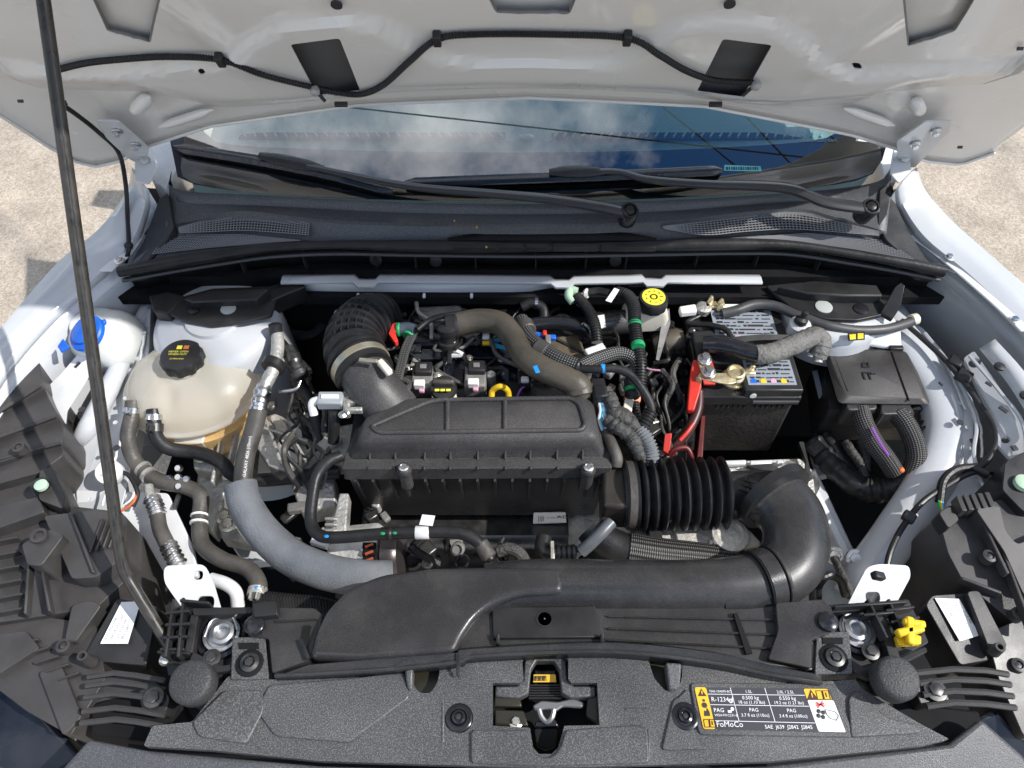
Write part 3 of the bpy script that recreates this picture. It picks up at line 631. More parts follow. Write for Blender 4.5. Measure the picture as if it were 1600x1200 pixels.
# seal: fat rubber bulb with a thin lip under it
MB().tube([p+V((0, -.004, .004)) for p in r3], [.010+.002*math.sin(i*.25) for i in range(NC)], 14).build('seal', RUB, cw, ang=60)
MB().tube([p+V((0, -.007, -.016)) for p in r3], .0035, 8).build('seal_lip', mat('seal_lip_rubber', (.06, .06, .062), .35), cw, ang=60)
for f in (.14, .22, .30, .355, .43, .50, .565, .62, .70, .78, .85):   # webs of the front wall
    i = int(f*NC); p = r4[i]; MB().box(p+V((0, -.006, -.014)), (.0025, .02, .05)).build('web', BLK, cw)
for f in (.30, .385, .60): MB().lathe([(.012, 0), (.012, .004), (.009, .005)], r4[int(f*NC)]+V((0, -.004, -.016)), V((0, -1, .3)), 16).build('push_clip', BLK, cw)
# centre slot and small rib blocks ahead of the seal
q0 = [(700, 374), (760, 364), (830, 361), (900, 361), (980, 366), (1025, 374)]
MB().grid([[p+V((0, .0, .003)) for p in PP(q0, .985)], [p+V((0, 0, .003)) for p in PP([(x, 378) for x, _ in q0], .981)]]).build('centre_slot', BLKD, cw, solid=.002)
for x0, x1 in ((708, 775), (780, 818), (822, 858), (864, 935), (940, 1025)):
    MB().slab(PP([(x0, 380), (x1, 380), (x1, 386), (x0, 386)], .985), .012).build('rib_block', BLK, cw, bevel=.001)
# perforated vents: dark well with a lattice of thin bars
def vent(poly, zt, nx, ny, name):
    top_, bot_ = poly; A = resample(crom(PP(top_, zt+.006), 4), nx+1); B = resample(crom(PP(bot_, zt), 4), nx+1)
    MB().grid([[p+V((0, 0, .0015)) for p in A], [p+V((0, 0, .0015)) for p in B]]).build('vent_well', BLKD, cw)
    m = MB()
    for i in range(nx+1): m.tube([A[i]+V((0, 0, .0035)), B[i]+V((0, 0, .0035))], .0011, 4)
    for j in range(ny+1): m.tube([a.lerp(b, j/ny)+V((0, 0, .0035)) for a, b in zip(A, B)], .0011, 4)
    m.build(name, mat('lattice_plastic', (.17, .17, .175), .45), cw, kind='stuff')
vent(([(280, 358), (330, 345), (380, 338), (430, 341), (484, 352)], [(282, 366), (330, 364), (380, 362), (430, 365), (482, 369)]), .991, 44, 6, 'vent_lattice')
vent(([(1035, 356), (1100, 349), (1160, 342), (1230, 336), (1300, 347), (1372, 364)], [(1037, 360), (1100, 369), (1160, 364), (1230, 360), (1300, 364), (1372, 370)]), .992, 62, 6, 'vent_lattice')
def meshpatch(quad, zt, nx, ny):
    A = resample(PP(quad[0], zt), nx+1); B = resample(PP(quad[1], zt-.004), nx+1); m = MB()
    for i in range(nx+1): m.tube([A[i]+V((0, 0, .005)), B[i]+V((0, 0, .006))], .0010, 4)
    for j in range(ny+1): m.tube([a.lerp(b, j/ny)+V((0, 0, 0.0055)) for a, b in zip(A, B)], .0010, 4)
    m.build('fine_mesh', mat('lattice_plastic', (1, 1, 1)), cw, kind='stuff')
    MB().grid([[p+V((0, 0, .004)) for p in A], [p+V((0, 0, .004)) for p in B]]).build('mesh_backing', BLKD, cw)
meshpatch(([(262, 371), (380, 370), (470, 379)], [(240, 400), (330, 390), (430, 382)]), .978, 46, 9)
meshpatch(([(1165, 375), (1260, 368), (1385, 380)], [(1230, 378), (1330, 392), (1425, 408)]), .978, 46, 9)
# corner gaiters
for pts in ([(262, 300, 1.03), (272, 352, 1.01), (262, 372, .99), (222, 420, .965), (196, 424, .96), (225, 375, .975), (240, 340, .99), (248, 310, 1.01)], [(1375, 290, 1.03), (1395, 288, 1.03), (1402, 322, 1.0), (1418, 358, .985), (1448, 405, .968), (1470, 424, .962), (1440, 420, .965), (1385, 375, .992), (1372, 350, 1.005)]):
    MB().slab(rnd(PP(pts), .008), .03).build('corner_gaiter', RUB, cw, bevel=.008, seg=3)
for px, py in ((745, 355), (710, 345), (760, 386)): MB().ball(P(px, py, 1.008), (.002, .0035, .001), 5).build('fallen_leaf', mat('dry_leaf', (.45, .28, .06), .7), cw)

# wipers
def wiper(lab, blade, arm, piv, holder, hw_=.010):
    t = thing('wiper', lab, 'wiper', wsp(*piv, .02), 'wipers')
    b = crom([wsp(x, y, l) for x, y, l in blade], 8)
    MB().tube(b, [.005]+[.0115]*(len(b)-2)+[.005], 8, flat=.7).build('blade', BLKG, t)
    MB().tube([p-wn*.009+V((0, -.003, 0)) for p in b], .003, 6).build('rubber_edge', RUB, t)
    a = crom([wsp(x, y, l) for x, y, l in arm], 8); rr = [.006+.0085*min(1, i/len(a)*1.2) for i in range(len(a))]
    MB().tube(a, rr, 10, flat=.6).build('arm', mat('wiper_arm_paint', (.030, .031, .034), .28, coat=.4), t, ang=50)
    c = wsp(*piv, .045); MB().lathe([(.017, -.03), (.017, .006), (.0145, .010), (.012, .010), (.0115, .006), (.008, .012), (.001, .013)], c, wn, 24).build('pivot_cap', BLKG, t)
    A, B = [wsp(x, y, l) for x, y, l in holder]; MB().tube([A.lerp(B, k/4) for k in range(5)], [.008, .014, .015, .014, .008], 8, flat=.6).build('blade_holder', BLK, t, ang=50)
wiper('long wiper with pivot at mid-cowl and blade reaching the left corner', [(272, 230, .010), (400, 250, .014), (520, 274, .016), (612, 298, .012)], [(410, 244, .030), (520, 268, .034), (640, 291, .034), (760, 302, .036), (860, 311, .040), (930, 322, .045), (982, 333, .045)], (983, 332), [(405, 243, .030), (505, 264, .028)])
wiper('wiper with pivot at the right corner and blade lying over mid-glass', [(632, 286, .012), (760, 281, .016), (900, 276, .018), (1030, 271, .016), (1128, 266, .012)], [(862, 270, .030), (960, 268, .030), (1010, 280, .034), (1100, 288, .036), (1226, 294, .040), (1290, 316, .045), (1357, 326, .045)], (1358, 326), [(858, 269, .028), (944, 268, .028)])
# ================================================================== LEFT SIDE OF THE BAY
# ---- washer reservoir
wr = thing('washer_reservoir', 'translucent white washer bottle neck with blue cap', 'reservoir', P(150, 540, .75))
c = P(152, 522, .875)
MB().lathe([(.01, -.10), (.05, -.09), (.056, -.02), (.054, .006), (.043, .026), (.028, .036), (.024, .044), (.02, .045)], c, V((-.2, -.2, 1)), 32).build('neck', WASH, wr, ang=60)
MB().ball(c+V((.028, .0, -.02)), (.052, .06, .06), 12).build('bottle', WASH, wr)
cc = P(136, 521, .925)
ax = V((-.35, -.35, 1)).normalized()
cap = MB().lathe([(.030, -.008), (.034, -.006), (.035, .002), (.033, .005), (.024, .006), (.023, .011), (.020, .013), (.001, .014)], cc, ax, 32).build('cap', BLUE, wr)
tb = [cc+V(p) for p in ((-.035, -.016, .006), (-.020, -.032, .002), (-.036, -.038, -.006), (-.046, -.026, -.004))]
MB().slab(tb, .006).build('cap_tab', BLUE, wr, bevel=.002)
MB().slab([cc+V(p) for p in ((.012, .026, .004), (.022, .034, .004), (.026, .026, .004), (.02, .018, .004))], .008).build('cap_grip', BLUE, wr, bevel=.002)
# ---- coolant expansion tank
ct = thing('coolant_tank', 'cloudy amber-white coolant expansion tank with black screw cap', 'coolant tank', P(300, 640, .74))
tc_ = P(301, 604, .835); rx = (P(403, 604, .835)-tc_).length
def tank_r(th, h):   # lobed outline
    k = 1+.012*math.cos(3*th+.5)
    return k
prof = [(.62, -.052), (.80, -.040), (.94, -.018), (.985, -.004), (1.045, -.0035), (1.05, 0), (1.045, .0035), (.985, .005), (.955, .016), (.90, .028), (.80, .040), (.66, .050), (.52, .056), (.42, .059), (.34, .060), (.30, .064), (.01, .064)]
rings = []
for r, h in prof:
    ring_ = []
    for j in range(56):
        th = 2*math.pi*j/56; k = tank_r(th, h) if r > .5 else 1
        dent = -.010*max(0, math.cos(3*(th-.4)))**6*(1 if .5 < r < .99 and h > .01 else 0)
        ring_.append(tc_+V((rx*r*k*math.cos(th), rx*.86*r*k*math.sin(th), h+dent*.6+rx*.86*r*math.sin(th)*.10)))
    rings.append(ring_)
MB().loft(rings).build('upper_shell', TANK, ct, ang=50, sub=1)
MB().lathe([(rx*.5, -.12), (rx*.72, -.11), (rx*.82, -.06), (rx*.86, -.03)], tc_+V((.012, -.004, 0)), n=40).build('lower_shell', ORGT, ct, ang=60)
MB().lathe([(rx*.55, -.05), (rx*.74, -.035), (rx*.76, -.012), (.001, -.012)], tc_, n=36).build('coolant', mat('orange_coolant', (.74, .46, .14), .15), ct)
leg = MB().box(P(308, 690, .775), (.055, .035, .07), Matrix.Rotation(.2, 3, 'X')).build('mount_leg', mat('milky_plastic', (.72, .70, .66), .35, sss=.2), ct, bevel=.003)
for k in range(5): MB().box(P(290+k*9, 688, .765)+V((0, -.012, 0)), (.0025, .02, .06), Matrix.Rotation(.2, 3, 'X')).build('leg_web', mat('milky_plastic', (1, 1, 1)), ct)
kc = P(285, 560, .912)
n_ = 60; pr_ = []
for r, h in ((.034, -.012), (.036, -.010), (.0365, .006), (.034, .0115), (.028, .013), (.001, .0135)):
    pr_.append([kc+V(((r*(1+(.035*(1 if (j//3) % 2 else -1) if .03 < r and h < .01 else 0)))*math.cos(2*math.pi*j/n_), (r*(1+(.035*(1 if (j//3) % 2 else -1) if .03 < r and h < .01 else 0)))*math.sin(2*math.pi*j/n_), h)) for j in range(n_)])
cap = MB().loft(pr_).build('cap', BLK, ct, ang=40)
MB().lathe([(.036, -.03), (.034, -.014), (.030, -.010)], kc, n=32).build('filler_neck', TANK, ct)
# warning print on the cap
for k, (dx, dy, w_, h_) in enumerate(((-.004, .014, .009, .008), (.008, .014, .009, .008))):
    MB().box(kc+V((dx, dy, .0138)), (w_, h_, .0006)).build('cap_symbol', YCAP if k == 0 else mat('cap_red_print', (.6, .16, .05), .5), ct)
text('NEVER OPEN\nWHEN HOT', .0060, YCAP, kc+V((-.003, .002, .0128)), V((1, 0, 0)), V((0, 1, 0)), ct, 'cap_text', 'CENTER')
text('ATTENTION', .0044, YCAP, kc+V((-.002, -.014, .0128)), V((1, 0, 0)), V((0, 1, 0)), ct, 'cap_text', 'CENTER')
text('MAX', .014, mat('moulded_text', (.80, .74, .60), .3), P(322, 650, .838)+V((0, -.004, 0)), V((1, .22, 0)), V((0, .35, .8)), ct, 'level_mark')
# outlets with spring clamps
def clamp(parent, c, ax, r, wd=.010, m=None, ear=True):
    ax = V(ax).normalized(); o = MB().lathe([(r, -wd/2), (r*1.08, -wd/2), (r*1.08, wd/2), (r, wd/2)], c, ax, 22)
    if ear:
        s = ax.cross(V((0, 0, 1))).normalized() if abs(ax.z) < .95 else V((1, 0, 0))
        for k in (-1, 1): o.box(V(c)+V((0, 0, r*.7))+V((0, -r*.8, 0))+s*k*.005, (.003, .010, .010))
    return o.build('clamp', m or STEEL, parent)
ho = thing('overflow_hose', 'dusty rubber hose from tank edge down past the prop rod', 'hose', P(205, 660, .80))
hose('tube', [(208, 628, .86), (206, 650, .85), (200, 685, .83), (212, 722, .80), (245, 750, .79), (288, 760, .785), (313, 775, .78), (312, 812, .77), (316, 850, .765), (346, 874, .77), (386, 888, .775), (404, 912, .78), (400, 938, .775)], .0135, RUBG, ho, 14)
clamp(ho, P(207, 640, .856), P(206, 650, .83)-P(208, 630, .845), .0145)
for px, py in ((224, 733), (232, 742)): clamp(ho, P(px, py, .795), V((.7, -.55, -.05)), .0140, .006, ALU, False)
for px, py in ((312, 806), (311, 817)): clamp(ho, P(px, py, .772), V((.1, -1, -.1)), .0139, .0035, WHT, False)
clamp(ho, P(402, 925, .778), V((0, -1, 0)), .0142, .012, ALU)
MB().ball(P(400, 918, .793), (.003, .003, .001), 6).build('paint_dot', BLUP, ho)
h2 = thing('tank_outlet_hose', 'black rubber hose curving from under the coolant tank to the engine', 'hose', P(245, 680, .80))
hose('tube', [(240, 640, .862), (241, 662, .85), (246, 686, .832), (268, 702, .812), (312, 708, .80), (345, 722, .80), (362, 740, .79), (390, 750, .77), (440, 748, .76), (530, 737, .76)], .0125, RUB, h2, 14)
clamp(h2, P(241, 652, .857), V((0, -.8, -.5)), .0135); clamp(h2, P(242, 668, .847), V((0, -.8, -.5)), .0134, .014, DSTEEL)
# small pipe clip with chrome fitting below
cl = thing('pipe_clip', 'small chrome clip cluster on a bracket below coolant tank', 'clip', P(280, 750, .75))
for dx, dy, z in ((0, 0, .80), (0, -14, .805), (1, 14, .795), (-14, 2, .795), (12, 3, .795)): MB().lathe([(.006, -.005), (.007, 0), (.005, .005)], P(279+dx, 746+dy, z), V((.2*dx/10, -.4, 1)), 10).build('fitting', STEEL, cl)
MB().box(P(279, 775, .775), (.006, .05, .006)).build('stem', DSTEEL, cl)
# ---- washer pump wiring by the rod
for k, (m, pts) in enumerate(((RUB, [(165, 760, .80), (178, 740, .81), (200, 742, .81), (215, 770, .80), (208, 792, .79)]), (WHT, [(185, 795, .79), (205, 780, .80), (213, 760, .80)]), (ORG, [(188, 800, .79), (208, 785, .80), (214, 768, .80)]))):
    hose('pump_wire', pts, .004 if k == 0 else .0018, m, None, 8, label=['black looped wire sleeve behind the prop rod', 'thin white wire beside the prop rod', 'thin orange wire beside the prop rod'][k], cat='wire')
MB().lathe([(.020, -.03), (.022, 0), (.020, .006), (.012, .008), (.002, .009)], P(170, 738, .82), V((.3, -.5, 1)), 24).build('grommet', WHT, label='round white grommet on the left apron behind the prop rod', cat='grommet')
# ---- air-conditioning line: cap, metal pipe, crimp, hose, foam sleeve
ac = thing('air_conditioning_line', 'silver and black air-conditioning line with thick grey foam sleeve', 'pipe', P(400, 700, .80))
hose('pipe', [(432, 512, .90), (434, 535, .90), (432, 558, .90), (426, 580, .895), (412, 608, .885), (406, 632, .88)], .0115, ALU, ac)
MB().lathe([(.011, -.012), (.0125, -.010), (.0125, .012), (.009, .014)], P(431, 517, .905), V((0, .6, 1)), 18).build('service_cap', BLK, ac)
MB().lathe([(.012, -.008), (.021, -.007), (.021, .007), (.012, .008)], P(428, 571, .90), V((-.2, -.75, -.05)), 22).build('grommet_ring', RUB, ac)
crimp = []
pc = crom(PP([(413, 604, .886), (406, 628, .88), (402, 648, .872)]), 10)
MB().tube(pc, [.0135+(.0018 if (i//3) % 2 else 0) for i in range(len(pc))], 18).build('crimp', STEEL, ac, ang=30)
hose('hose', [(404, 640, .875), (395, 676, .86), (384, 712, .845), (380, 748, .83), (384, 775, .82)], .0155, RUBG, ac, 16)
hose('foam_sleeve', [(376, 758, .83), (384, 790, .82), (410, 830, .81), (452, 868, .80), (505, 892, .80), (560, 902, .80), (612, 902, .79)], [.027, .0275, .028, .029, .029, .028, .027], FOAM, ac, 20)
d_ = (P(390, 690, .865)-P(382, 745, .845))
text('GALAXY 4826 (10mm)', .0072, WINK, P(388, 748, .845)+V((.0, -.004, .012)), d_, V((-1, .1, .3)), ac, 'hose_print', lift=.002)
# second small line with two crimps
a2 = thing('small_refrigerant_line', 'short black refrigerant hose with ribbed silver ends near the white bracket', 'pipe', P(255, 840, .76))
for pts in ([(236, 778, .80), (243, 792, .797), (247, 806, .792)], [(262, 850, .785), (270, 866, .782), (280, 884, .776)]):
    pc = crom(PP(pts), 10); MB().tube(pc, [.0125+(.0025 if (i//2) % 2 else 0) for i in range(len(pc))], 18).build('crimp', STEEL, a2, ang=30)
hose('hose', [(246, 804, .793), (250, 826, .79), (262, 852, .785)], .0125, RUBG, a2); hose('pipe', [(232, 760, .80), (236, 780, .80)], .008, ALU, a2)
hose('pipe', [(278, 880, .777), (290, 900, .77), (300, 930, .75)], .008, ALU, a2)
hose('white_pipe', [(330, 905, .79), (352, 912, .795), (368, 925, .79), (372, 948, .77)], .0105, PAINTW, None, label='short white bent pipe beside the white bracket', cat='pipe')
# white brackets
def wbracket(outer, holes, lab, z=.86):
    t = PP(outer, z); t = [p+V((0, 0, (p.y-t[0].y)*.5)) for p in t]
    o = MB().slab(rnd(t, .010, 5), .003).build('radiator_bracket', PAINTW, label=lab, cat='bracket', group='white radiator brackets')
    cs = []
    for (x, y, w_, h_) in holes:
        c = P(x, y, z)+V((0, 0, .02)); cs.append(MB().loft([[q+V((0, 0, -.1)) for q in rnd(uprect(c, w_, h_), min(w_, h_)*.9)], [q+V((0, 0, .1)) for q in rnd(uprect(c, w_, h_), min(w_, h_)*.9)]]))
    cut(o, cs); return o
wbracket([(256, 884), (320, 882), (330, 905), (338, 950), (285, 952), (268, 930), (252, 905)], [(308, 896, .007, .006), (313, 932, .013, .009)], 'white painted bracket near the prop rod foot')
wbracket([(1355, 886), (1372, 882), (1420, 884), (1426, 898), (1408, 940), (1332, 940), (1342, 915)], [(1372, 925, .011, .007)], 'white painted bracket beside the yellow clip')
MB().box(P(1372, 900, .885), (.020, .012, .012), Matrix.Rotation(.4, 3, 'Y')).build('push_clip', BLK, label='black push clip standing in the white bracket on the right', cat='clip', bevel=.003)
# hose bundle under the left end of the duct
for k in range(4):
    hose('ribbed_loom', [(398, 932+k*5, .775), (440, 936+k*4, .78), (500, 942+k*4, .775), (540, 955+k*3, .76)], .009, RUB, None, 10, corr=(.0045, .0009), label=['rearmost', 'second rearmost', 'second nearest', 'nearest'][k]+' ribbed black loom tube of four beside the intake duct', cat='loom', group='ribbed looms beside the duct')

# ---- engine mount castings
em = thing('engine_mount', 'dusty cast aluminium engine mount beside the coolant tank', 'engine mount', P(400, 740, .60))
def cast(pts, z, th, bev=.004, m=ALU, nm='casting'): return MB().slab(PP(pts, z), th).build(nm, m, em, bevel=bev, seg=3)
cast([(395, 655, .77), (430, 645, .78), (468, 662, .78), (505, 690, .775), (515, 728, .765), (490, 742, .755), (448, 740, .76), (420, 728, .765), (402, 700, .77)], None, .05)
cast([(330, 655, .74), (372, 640, .75), (398, 660, .75), (392, 720, .74), (350, 770, .73), (330, 830, .72), (300, 800, .71), (310, 730, .73)], None, .05)
cast([(335, 800, .71), (400, 770, .72), (420, 810, .715), (400, 850, .70), (345, 840, .70)], None, .04)
cast([(300, 700, .775), (325, 690, .78), (345, 712, .775), (330, 738, .77), (302, 732, .77)], None, .03)
cast([(450, 745, .745), (522, 742, .745), (525, 790, .735), (470, 800, .735)], None, .05)
for k, (x0, y0, x1, y1) in enumerate(((418, 660, 440, 725), (440, 655, 480, 725), (405, 668, 500, 700), (350, 665, 335, 760), (375, 660, 360, 730))):
    A, B = P(x0, y0, .785), P(x1, y1, .775); d = (B-A); MB().box((A+B)/2, (d.length, .006, .022), Matrix.Rotation(math.atan2(d.y, d.x), 3, 'Z')).build('rib', ALU, em, bevel=.002)
for px, py, z in ((316, 712, .785), (357, 820, .725), (352, 808, .72), (395, 780, .73)): bolt(em, P(px, py, z), .010, .010, ZINC)
s_ = P(487, 670, .775); MB().lathe([(.013, 0), (.015, .004), (.012, .008), (.007, .010), (.007, .014)], s_, n=16).build('nut', ZINC, em, ang=30)
pc = [s_+V((0, 0, .012+i*.0011)) for i in range(28)]; MB().tube(pc, [.005+.0007*(i % 2) for i in range(28)], 12).build('stud', ALU, em, ang=20)
pg = PP([(413, 662), (424, 655), (430, 668), (418, 672)], .78); MB().slab(pg, .02).build('lug', ALU, em, bevel=.003)
# clutter pipes between tank and engine
hose('heater_pipe', [(436, 535, .88), (455, 560, .87), (468, 600, .85), (490, 640, .83), (500, 690, .80)], .012, RUB, None, label='black pipe running down behind the air-conditioning cap', cat='pipe')
pf = thing('pipe_fitting', 'steel pipe union with thin tube behind the air-conditioning line', 'pipe fitting', P(460, 560, .83))
pc = crom(PP([(450, 545, .885), (462, 570, .88), (472, 590, .87)]), 8); MB().tube(pc, [.012+(.003 if (i//4) % 2 else 0) for i in range(len(pc))], 14).build('union', DSTEEL, pf, ang=30)
hose('thin_tube', [(470, 595, .87), (462, 608, .865), (436, 612, .86)], .0032, STEEL, pf)
# tower trims
def trim(outer, z, holes, lab, extra):
    t = thing('strut_tower_trim', lab, 'trim', P(*outer[0], z-.02), 'strut tower trims')
    o = MB().slab(rnd(PP(outer, z), .006), .008).build('plate', BLK, t, bevel=.002)
    for (x, y, rr, m) in holes:
        c = P(x, y, z); MB().lathe([(rr, 0), (rr, .002), (rr*.9, .0025), (.001, .0026)], c, n=24).build('hole_disc', m, t)
    for pts, zz in extra: MB().slab(PP(pts, zz), .03).build('step', BLK, t, bevel=.003)
    return t
trim([(262, 488), (288, 462), (332, 450), (420, 447), (462, 436), (470, 442), (432, 462), (424, 492), (385, 502), (330, 508), (284, 500)], .918, [(303, 485, .010, BLKG), (357, 483, .014, mat('tower_stud', (.42, .44, .42), .45))], 'black trim over the left strut tower with an oval pale hole', [([(286, 466), (330, 452), (420, 450), (400, 468), (300, 472)], .935)])
trim([(1196, 446), (1260, 440), (1330, 452), (1380, 468), (1398, 470), (1378, 492), (1340, 500), (1290, 498), (1240, 482)], .905, [(1287, 480, .016, mat('tower_stud', (1, 1, 1))), (1345, 483, .014, BLKG)], 'black trim over the right strut tower with two round holes', [([(1215, 447), (1270, 438), (1370, 445), (1380, 462), (1320, 462), (1262, 458)], .925)])
MB().slab(PP([(1376, 488, .91), (1398, 448, .94), (1408, 440, .95), (1414, 446, .95), (1408, 478, .92), (1395, 498, .90)]), .01).build('trim_tab', BLK, label='upright black plastic tab at the right end of the tower trim', cat='trim', bevel=.002)
for lab, pts in (('black bracket under the seal at the left tower', [(232, 462), (262, 455), (290, 462), (262, 490), (240, 486)]), ('black bracket end at the left tower trim tip', [(415, 452), (470, 440), (478, 447), (440, 462), (424, 470)])):
    MB().slab(PP(pts, .92), .04).build('tower_bracket', BLK, label=lab, cat='bracket', bevel=.003)
ring = P(472, 492, .80); MB().lathe([(.045, -.02), (.052, -.015), (.052, 0), (.044, .004), (.036, .002), (.034, -.03), (.001, -.03)], ring, V((.15, -.6, .8)), 32).build('grommet', RUB, label='large black rubber firewall grommet beside left tower', cat='grommet')
for lab, px, py in (('small round steel stud on the firewall left of the ribbed hose', 530, 490),): MB().lathe([(.010, 0), (.010, .004), (.004, .006), (.004, .010), (.001, .010)], P(px, py, .84), V((0, -1, .4)), 18).build('firewall_stud', PAINTW, label=lab, cat='stud')
# ---- left headlamp housing
def hl_block(parent, pts, z, th, m=None, bev=.004, nm='housing_block'):
    q = PP(pts, z); A_ = np.array([[p.x, p.y, 1] for p in q]); k_, *_ = np.linalg.lstsq(A_, np.array([p.z for p in q]), rcond=None)   # moulded tops are flat
    q = [V((p.x, p.y, k_[0]*p.x+k_[1]*p.y+k_[2])) for p in q]
    return MB().slab(rnd(q, .006, 3), th).build(nm, m or LAMPP, parent, bevel=bev, seg=3)
hl = thing('headlamp', 'dusty brown-black back of the left headlamp housing', 'headlamp', P(60, 900, .60), 'headlamps')
# terraces stepping down towards the bay, upper half
hl_block(hl, [(-90, 590), (20, 535), (52, 522), (60, 556), (66, 600), (-90, 690)], .892, .25)
hl_block(hl, [(-90, 640), (66, 596), (76, 622), (90, 648), (-90, 720)], .880, .25)
hl_block(hl, [(-90, 680), (88, 642), (99, 664), (97, 690), (-90, 752)], .868, .25)
hl_block(hl, [(-90, 715), (97, 684), (98, 712), (62, 738), (-90, 780)], .857, .25)
for (a, b, z) in (((-20, 655), (64, 602), .893), ((-20, 690), (88, 650), .881), ((-20, 722), (96, 692), .869)):
    A, B = P(*a, z), P(*b, z); MB().tube([A, B], .0028, 8).build('step_bead', LAMPP, hl)
# main lamp can, lower half
hl_block(hl, [(-90, 745), (60, 738), (108, 790), (192, 800), (198, 905), (150, 950), (-90, 985)], .838, .22)
can = hl_block(hl, [(68, 806), (150, 796), (198, 806), (196, 868), (150, 902), (112, 904), (98, 872)], .872, .06, bev=.008)
hl_block(hl, [(-40, 800), (60, 776), (70, 800), (-40, 838)], .862, .04)
hl_block(hl, [(33, 850), (80, 826), (100, 836), (64, 884), (42, 882)], .892, .06)
for x, y, x1, y1, z in ((48, 880, 44, 962, .862), (66, 882, 82, 958, .862), (112, 802, 150, 898, .8745)):
    A, B = P(x, y, z), P(x1, y1, z-.004); d = B-A; MB().box((A+B)/2, (d.length, .004, .016), Matrix.Rotation(math.atan2(d.y, d.x), 3, 'Z')).build('rib', LAMPP, hl, bevel=.0015)
for k in range(6):   # parallel stiffening ribs on the can's flank
    A, B = P(-12+k*2, 850+k*22, .848), P(30+k*2, 842+k*22, .848); d = B-A; MB().box((A+B)/2, (d.length, .003, .014), Matrix.Rotation(math.atan2(d.y, d.x), 3, 'Z')).build('rib', LAMPP, hl, bevel=.001)
for k in range(5):
    A, B = P(152+k*9, 812+k*2, .875), P(150+k*9, 862-k*2, .875); MB().box((A+B)/2, (.003, (B-A).length, .006)).build('rib', LAMPP, hl, bevel=.001)
# lower shelf
hl_block(hl, [(-90, 965), (60, 962), (150, 975), (165, 1060), (110, 1150), (40, 1110), (-90, 1010)], .826, .16)
hl_block(hl, [(-60, 1000), (40, 985), (62, 1012), (-10, 1058)], .838, .04)
hl_block(hl, [(60, 1050), (96, 1040), (128, 1120), (98, 1150)], .834, .03)
for k in range(5):
    A, B = P(20+k*18, 1012+k*13, .831), P(62+k*16, 1000+k*13, .831); d = B-A; MB().box((A+B)/2, (d.length, .003, .012), Matrix.Rotation(math.atan2(d.y, d.x), 3, 'Z')).build('rib', LAMPP, hl, bevel=.001)
MB().lathe([(.009, 0), (.012, .0), (.012, .004), (.0075, .004), (.007, -.006), (.001, -.006)], P(62, 838, .894), n=22).build('screw_boss', LAMPP, hl)
MB().lathe([(.016, -.02), (.013, .006), (.013, .012), (.009, .014), (.001, .014)], P(67, 762, .866), n=20).build('adjuster', BLK, hl)
MB().lathe([(.010, 0), (.010, .006), (.006, .008), (.001, .008)], P(66, 760, .880), n=20).build('adjuster_cap', GREENW, hl)
hl_block(hl, [(62, 735, .87), (80, 728, .87), (102, 775, .865), (98, 795, .865), (60, 780, .87)], None, .06, nm='adjuster_mount')
cu = hl_block(hl, [(182, 934, .845), (248, 948, .83), (228, 1040, .815), (128, 1032, .83)], None, .07, BLK, .004, 'control_unit')
lq = PP([(190, 941, .8456), (220, 940, .840), (200, 1006, .833), (157, 1006, .838)])
quad_label('printed_label', lq, WLAB, cu, .0015)
xd, yd = lq[0]-lq[3], lq[3]-lq[2]
for k in range(4): text(['6105 4521 AB', 'MADE 0321 LED', '12V 55W H4', '9R3-2287'][k], .0055, INKG, lq[3]+(lq[2]-lq[3])*(.18+.2*k)+xd*.08, xd, -(lq[2]-lq[3]), cu, 'label_print', lift=.0030)
hl_block(hl, [(112, 945, .852), (142, 938, .85), (158, 945, .85), (118, 1004, .838), (100, 1000, .842)], None, .04)
hl_block(hl, [(130, 1060, .83), (220, 1055, .82), (250, 1070, .82), (250, 1120, .81), (120, 1130, .80)], None, .05)
for k, y in enumerate((1054, 1068, 1086, 1108, 1126)):   # comb fins
    MB().tube(PP([(138-k*3, y+4, .845), (180, y-2, .85), (215, y+2, .85), (258, y+10, .845)]), .004, 6).build('fin', LAMPP, hl)
bs = P(240, 1092, .845); hl_block(hl, [(215, 1078, .85), (250, 1072, .85), (266, 1090, .85), (258, 1115, .845), (222, 1112, .845)], None, .04, BLK, nm='fixing_ear')
bolt(hl, P(240, 1090, .853), .009, .006, DSTEEL)
MB().lathe([(.007, 0), (.009, 0), (.007, .03), (.004, .03), (.004, .01)], P(143, 1035, .83), n=14).build('boss', LAMPP, hl)
# black bodywork below the lamp, and the lamp lens edge
MB().slab(PP([(-60, 1020, .80), (20, 1060, .79), (130, 1185, .76), (60, 1230, .74), (-80, 1180, .74)]), .05).build('lens_edge', mat('lens_navy', (.016, .018, .024), .22, var=(12, .3), coat=.3), hl, bevel=.008)
sp = P(165, 900, .80)
# shards of shroud left of the fender (jagged edge against the apron)
MB().slab(PP([(0, 535, .905), (20, 500, .915), (48, 482, .92), (62, 488, .92), (60, 512, .91), (40, 530, .905), (10, 560, .90)]), .02).build('shroud_arm', BLK, hl, bevel=.003)
MB().slab(PP([(35, 512, .925), (70, 478, .93), (84, 480, .93), (80, 490, .928), (50, 520, .92)]), .012).build('shroud_arm', BLK, hl, bevel=.002)

# moulded detail on the left lamp: rib fields, clip towers, screws
for px, py, z in ((30, 700, .885), (100, 1010, .848)):
    MB().lathe([(.010, -.01), (.010, .004), (.006, .005), (.0055, .001), (.001, .001)], P(px, py, z), n=18).build('screw_boss', LAMPP, hl); MB().lathe([(.0045, 0), (.0045, .003), (.001, .0035)], P(px, py, z+.002), n=6).build('screw', DSTEEL, hl)
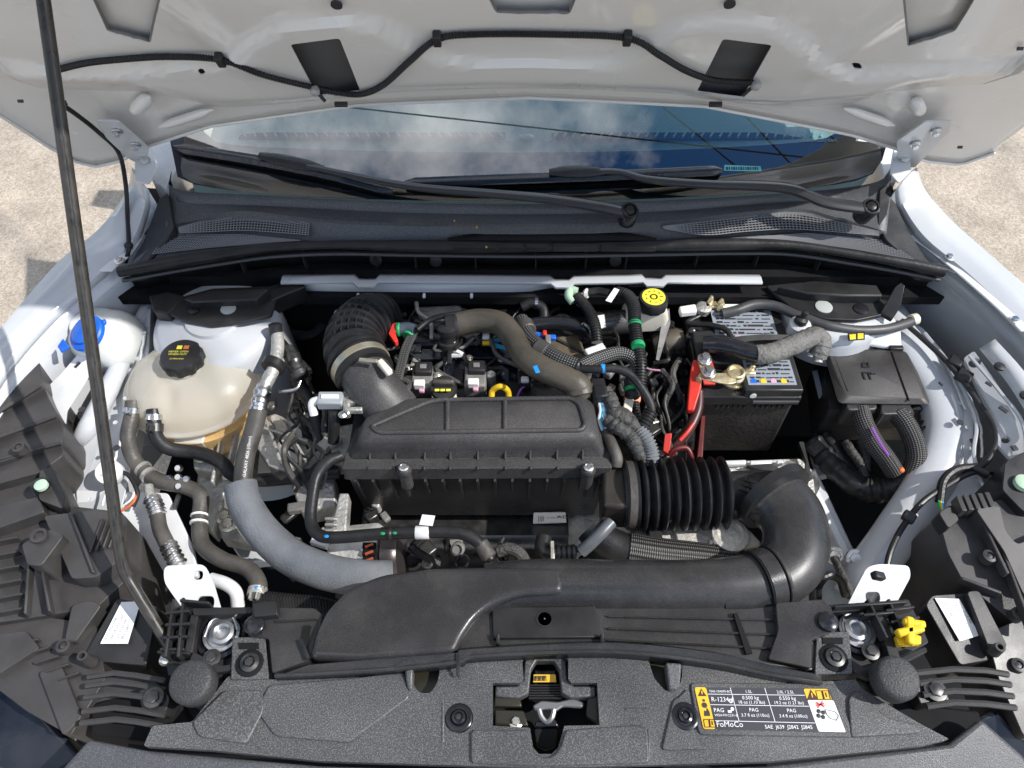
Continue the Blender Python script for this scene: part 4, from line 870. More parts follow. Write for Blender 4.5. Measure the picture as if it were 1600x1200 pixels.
# ================================================================== ENGINE, CENTRE
eng = thing('engine', 'dark engine block and cam cover behind the air filter box', 'engine', (0, .5, .45))
MB().box((-.03, .52, .50), (.60, .26, .26)).build('block', DSTEEL, eng, bevel=.02)
MB().box((.22, .42, .54), (.30, .26, .22)).build('gearbox_case', ALU, eng, bevel=.03, seg=4)
MB().slab(rnd(PP([(625, 500, .82), (935, 500, .82), (940, 620, .82), (625, 640, .82)]), .01), .10).build('cam_cover', NAVY, eng, bevel=.008, seg=3)
for x in (640, 700, 760, 810, 850, 880):   # ribs of the cam cover / manifold
    A, B = P(x, 545, .83), P(x, 600, .83); MB().box((A+B)/2, (.004, (B-A).length, .018)).build('cover_rib', NAVY, eng, bevel=.001)
MB().slab(rnd(PP([(645, 545, .845), (920, 540, .845), (925, 556, .845), (640, 562, .845)]), .004), .02).build('cover_rail', NAVY, eng, bevel=.005)
MB().slab(rnd(PP([(690, 555, .85), (728, 553, .85), (724, 600, .84), (700, 602, .84)]), .006), .02).build('cover_saddle', NAVY, eng, bevel=.004)
for x in (638, 655, 712, 733, 812, 870): bolt(eng, P(x, 560 if x > 700 else 575, .846), .005, .006, ZINC)
# intake runner mass behind
MB().slab(rnd(PP([(640, 488, .86), (800, 480, .86), (930, 492, .85), (930, 535, .85), (640, 540, .85)]), .01), .08).build('intake_plenum', BLKG, eng, bevel=.015, seg=3)
MB().slab(PP([(650, 478, .865), (720, 474, .865), (725, 494, .865), (655, 500, .865)]), .03).build('throttle_body', ALU, eng, bevel=.006)
MB().slab(PP([(840, 530, .87), (905, 520, .87), (918, 560, .86), (860, 585, .85)]), .03).build('heat_shield', mat('brown_bracket', (.10, .075, .045), .5, var=(25, .3)), eng, bevel=.004)
# coil packs
def coil(px, py, lab, top=True):
    t = thing('ignition_coil', lab, 'ignition coil', P(px, py, .82), 'ignition coils')
    c = P(px, py, .862); MB().box(c+V((0, 0, -.012)), (.040, .052, .034)).build('body', COIL, t, bevel=.004)
    MB().box(c+V((.002, .012, .010)), (.032, .026, .014)).build('top_cap', BLK, t, bevel=.003)
    MB().box(c+V((.002, .012, .0178)), (.012, .010, .003)).build('top_tab', COIL, t, bevel=.001)
    MB().box(c+V((-.003, -.022, .008)), (.020, .014, .014)).build('plug', WHT, t, bevel=.002)
    MB().box(c+V((.001, -.028, .000)), (.010, .012, .008)).build('wire_boot', mat('pink_wire', (.70, .35, .50), .5), t, bevel=.002)
    MB().lathe([(.009, -.03), (.009, .004), (.006, .005)], c+V((.028, .002, 0)), n=16).build('bolt_post', COIL, t)
    bolt(t, c+V((.028, .002, .004)), .0045, .006, ZINC)
coil(660, 590, 'grey ignition coil nearest the ribbed intake hose'); coil(743, 588, 'grey ignition coil between oil cap and dipstick ring')
for lab, px, py in (('white connector clip just under the bend of the brown hose', 760, 528), ('white plug with violet wire behind the air filter lid', 820, 595)):
    t = thing('connector', lab, 'connector', P(px, py, .84)); c = P(px, py, .862)
    MB().box(c, (.024, .030, .024)).build('shell', BLK, t, bevel=.003); MB().box(c+V((0, -.008, .013)), (.014, .012, .008)).build('lock', WHT, t, bevel=.002)
    if py > 560: MB().tube(crom([c+V((0, -.012, 0)), c+V((-.008, -.024, .004)), c+V((-.014, -.034, -.004))], 5), .0022, 8).build('wire', PURP, t)
    else: MB().box(c+V((0, -.018, .006)), (.014, .008, .006)).build('tab', YEL, t, bevel=.001)
oc = thing('oil_cap', 'dark oval oil filler cap with yellow print behind the air filter box', 'oil cap', P(692, 608, .83))
c = P(693, 606, .87); MB().lathe([(.020, -.02), (.024, -.016), (.024, 0), (.022, .004), (.001, .005)], c, V((0, -.3, 1)), 28).build('cap', BLK, oc)
MB().box(c+V((0, .004, .010)), (.040, .010, .014)).build('grip', RUBG, oc, bevel=.004)
for k in range(3): MB().box(c+V((-.010+.010*k, -.012, .009)), (.008, .005, .001)).build('yellow_print', YCAP, oc)
MB().slab(PP([(675, 612, .862), (712, 610, .862), (714, 622, .86), (674, 624, .86)]), .01).build('neck_lip', CRM, oc, bevel=.002)
dp = [P(768, 622, .86), P(770, 610, .87), P(782, 604, .88), P(793, 610, .87), P(795, 620, .86)]
MB().tube(crom(dp, 6), .0055, 10).build('dipstick_handle', YEL, label='yellow dipstick ring peeking out behind the air filter lid', cat='dipstick')
# ---- air filter box
ab = thing('air_filter_box', 'large black air filter housing with ribbed lid in the bay centre', 'air filter box', P(745, 800, .70))
L0 = [(541, 718), (950, 714), (938, 640), (925, 622), (650, 628), (560, 672)]
L1 = [(554, 704), (940, 700), (930, 632), (920, 617), (632, 623), (562, 664)]
L2 = [(562, 692), (936, 689), (924, 628), (912, 617), (628, 624), (570, 652)]
L3 = [(575, 681), (925, 679), (914, 630), (904, 620), (634, 626), (582, 652)]
MB().loft([rnd(PP(L0, .862), .014), rnd(PP(L1, .880), .014), rnd(PP(L2, .908), .014), rnd(PP(L3, .915), .012)]).build('lid', LIDP, ab, ang=60)
zt = .9165
out = rnd(PP([(580, 666), (676, 625), (893, 622), (906, 632), (915, 664), (908, 672), (592, 676)], zt), [.008, .02, .012, .008, .012, .008, .012], 5)
MB().tube(out+out[:2], .0042, 10).build('lid_ridge', LIDP, ab, ang=60)
for x in (699, 789): MB().tube([P(x, 627, zt), P(x, 674, zt)], .0040, 10).build('lid_ridge', LIDP, ab, ang=60)
# flange and lip
fl_ = [(537, 732), (955, 730), (955, 716), (945, 640), (925, 618), (640, 622), (556, 668), (536, 716)]
MB().slab(rnd(PP(fl_, .863), .008), .006).build('flange', LIDP, ab, bevel=.002)
A, B = P(533, 733, .866), P(957, 731, .866)
lip = [A, B, B+V((-.003, .02, 0)), A+V((.003, .02, 0))]
MB().slab(rnd(lip, .004), .034).build('lip', LIDP, ab, bevel=.004, seg=3)
for k, x in enumerate((578, 618, 664, 704, 747, 790, 829, 871, 911)):   # gussets on lid front
    a, b, c = P(x, 702, .878), P(x, 718, .868), P(x, 703, .866)
    e = V((.0014, 0, 0)); c = V((a.x, a.y+.004, .862)); b = V((a.x, b.y, .868)); d = V((a.x, a.y+.002, .886))
    MB().loft([[a-e, b-e, V((a.x, b.y, .860))-e, c-e, d-e], [a+e, b+e, V((a.x, b.y, .860))+e, c+e, d+e]]).build('gusset', LIDP, ab)
    MB().box(V((a.x, A.y+.001, .866)), (.0032, .006, .008)).build('gusset_foot', WHT if False else LIDP, ab, bevel=.001)
# lower case
fy2 = A.y+.010
xs0, xs1 = A.x-.002, B.x+.002
case = [[V((xs0, fy2, .832)), V((xs1, fy2, .832)), V((xs1, fy2+.20, .832)), V((xs0, fy2+.20, .832))],
        [V((xs0+.004, fy2+.004, .80)), V((xs1-.004, fy2+.004, .80)), V((xs1-.004, fy2+.19, .80)), V((xs0+.004, fy2+.19, .80))],
        [V((xs0+.010, fy2+.012, .665)), V((xs1-.012, fy2+.012, .665)), V((xs1-.02, fy2+.18, .665)), V((xs0+.015, fy2+.18, .665))],
        [V((xs0+.025, fy2+.03, .640)), V((xs1-.035, fy2+.03, .640)), V((xs1-.07, fy2+.15, .640)), V((xs0+.05, fy2+.15, .640))]]
CASEM = mat('air_box_case', (.030, .030, .032), .34, var=(9, .3), grain=(200, .1), dust=.05)
MB().loft([rnd(r, .004) for r in case]).build('case', CASEM, ab, ang=40)
for k in range(15):
    x = xs0+.020+(xs1-xs0-.04)*k/14; hgt = .072 if k % 2 else .095
    e = V((.0020, 0, 0)); p0 = V((x, fy2-.014, .832)); p1 = V((x, fy2+.007, .832-hgt)); p2 = V((x, fy2+.01, .832))
    MB().loft([[p0-e, p1-e, p2-e], [p0+e, p1+e, p2+e]]).build('case_gusset', LIDP, ab)  # lighter plastic than the case, standing in for light on the gusset edges
MB().slab([V((xs0, fy2-.007, .834)), V((xs1, fy2-.007, .834)), V((xs1, fy2+.01, .834)), V((xs0, fy2+.01, .834))], .006).build('case_rim', BLKG, ab, bevel=.001)
for x in (632, 919):
    c = P(x, 730, .872); b = MB().lathe([(.0105, -.05), (.0105, -.004), (.0125, -.003), (.0125, .000), (.010, .004)], c+V((0, -.004, 0)), n=18).build('screw_boss', LIDP, ab)
    MB().lathe([(.008, 0), (.0085, .004), (.006, .005), (.0055, .003), (.001, .003)], c+V((0, -.004, .004)), n=14).build('screw', STEEL, ab)
    MB().tube([c+V((0, -.010, -.045)), c+V((0, -.010, -.075))], .004, 8).build('screw_tip', DSTEEL, ab)
lq = [V((p.x, fy2+.004-.001, p.z)) for p in (PY(834, 804, fy2+.004), PY(884, 803, fy2+.004), PY(885, 821, fy2+.004), PY(833, 823, fy2+.004))]
lq = [V((p.x, fy2+.004+(.80-p.z)*.06-.004, p.z)) for p in lq]
lab_ = MB().slab(rnd(lq, .002), .0015, V((0, 1, 0))).build('part_label', WLAB, ab)
text('AD', .017, INK, lq[3].lerp(lq[2], .70).lerp(lq[0].lerp(lq[1], .70), .50), lq[2]-lq[3], lq[0]-lq[3], lab_, 'label_print', lift=.0012)
for k in range(4): MB().box(lq[3].lerp(lq[2], .16+.05*k).lerp(lq[0].lerp(lq[1], .16+.05*k), .5)+V((0, -.001, 0)), (.0012, .0006, .018 if k % 2 else .024)).build('label_bar', INKG, lab_)
text('3048', .008, INKG, lq[3].lerp(lq[2], .40).lerp(lq[0].lerp(lq[1], .40), .5), lq[2]-lq[3], lq[0]-lq[3], lab_, 'label_print', lift=.0012)
# inlet neck rising to the ribbed hose
nk = crom(PP([(618, 646, .872), (600, 624, .892), (583, 603, .908), (566, 577, .918)]), 6)
MB().tube(nk, [.046, .046, .046]+[.0455]*(len(nk)-3), 28, flat=.9).build('inlet_neck', LIDP, ab, ang=60)
# square outlet at the right with rings
MB().box(P(962, 778, .815), (.050, .075, .075), Matrix.Rotation(-.05, 3, 'Z')).build('outlet_neck', mat('brown_black_plastic', (.035, .030, .026), .35, var=(20, .2)), ab, bevel=.006)
# ---- ribbed intake hose
rh = thing('ribbed_intake_hose', 'short fat black ribbed intake hose with a steel clamp', 'hose', P(560, 540, .85))
path = crom(PP([(572, 586, .915), (560, 566, .915), (552, 545, .912), (556, 522, .905), (574, 503, .89), (596, 496, .865)]), 16)
m_ = 90; path2 = resample(path, m_); r_ = []
for i in range(m_):
    t = i/m_; base_ = .0515 if t < .22 else .0495; r_.append(base_+(0 if t < .24 else (.0035 if (i % 8) < 4 else -.0025))-(.006*max(0, t-.8)/.2))
MB().tube(path2, r_, 36).build('hose', RUB, rh, ang=60)
for a0 in (-.5, -.25, .0, .25, .5):   # longitudinal webs between ribs on the top
    pts = []
    for i in range(28, 66):
        p = path2[i]; t = (path2[i+1]-path2[i-1]).normalized(); s = t.cross(V((0, 0, 1))).normalized(); u_ = s.cross(t).normalized()
        pts.append(p+(u_*math.cos(a0)+s*math.sin(a0))*.0515)
    MB().tube(pts, .0016, 6).build('web', RUB, rh)
ax = (path2[8]-path2[2]).normalized()
MB().lathe([(.0515, -.007), (.0535, -.006), (.0535, .006), (.0515, .007)], path2[9], ax, 40).build('clamp_band', mat('clamp_band_steel', (.55, .50, .38), .35, metal=.8), rh)
MB().lathe([(.0505, -.004), (.056, -.003), (.056, .003), (.0505, .004)], path2[16], ax, 40).build('cuff_ring', RUB, rh)
cw_ = P(601, 574, .958); MB().box(cw_, (.034, .012, .012), Matrix.Rotation(-.9, 3, 'Z')).build('clamp_screw', CRM, rh, bevel=.003)
MB().box(P(575, 563, .972), (.03, .007, .002), Matrix.Rotation(-.1, 3, 'Z')).build('clamp_tag', ZINC, rh)
# ---- air flow sensor on the left of the neck
sn = thing('air_flow_sensor', 'zinc grey sensor with plug on the air box neck', 'sensor', P(530, 620, .86))
c = P(546, 616, .905)
for k in range(5): MB().box(c+V((.012, .030-.016*k, .0)), (.030, .008, .012)).build('fin', ALU, sn, bevel=.002)
MB().box(c+V((-.004, -.002, -.004)), (.012, .085, .014), Matrix.Rotation(.12, 3, 'Z')).build('plate', ZINC, sn, bevel=.003)
MB().box(c+V((-.030, -.012, -.002)), (.044, .026, .020)).build('plug', mat('plug_grey', (.32, .34, .36), .35), sn, bevel=.003)
MB().box(c+V((-.030, -.012, .009)), (.030, .008, .004)).build('plug_lock', WHT, sn, bevel=.001)
MB().tube(crom([c+V((-.050, -.012, 0)), c+V((-.062, -.016, -.004)), c+V((-.06, -.03, -.02))], 5), .007, 10).build('boot', WHT, sn)
for dx, dy in ((-.010, .040), (-.004, -.046)): bolt(sn, c+V((dx, dy, .004)), .005, .006, STEEL)
hose('sensor_stem', [(522, 640, .89), (522, 660, .87), (521, 690, .83)], .010, BLK, None, label='black upright stem under the air flow sensor', cat='pipe')
MB().slab(rnd(PP([(512, 668, .80), (555, 660, .80), (556, 690, .80), (540, 715, .80), (518, 715, .80)]), .006), .06).build('side_casting', ALU, label='grey casting between the engine mount and air box', cat='casting', bevel=.004)
# ---- bellows to the right
bl = thing('bellows_hose', 'wide black bellows hose joining air box and intake duct', 'hose', P(1050, 780, .76))
path = [P(972, 774, .820).lerp(P(1136, 770, .825), i/90) for i in range(91)]
rr = []
for i in range(91):
    t = i/90
    if t < .14: rr.append(.048+.012*(t/.14))
    else: rr.append(.0545+.0085*math.cos((t-.14)/.86*2*math.pi*9+math.pi)*.9)
MB().tube(path, rr, 36).build('bellows', RUB, bl, ang=60)
MB().lathe([(.050, -.008), (.0575, -.006), (.0575, .006), (.050, .008)], path[6], V((1, 0, 0)), 32).build('cuff', RUBG, bl)
# ---- snorkel / duct
dk = thing('intake_duct', 'long grained black intake duct bending round to the front panel', 'intake duct', P(1000, 930, .84))
hose('rear_scoop', [(1128, 776, .815), (1165, 774, .815), (1195, 778, .825), (1215, 786, .838)], [.041, .042, .047, .052], DUCT, dk, 28)
for k in range(3):
    MB().tube(crom(PP([(1122+k*5, 750+k*8, .852), (1150, 748+k*8, .853), (1180-k*2, 756+k*7, .862), (1208-k*9, 768+k*4, .872)]), 5), .0016, 6).build('scoop_rib', BLK, dk)
pth = crom(PP([(1206, 772, .845), (1232, 800, .850), (1244, 838, .852), (1236, 876, .852), (1208, 902, .852), (1170, 914, .852), (1120, 918, .852)]), 8)
MB().tube(pth, [.060, .059, .058]+[.054-.010*i/(len(pth)-3) for i in range(len(pth)-3)], 32, flat=.82).build('bend', DUCT, dk, ang=60)
dr = (pth[1]-pth[0]).normalized(); MB().lathe([(.052, -.010), (.066, -.008), (.066, .008), (.052, .010)], pth[1], dr, 36).build('scoop_flange', BLK, dk)
hose('front_pipe', [(1215, 899, .853), (1160, 913, .853), (1080, 918, .853), (960, 918, .853), (840, 918, .853), (760, 925, .853)], [.0435, .0415, .041, .041, .042, .042], DUCT, dk, 32)
q = P(1195, 906, .853); MB().lathe([(.044, -.012), (.047, -.011), (.047, .011), (.044, .012)], q, V((.9, .28, 0)), 36).build('sleeve', DUCT, dk)
for o_ in (-.014, .014): MB().lathe([(.044, -.0015), (.0485, -.001), (.0485, .001), (.044, .0015)], q+V((.9, .28, 0)).normalized()*o_, V((.9, .28, 0)), 36).build('sleeve_joint', BLKD, dk)
lobe = [(484, 1032), (494, 992), (512, 956), (548, 920), (600, 900), (680, 890), (780, 888), (880, 889), (880, 930), (810, 934), (770, 948), (742, 970), (722, 1000), (712, 1024), (640, 1030), (560, 1036)]
l3 = rnd(PP(lobe, .885), .012, 4)
cen = V((sum(p.x for p in l3)/len(l3), sum(p.y for p in l3)/len(l3), 0))
def inset(r, k, dz):
    n = len(r); o = []
    for i in range(n):
        t = (r[(i+1) % n]-r[i-1]); nn = V((-t.y, t.x, 0)).normalized(); o.append(r[i]+nn*k+V((0, 0, dz)))
    return o
sg = 1 if (l3[1]-l3[0]).cross(l3[2]-l3[1]).z else 1
ar = sum(l3[i].x*l3[(i+1) % len(l3)].y-l3[(i+1) % len(l3)].x*l3[i].y for i in range(len(l3))); s_ = 1 if ar > 0 else -1
MB().slab([p+V((0, 0, .010)) for p in l3], .06).build('lobe', DUCT, dk, bevel=.012, seg=5, ang=50)
# lip ahead of the lobe
lp = PP([(480, 1040, .893), (600, 1030, .895), (712, 1021, .896), (726, 1016, .896), (900, 1006, .896), (1000, 1008, .896), (1120, 1022, .895), (1200, 1040, .892), (1282, 1056, .890)])
lp2 = PP([(430, 1056, .880), (600, 1046, .885), (715, 1034, .887), (735, 1026, .888), (900, 1018, .888), (1000, 1021, .888), (1120, 1036, .886), (1200, 1053, .884), (1284, 1066, .882)])
lpp, lp2p = resample(crom(lp, 6), 60), resample(crom(lp2, 6), 60)
MB().grid([[p+V((0, .012, -.03)) for p in lpp], lpp, lp2p, [p+V((0, -.002, -.016)) for p in lp2p]]).build('lip', DUCT, dk, ang=40, solid=.003)
MB().tube(lp2p, .0035, 8).build('lip_edge', DUCT, dk, ang=60)
# ---- brown S-bend hose over the cam cover
bh = thing('breather_hose', 'thick brown-black S-bend hose over the cam cover', 'hose', P(820, 550, .86))
hose('tube', [(712, 508, .895), (748, 501, .900), (782, 506, .905), (802, 528, .91), (820, 556, .915), (848, 576, .92), (880, 590, .92), (902, 602, .915), (908, 616, .90)], .0225, BRNH, bh, 22)
MB().lathe([(.020, -.010), (.026, -.008), (.026, .008), (.020, .010)], P(905, 611, .905), V((.2, -.8, -.5)), 26).build('cuff', BRNH, bh)
MB().lathe([(.020, -.018), (.0235, -.016), (.0235, .002), (.020, .006)], P(712, 509, .897), V((1, .1, .1)), 24).build('end_fitting', BLK, bh)
MB().box(P(838, 577, .944), (.008, .016, .002), Matrix.Rotation(.3, 3, 'Z')).build('paint_mark', BLUP, bh, bevel=.0008)
tf = thing('tee_fitting', 'black push-fit tee standing left of the brown S-bend hose', 'pipe fitting', P(698, 530, .83))
MB().lathe([(.017, -.05), (.017, -.03), (.020, -.028), (.020, -.018), (.015, -.016), (.015, .0), (.019, .002), (.019, .012), (.012, .016), (.001, .018)], P(700, 520, .895), V((0, .25, 1)), 22).build('body', BLK, tf)
MB().box(P(706, 536, .875), (.014, .012, .018)).build('lock', CRM, tf, bevel=.002)
hose('stub', [(700, 510, .90), (715, 507, .90)], .013, BLK, tf)
# red clip with green marked connector
rc = thing('red_clip_connector', 'red locking clip on a grey connector beside the ribbed hose', 'connector', P(620, 520, .86))
MB().slab(rnd(PP([(613, 506, .90), (620, 503, .90), (622, 514, .90), (617, 519, .90), (622, 532, .90), (617, 535, .90), (607, 521, .90)]), .002), .012).build('clip', RED, rc, bevel=.002)
hose('shell', [(620, 515, .893), (636, 513, .893), (648, 517, .893)], .012, mat('slate_plastic', (.05, .07, .09), .4), rc)
MB().lathe([(.0125, -.003), (.0135, 0), (.0125, .003)], P(623, 515, .893), V((1, 0, 0)), 20).build('seal_ring', GRNT, rc)
MB().lathe([(.011, -.003), (.012, 0), (.011, .003)], P(638, 524, .888), V((-.3, -1, 0)), 20).build('tape_ring', GRNT, rc)
for k in range(3): hose('loom_strand', [(640+k*4, 524, .89), (630+k*4, 545, .893), (622+k*4, 575, .895), (616+k*3, 602, .89), (612+k*3, 616, .88)], .0042, BRAID, rc, 8, uv=True)
MB().tube(crom(PP([(626, 592, .87), (640, 600, .87), (632, 612, .87), (622, 620, .868)]), 6), .006, 8).build('taped_branch', TAPE, rc)
hose('vacuum_pipe', [(652, 515, .90), (672, 500, .905), (702, 492, .91), (740, 490, .90), (790, 492, .89)], .0055, RUB, None, label='thin black vacuum pipe curving over the throttle body', cat='pipe')
hose('lifting_bracket', [(650, 470, .88), (654, 488, .88), (668, 498, .88), (674, 508, .88), (674, 530, .87)], .004, ALU, None, 8, label='slim bare metal bracket beside the tee fitting', cat='bracket')
# ---- looms on the right of the engine
l1 = thing('engine_loom', 'braided grey engine wiring loom sweeping over beside the brown hose', 'wiring loom', P(900, 575, .86))
hose('main_run', [(815, 500, .90), (826, 525, .915), (848, 545, .925), (872, 560, .93), (905, 573, .93)], .0135, BRAID, l1, 14, uv=True)
hose('upper_run', [(905, 573, .925), (935, 560, .92), (965, 552, .915), (990, 560, .91), (999, 582, .90), (996, 610, .88)], .0125, BRAID, l1, 14, uv=True)
hose('lower_run', [(905, 576, .928), (930, 577, .93), (960, 576, .93), (985, 586, .925), (1008, 615, .91), (1018, 640, .895), (1012, 660, .88)], .0075, RUB, l1, 12)
for px, py, z in ((822, 512, .908), (846, 546, .926)): MB().lathe([(.0145, -.012), (.0165, -.010), (.0165, .010), (.0145, .012)], P(px, py, z), V((.75, -.6, 0)) if px > 840 else V((.3, -1, .2)), 20).build('sleeve', RUBG, l1)
MB().lathe([(.0138, -.003), (.0150, 0), (.0138, .003)], P(903, 573, .93), V((1, -.3, 0)), 20).build('cable_tie', BLK, l1)
MB().lathe([(.0077, -.004), (.0084, 0), (.0077, .004)], P(942, 576, .93), V((1, 0, 0)), 16).build('paint_band', BLUP, l1)
cv = hose('conduit_sleeve', [(1018, 642, .895), (1008, 660, .885), (996, 678, .87)], .012, RUB, l1, 12, corr=(.005, .001))
l2 = thing('brake_loom', 'black corrugated conduit passing in front of the brake reservoir', 'wiring loom', P(990, 510, .85))
hose('conduit', [(963, 457, .93), (980, 462, .935), (990, 478, .935), (992, 510, .93), (997, 545, .92), (1001, 572, .91), (1000, 606, .89)], .011, RUB, l2, 12, corr=(.005, .0012))
for py in (507, 540): MB().lathe([(.0115, -.005), (.0126, 0), (.0115, .005)], P(992 if py < 520 else 997, py, .93), V((0, -1, 0)), 18).build('green_band', GRNT, l2)
MB().lathe([(.012, -.02), (.014, -.015), (.014, .015), (.010, .02)], P(988, 606, .89), V((0, -1, -.2)), 18).build('boot', RUB, l2)
MB().lathe([(.0142, -.003), (.0150, 0), (.0142, .003)], P(988, 609, .893), V((0, -1, -.2)), 18).build('green_band', GRNT, l2)
quad_label('paper_flag', [P(946, 470, .945), P(960, 450, .95), P(968, 453, .95), P(955, 473, .945)], WLAB, l2)
l3_ = thing('heater_conduit', 'black corrugated conduit with pale elbow at the firewall', 'wiring loom', P(920, 500, .85))
hose('conduit', [(900, 463, .92), (912, 475, .92), (925, 495, .915), (931, 515, .91), (933, 535, .90)], .0095, RUB, l3_, 12, corr=(.005, .0012))
hose('elbow', [(896, 472, .915), (889, 462, .92), (892, 454, .92), (902, 456, .92)], .0085, GREENW, l3_, 12)
MB().lathe([(.008, -.004), (.011, 0), (.008, .004)], P(916, 459, .92), V((1, -.5, .3)), 18).build('ring', mat('pale_ring', (.5, .5, .48), .4), l3_)
hose('side_tube', [(918, 457, .92), (935, 455, .92), (952, 458, .925)], .0075, RUB, l3_, 10)
hose('coolant_pipe', [(826, 508, .89), (858, 505, .89), (890, 507, .89), (912, 515, .885), (925, 528, .87)], .013, BLKG, None, 18, label='glossy black coolant pipe behind the wiring loom', cat='pipe')
text('1980321', .008, WINK, P(908, 506, .904), V((.7, -.7, 0)), V((.7, .7, 0)), None, 'pipe_marking')
o_ = bpy.data.objects.get('pipe_marking')
if o_: o_['label'] = 'small white printed number on the glossy coolant pipe'; o_['category'] = 'marking'
ps = thing('pump_motor', 'dark cylindrical motor with a paper label near the firewall', 'motor', P(950, 505, .84))
MB().lathe([(.020, -.035), (.024, -.030), (.024, .030), (.018, .036)], P(955, 505, .875), V((1, .12, 0)), 28).build('can', DSTEEL, ps)
quad_label('paper_label', [P(930, 494, .898), P(944, 492, .90), P(947, 512, .892), P(934, 515, .89)], WLAB, ps, .0015)
MB().box(P(930, 548, .88), (.040, .018, .012), Matrix.Rotation(.45, 3, 'Z')).build('white_connector', WHT, label='white block connector beside the braided loom', cat='connector', bevel=.003)
bcn = thing('blue_connector', 'blue and red wiring connector behind the loom', 'connector', P(850, 520, .86))
MB().box(P(842, 524, .888), (.026, .010, .010), Matrix.Rotation(-.2, 3, 'Z')).build('blue_shell', BLUE, bcn, bevel=.002); MB().box(P(862, 528, .888), (.016, .010, .010)).build('blue_shell', BLUE, bcn, bevel=.002)
MB().box(P(851, 521, .895), (.008, .012, .008)).build('red_lock', RED, bcn, bevel=.002); MB().box(P(856, 533, .89), (.010, .022, .014)).build('grey_shell', COIL, bcn, bevel=.002)
hose('clamp_pipe', [(815, 480, .88), (830, 474, .885), (848, 482, .88), (850, 500, .87)], .010, RUB, None, label='small black pipe stub with spring clamp near the firewall', cat='pipe')
MB().lathe([(.0105, -.004), (.0118, -.003), (.0118, .003), (.0105, .004)], P(838, 474, .885), V((1, 0, 0)), 18).build('spring_clamp', STEEL, label='steel spring clamp on the small firewall pipe stub', cat='clamp')
# metal odds and ends seen among the looms
random.seed(3)
for k, (px, py, z, m, lab) in enumerate(((916, 590, .89, CRM, 'cream plug below the braided loom'), (975, 588, .88, ALU, 'bare metal lug right of the cream plug'), (975, 608, .87, ZINC, 'brassy metal lug under the thin black cable'), (952, 582, .89, COIL, 'grey plastic tab under the thin black cable'), (1078, 525, .86, DSTEEL, 'dark steel cylinder end beside the battery'), (905, 470, .88, ALU, 'bright bolt cluster under the cowl flange'))):
    t = thing('small_fitting', lab, 'fitting', P(px, py, z-.01)); c = P(px, py, z)
    MB().box(c, (.016, .022, .016), Matrix.Rotation(random.uniform(-.6, .6), 3, 'Z')).build('body', m, t, bevel=.004)
    MB().lathe([(.006, 0), (.006, .012), (.003, .014)], c+V((.004, .006, .004)), V((random.uniform(-.5, .5), -.4, 1)), 12).build('pin', m, t)
# connector with blue and white wires right of the lid
cn = thing('wiring_connector', 'black connector with blue and white wires beside the lid', 'connector', P(945, 620, .86))
MB().box(P(935, 612, .905), (.026, .040, .026), Matrix.Rotation(.1, 3, 'Z')).build('shell', BLK, cn, bevel=.003); MB().box(P(936, 612, .92), (.016, .026, .006), Matrix.Rotation(.1, 3, 'Z')).build('lock', BLKG, cn, bevel=.002)
for k, m in enumerate((WHT, mat('sky_blue_wire', (.05, .45, .75), .4), WHT, mat('sky_blue_wire', (1, 1, 1)), mat('pink_wire', (1, 1, 1)))):
    hose('wire', [(934+k*3, 622, .90), (938+k*3, 640, .895), (936+k*4, 658, .885), (944+k*3, 680, .87), (952+k*3, 700, .86)], .0024, m, cn, 6)
tl = thing('taped_loom', 'grey cloth-taped wiring branch beside the air box', 'wiring loom', P(970, 660, .82))
for pts, r in (([(945, 612, .90), (955, 628, .90), (960, 645, .895), (975, 655, .89), (992, 668, .88), (1005, 690, .87), (1000, 715, .85)], .013), ([(948, 655, .89), (965, 668, .89), (985, 682, .88), (995, 700, .87), (1004, 722, .85)], .012), ([(960, 640, .88), (980, 650, .885), (1000, 680, .87)], .010)):
    o = crom(PP(pts), 8); MB().tube(o, [r*(1+random.uniform(-.13, .13)) for _ in o], 12).build('taped_run', TAPE, tl, ang=50)
hose('conduit', [(998, 672, .88), (1012, 690, .875), (1018, 712, .86), (1016, 735, .84)], .012, FOAM, tl, 12, corr=(.005, .0013))
hose('rubber_tail', [(946, 676, .87), (956, 694, .875), (964, 715, .87), (963, 728, .86)], .0095, RUBG, tl, 14)
td = thing('orange_cap_plug', 'orange cap with cream plug behind the taped wiring', 'plug', P(985, 630, .84))
MB().lathe([(.015, -.004), (.016, 0), (.014, .004), (.001, .005)], P(988, 622, .86), V((.2, -.5, 1)), 24).build('cap', ORG, td); MB().box(P(981, 636, .875), (.016, .030, .014), Matrix.Rotation(-.25, 3, 'Z')).build('plug', CRM, td, bevel=.002)
hose('stub_conduit', [(992, 628, .87), (994, 645, .865), (996, 660, .86)], .007, RUB, td, 10, corr=(.005, .001))

# ---- below the air box
al = thing('alternator', 'silver alternator with orange windings beside the foam sleeve', 'alternator', P(570, 870, .66))
MB().lathe([(.04, -.05), (.055, -.045), (.058, -.01), (.058, .03), (.05, .04)], P(566, 872, .715), V((1, .05, .1)), 32).build('case', mat('bright_casting', (.66, .65, .62), .45, metal=.35, var=(25, .15), grain=(140, .4)), al, bevel=.003)
for k in range(3):
    MB().box(P(577, 853+k*11, .777), (.022, .010, .008)).build('window', BLKD, al, bevel=.001); MB().box(P(577, 853+k*11, .781), (.014, .004, .004), Matrix.Rotation(.4, 3, 'Z')).build('winding', mat('copper_red', (.60, .13, .06), .4, metal=.4), al)
MB().lathe([(.030, -.012), (.052, -.010), (.052, .006), (.045, .016), (.02, .018)], P(614, 868, .728), V((1, 0, .1)), 32).build('end_cover', mat('alternator_cover', (.09, .075, .075), .3, metal=.5), al)
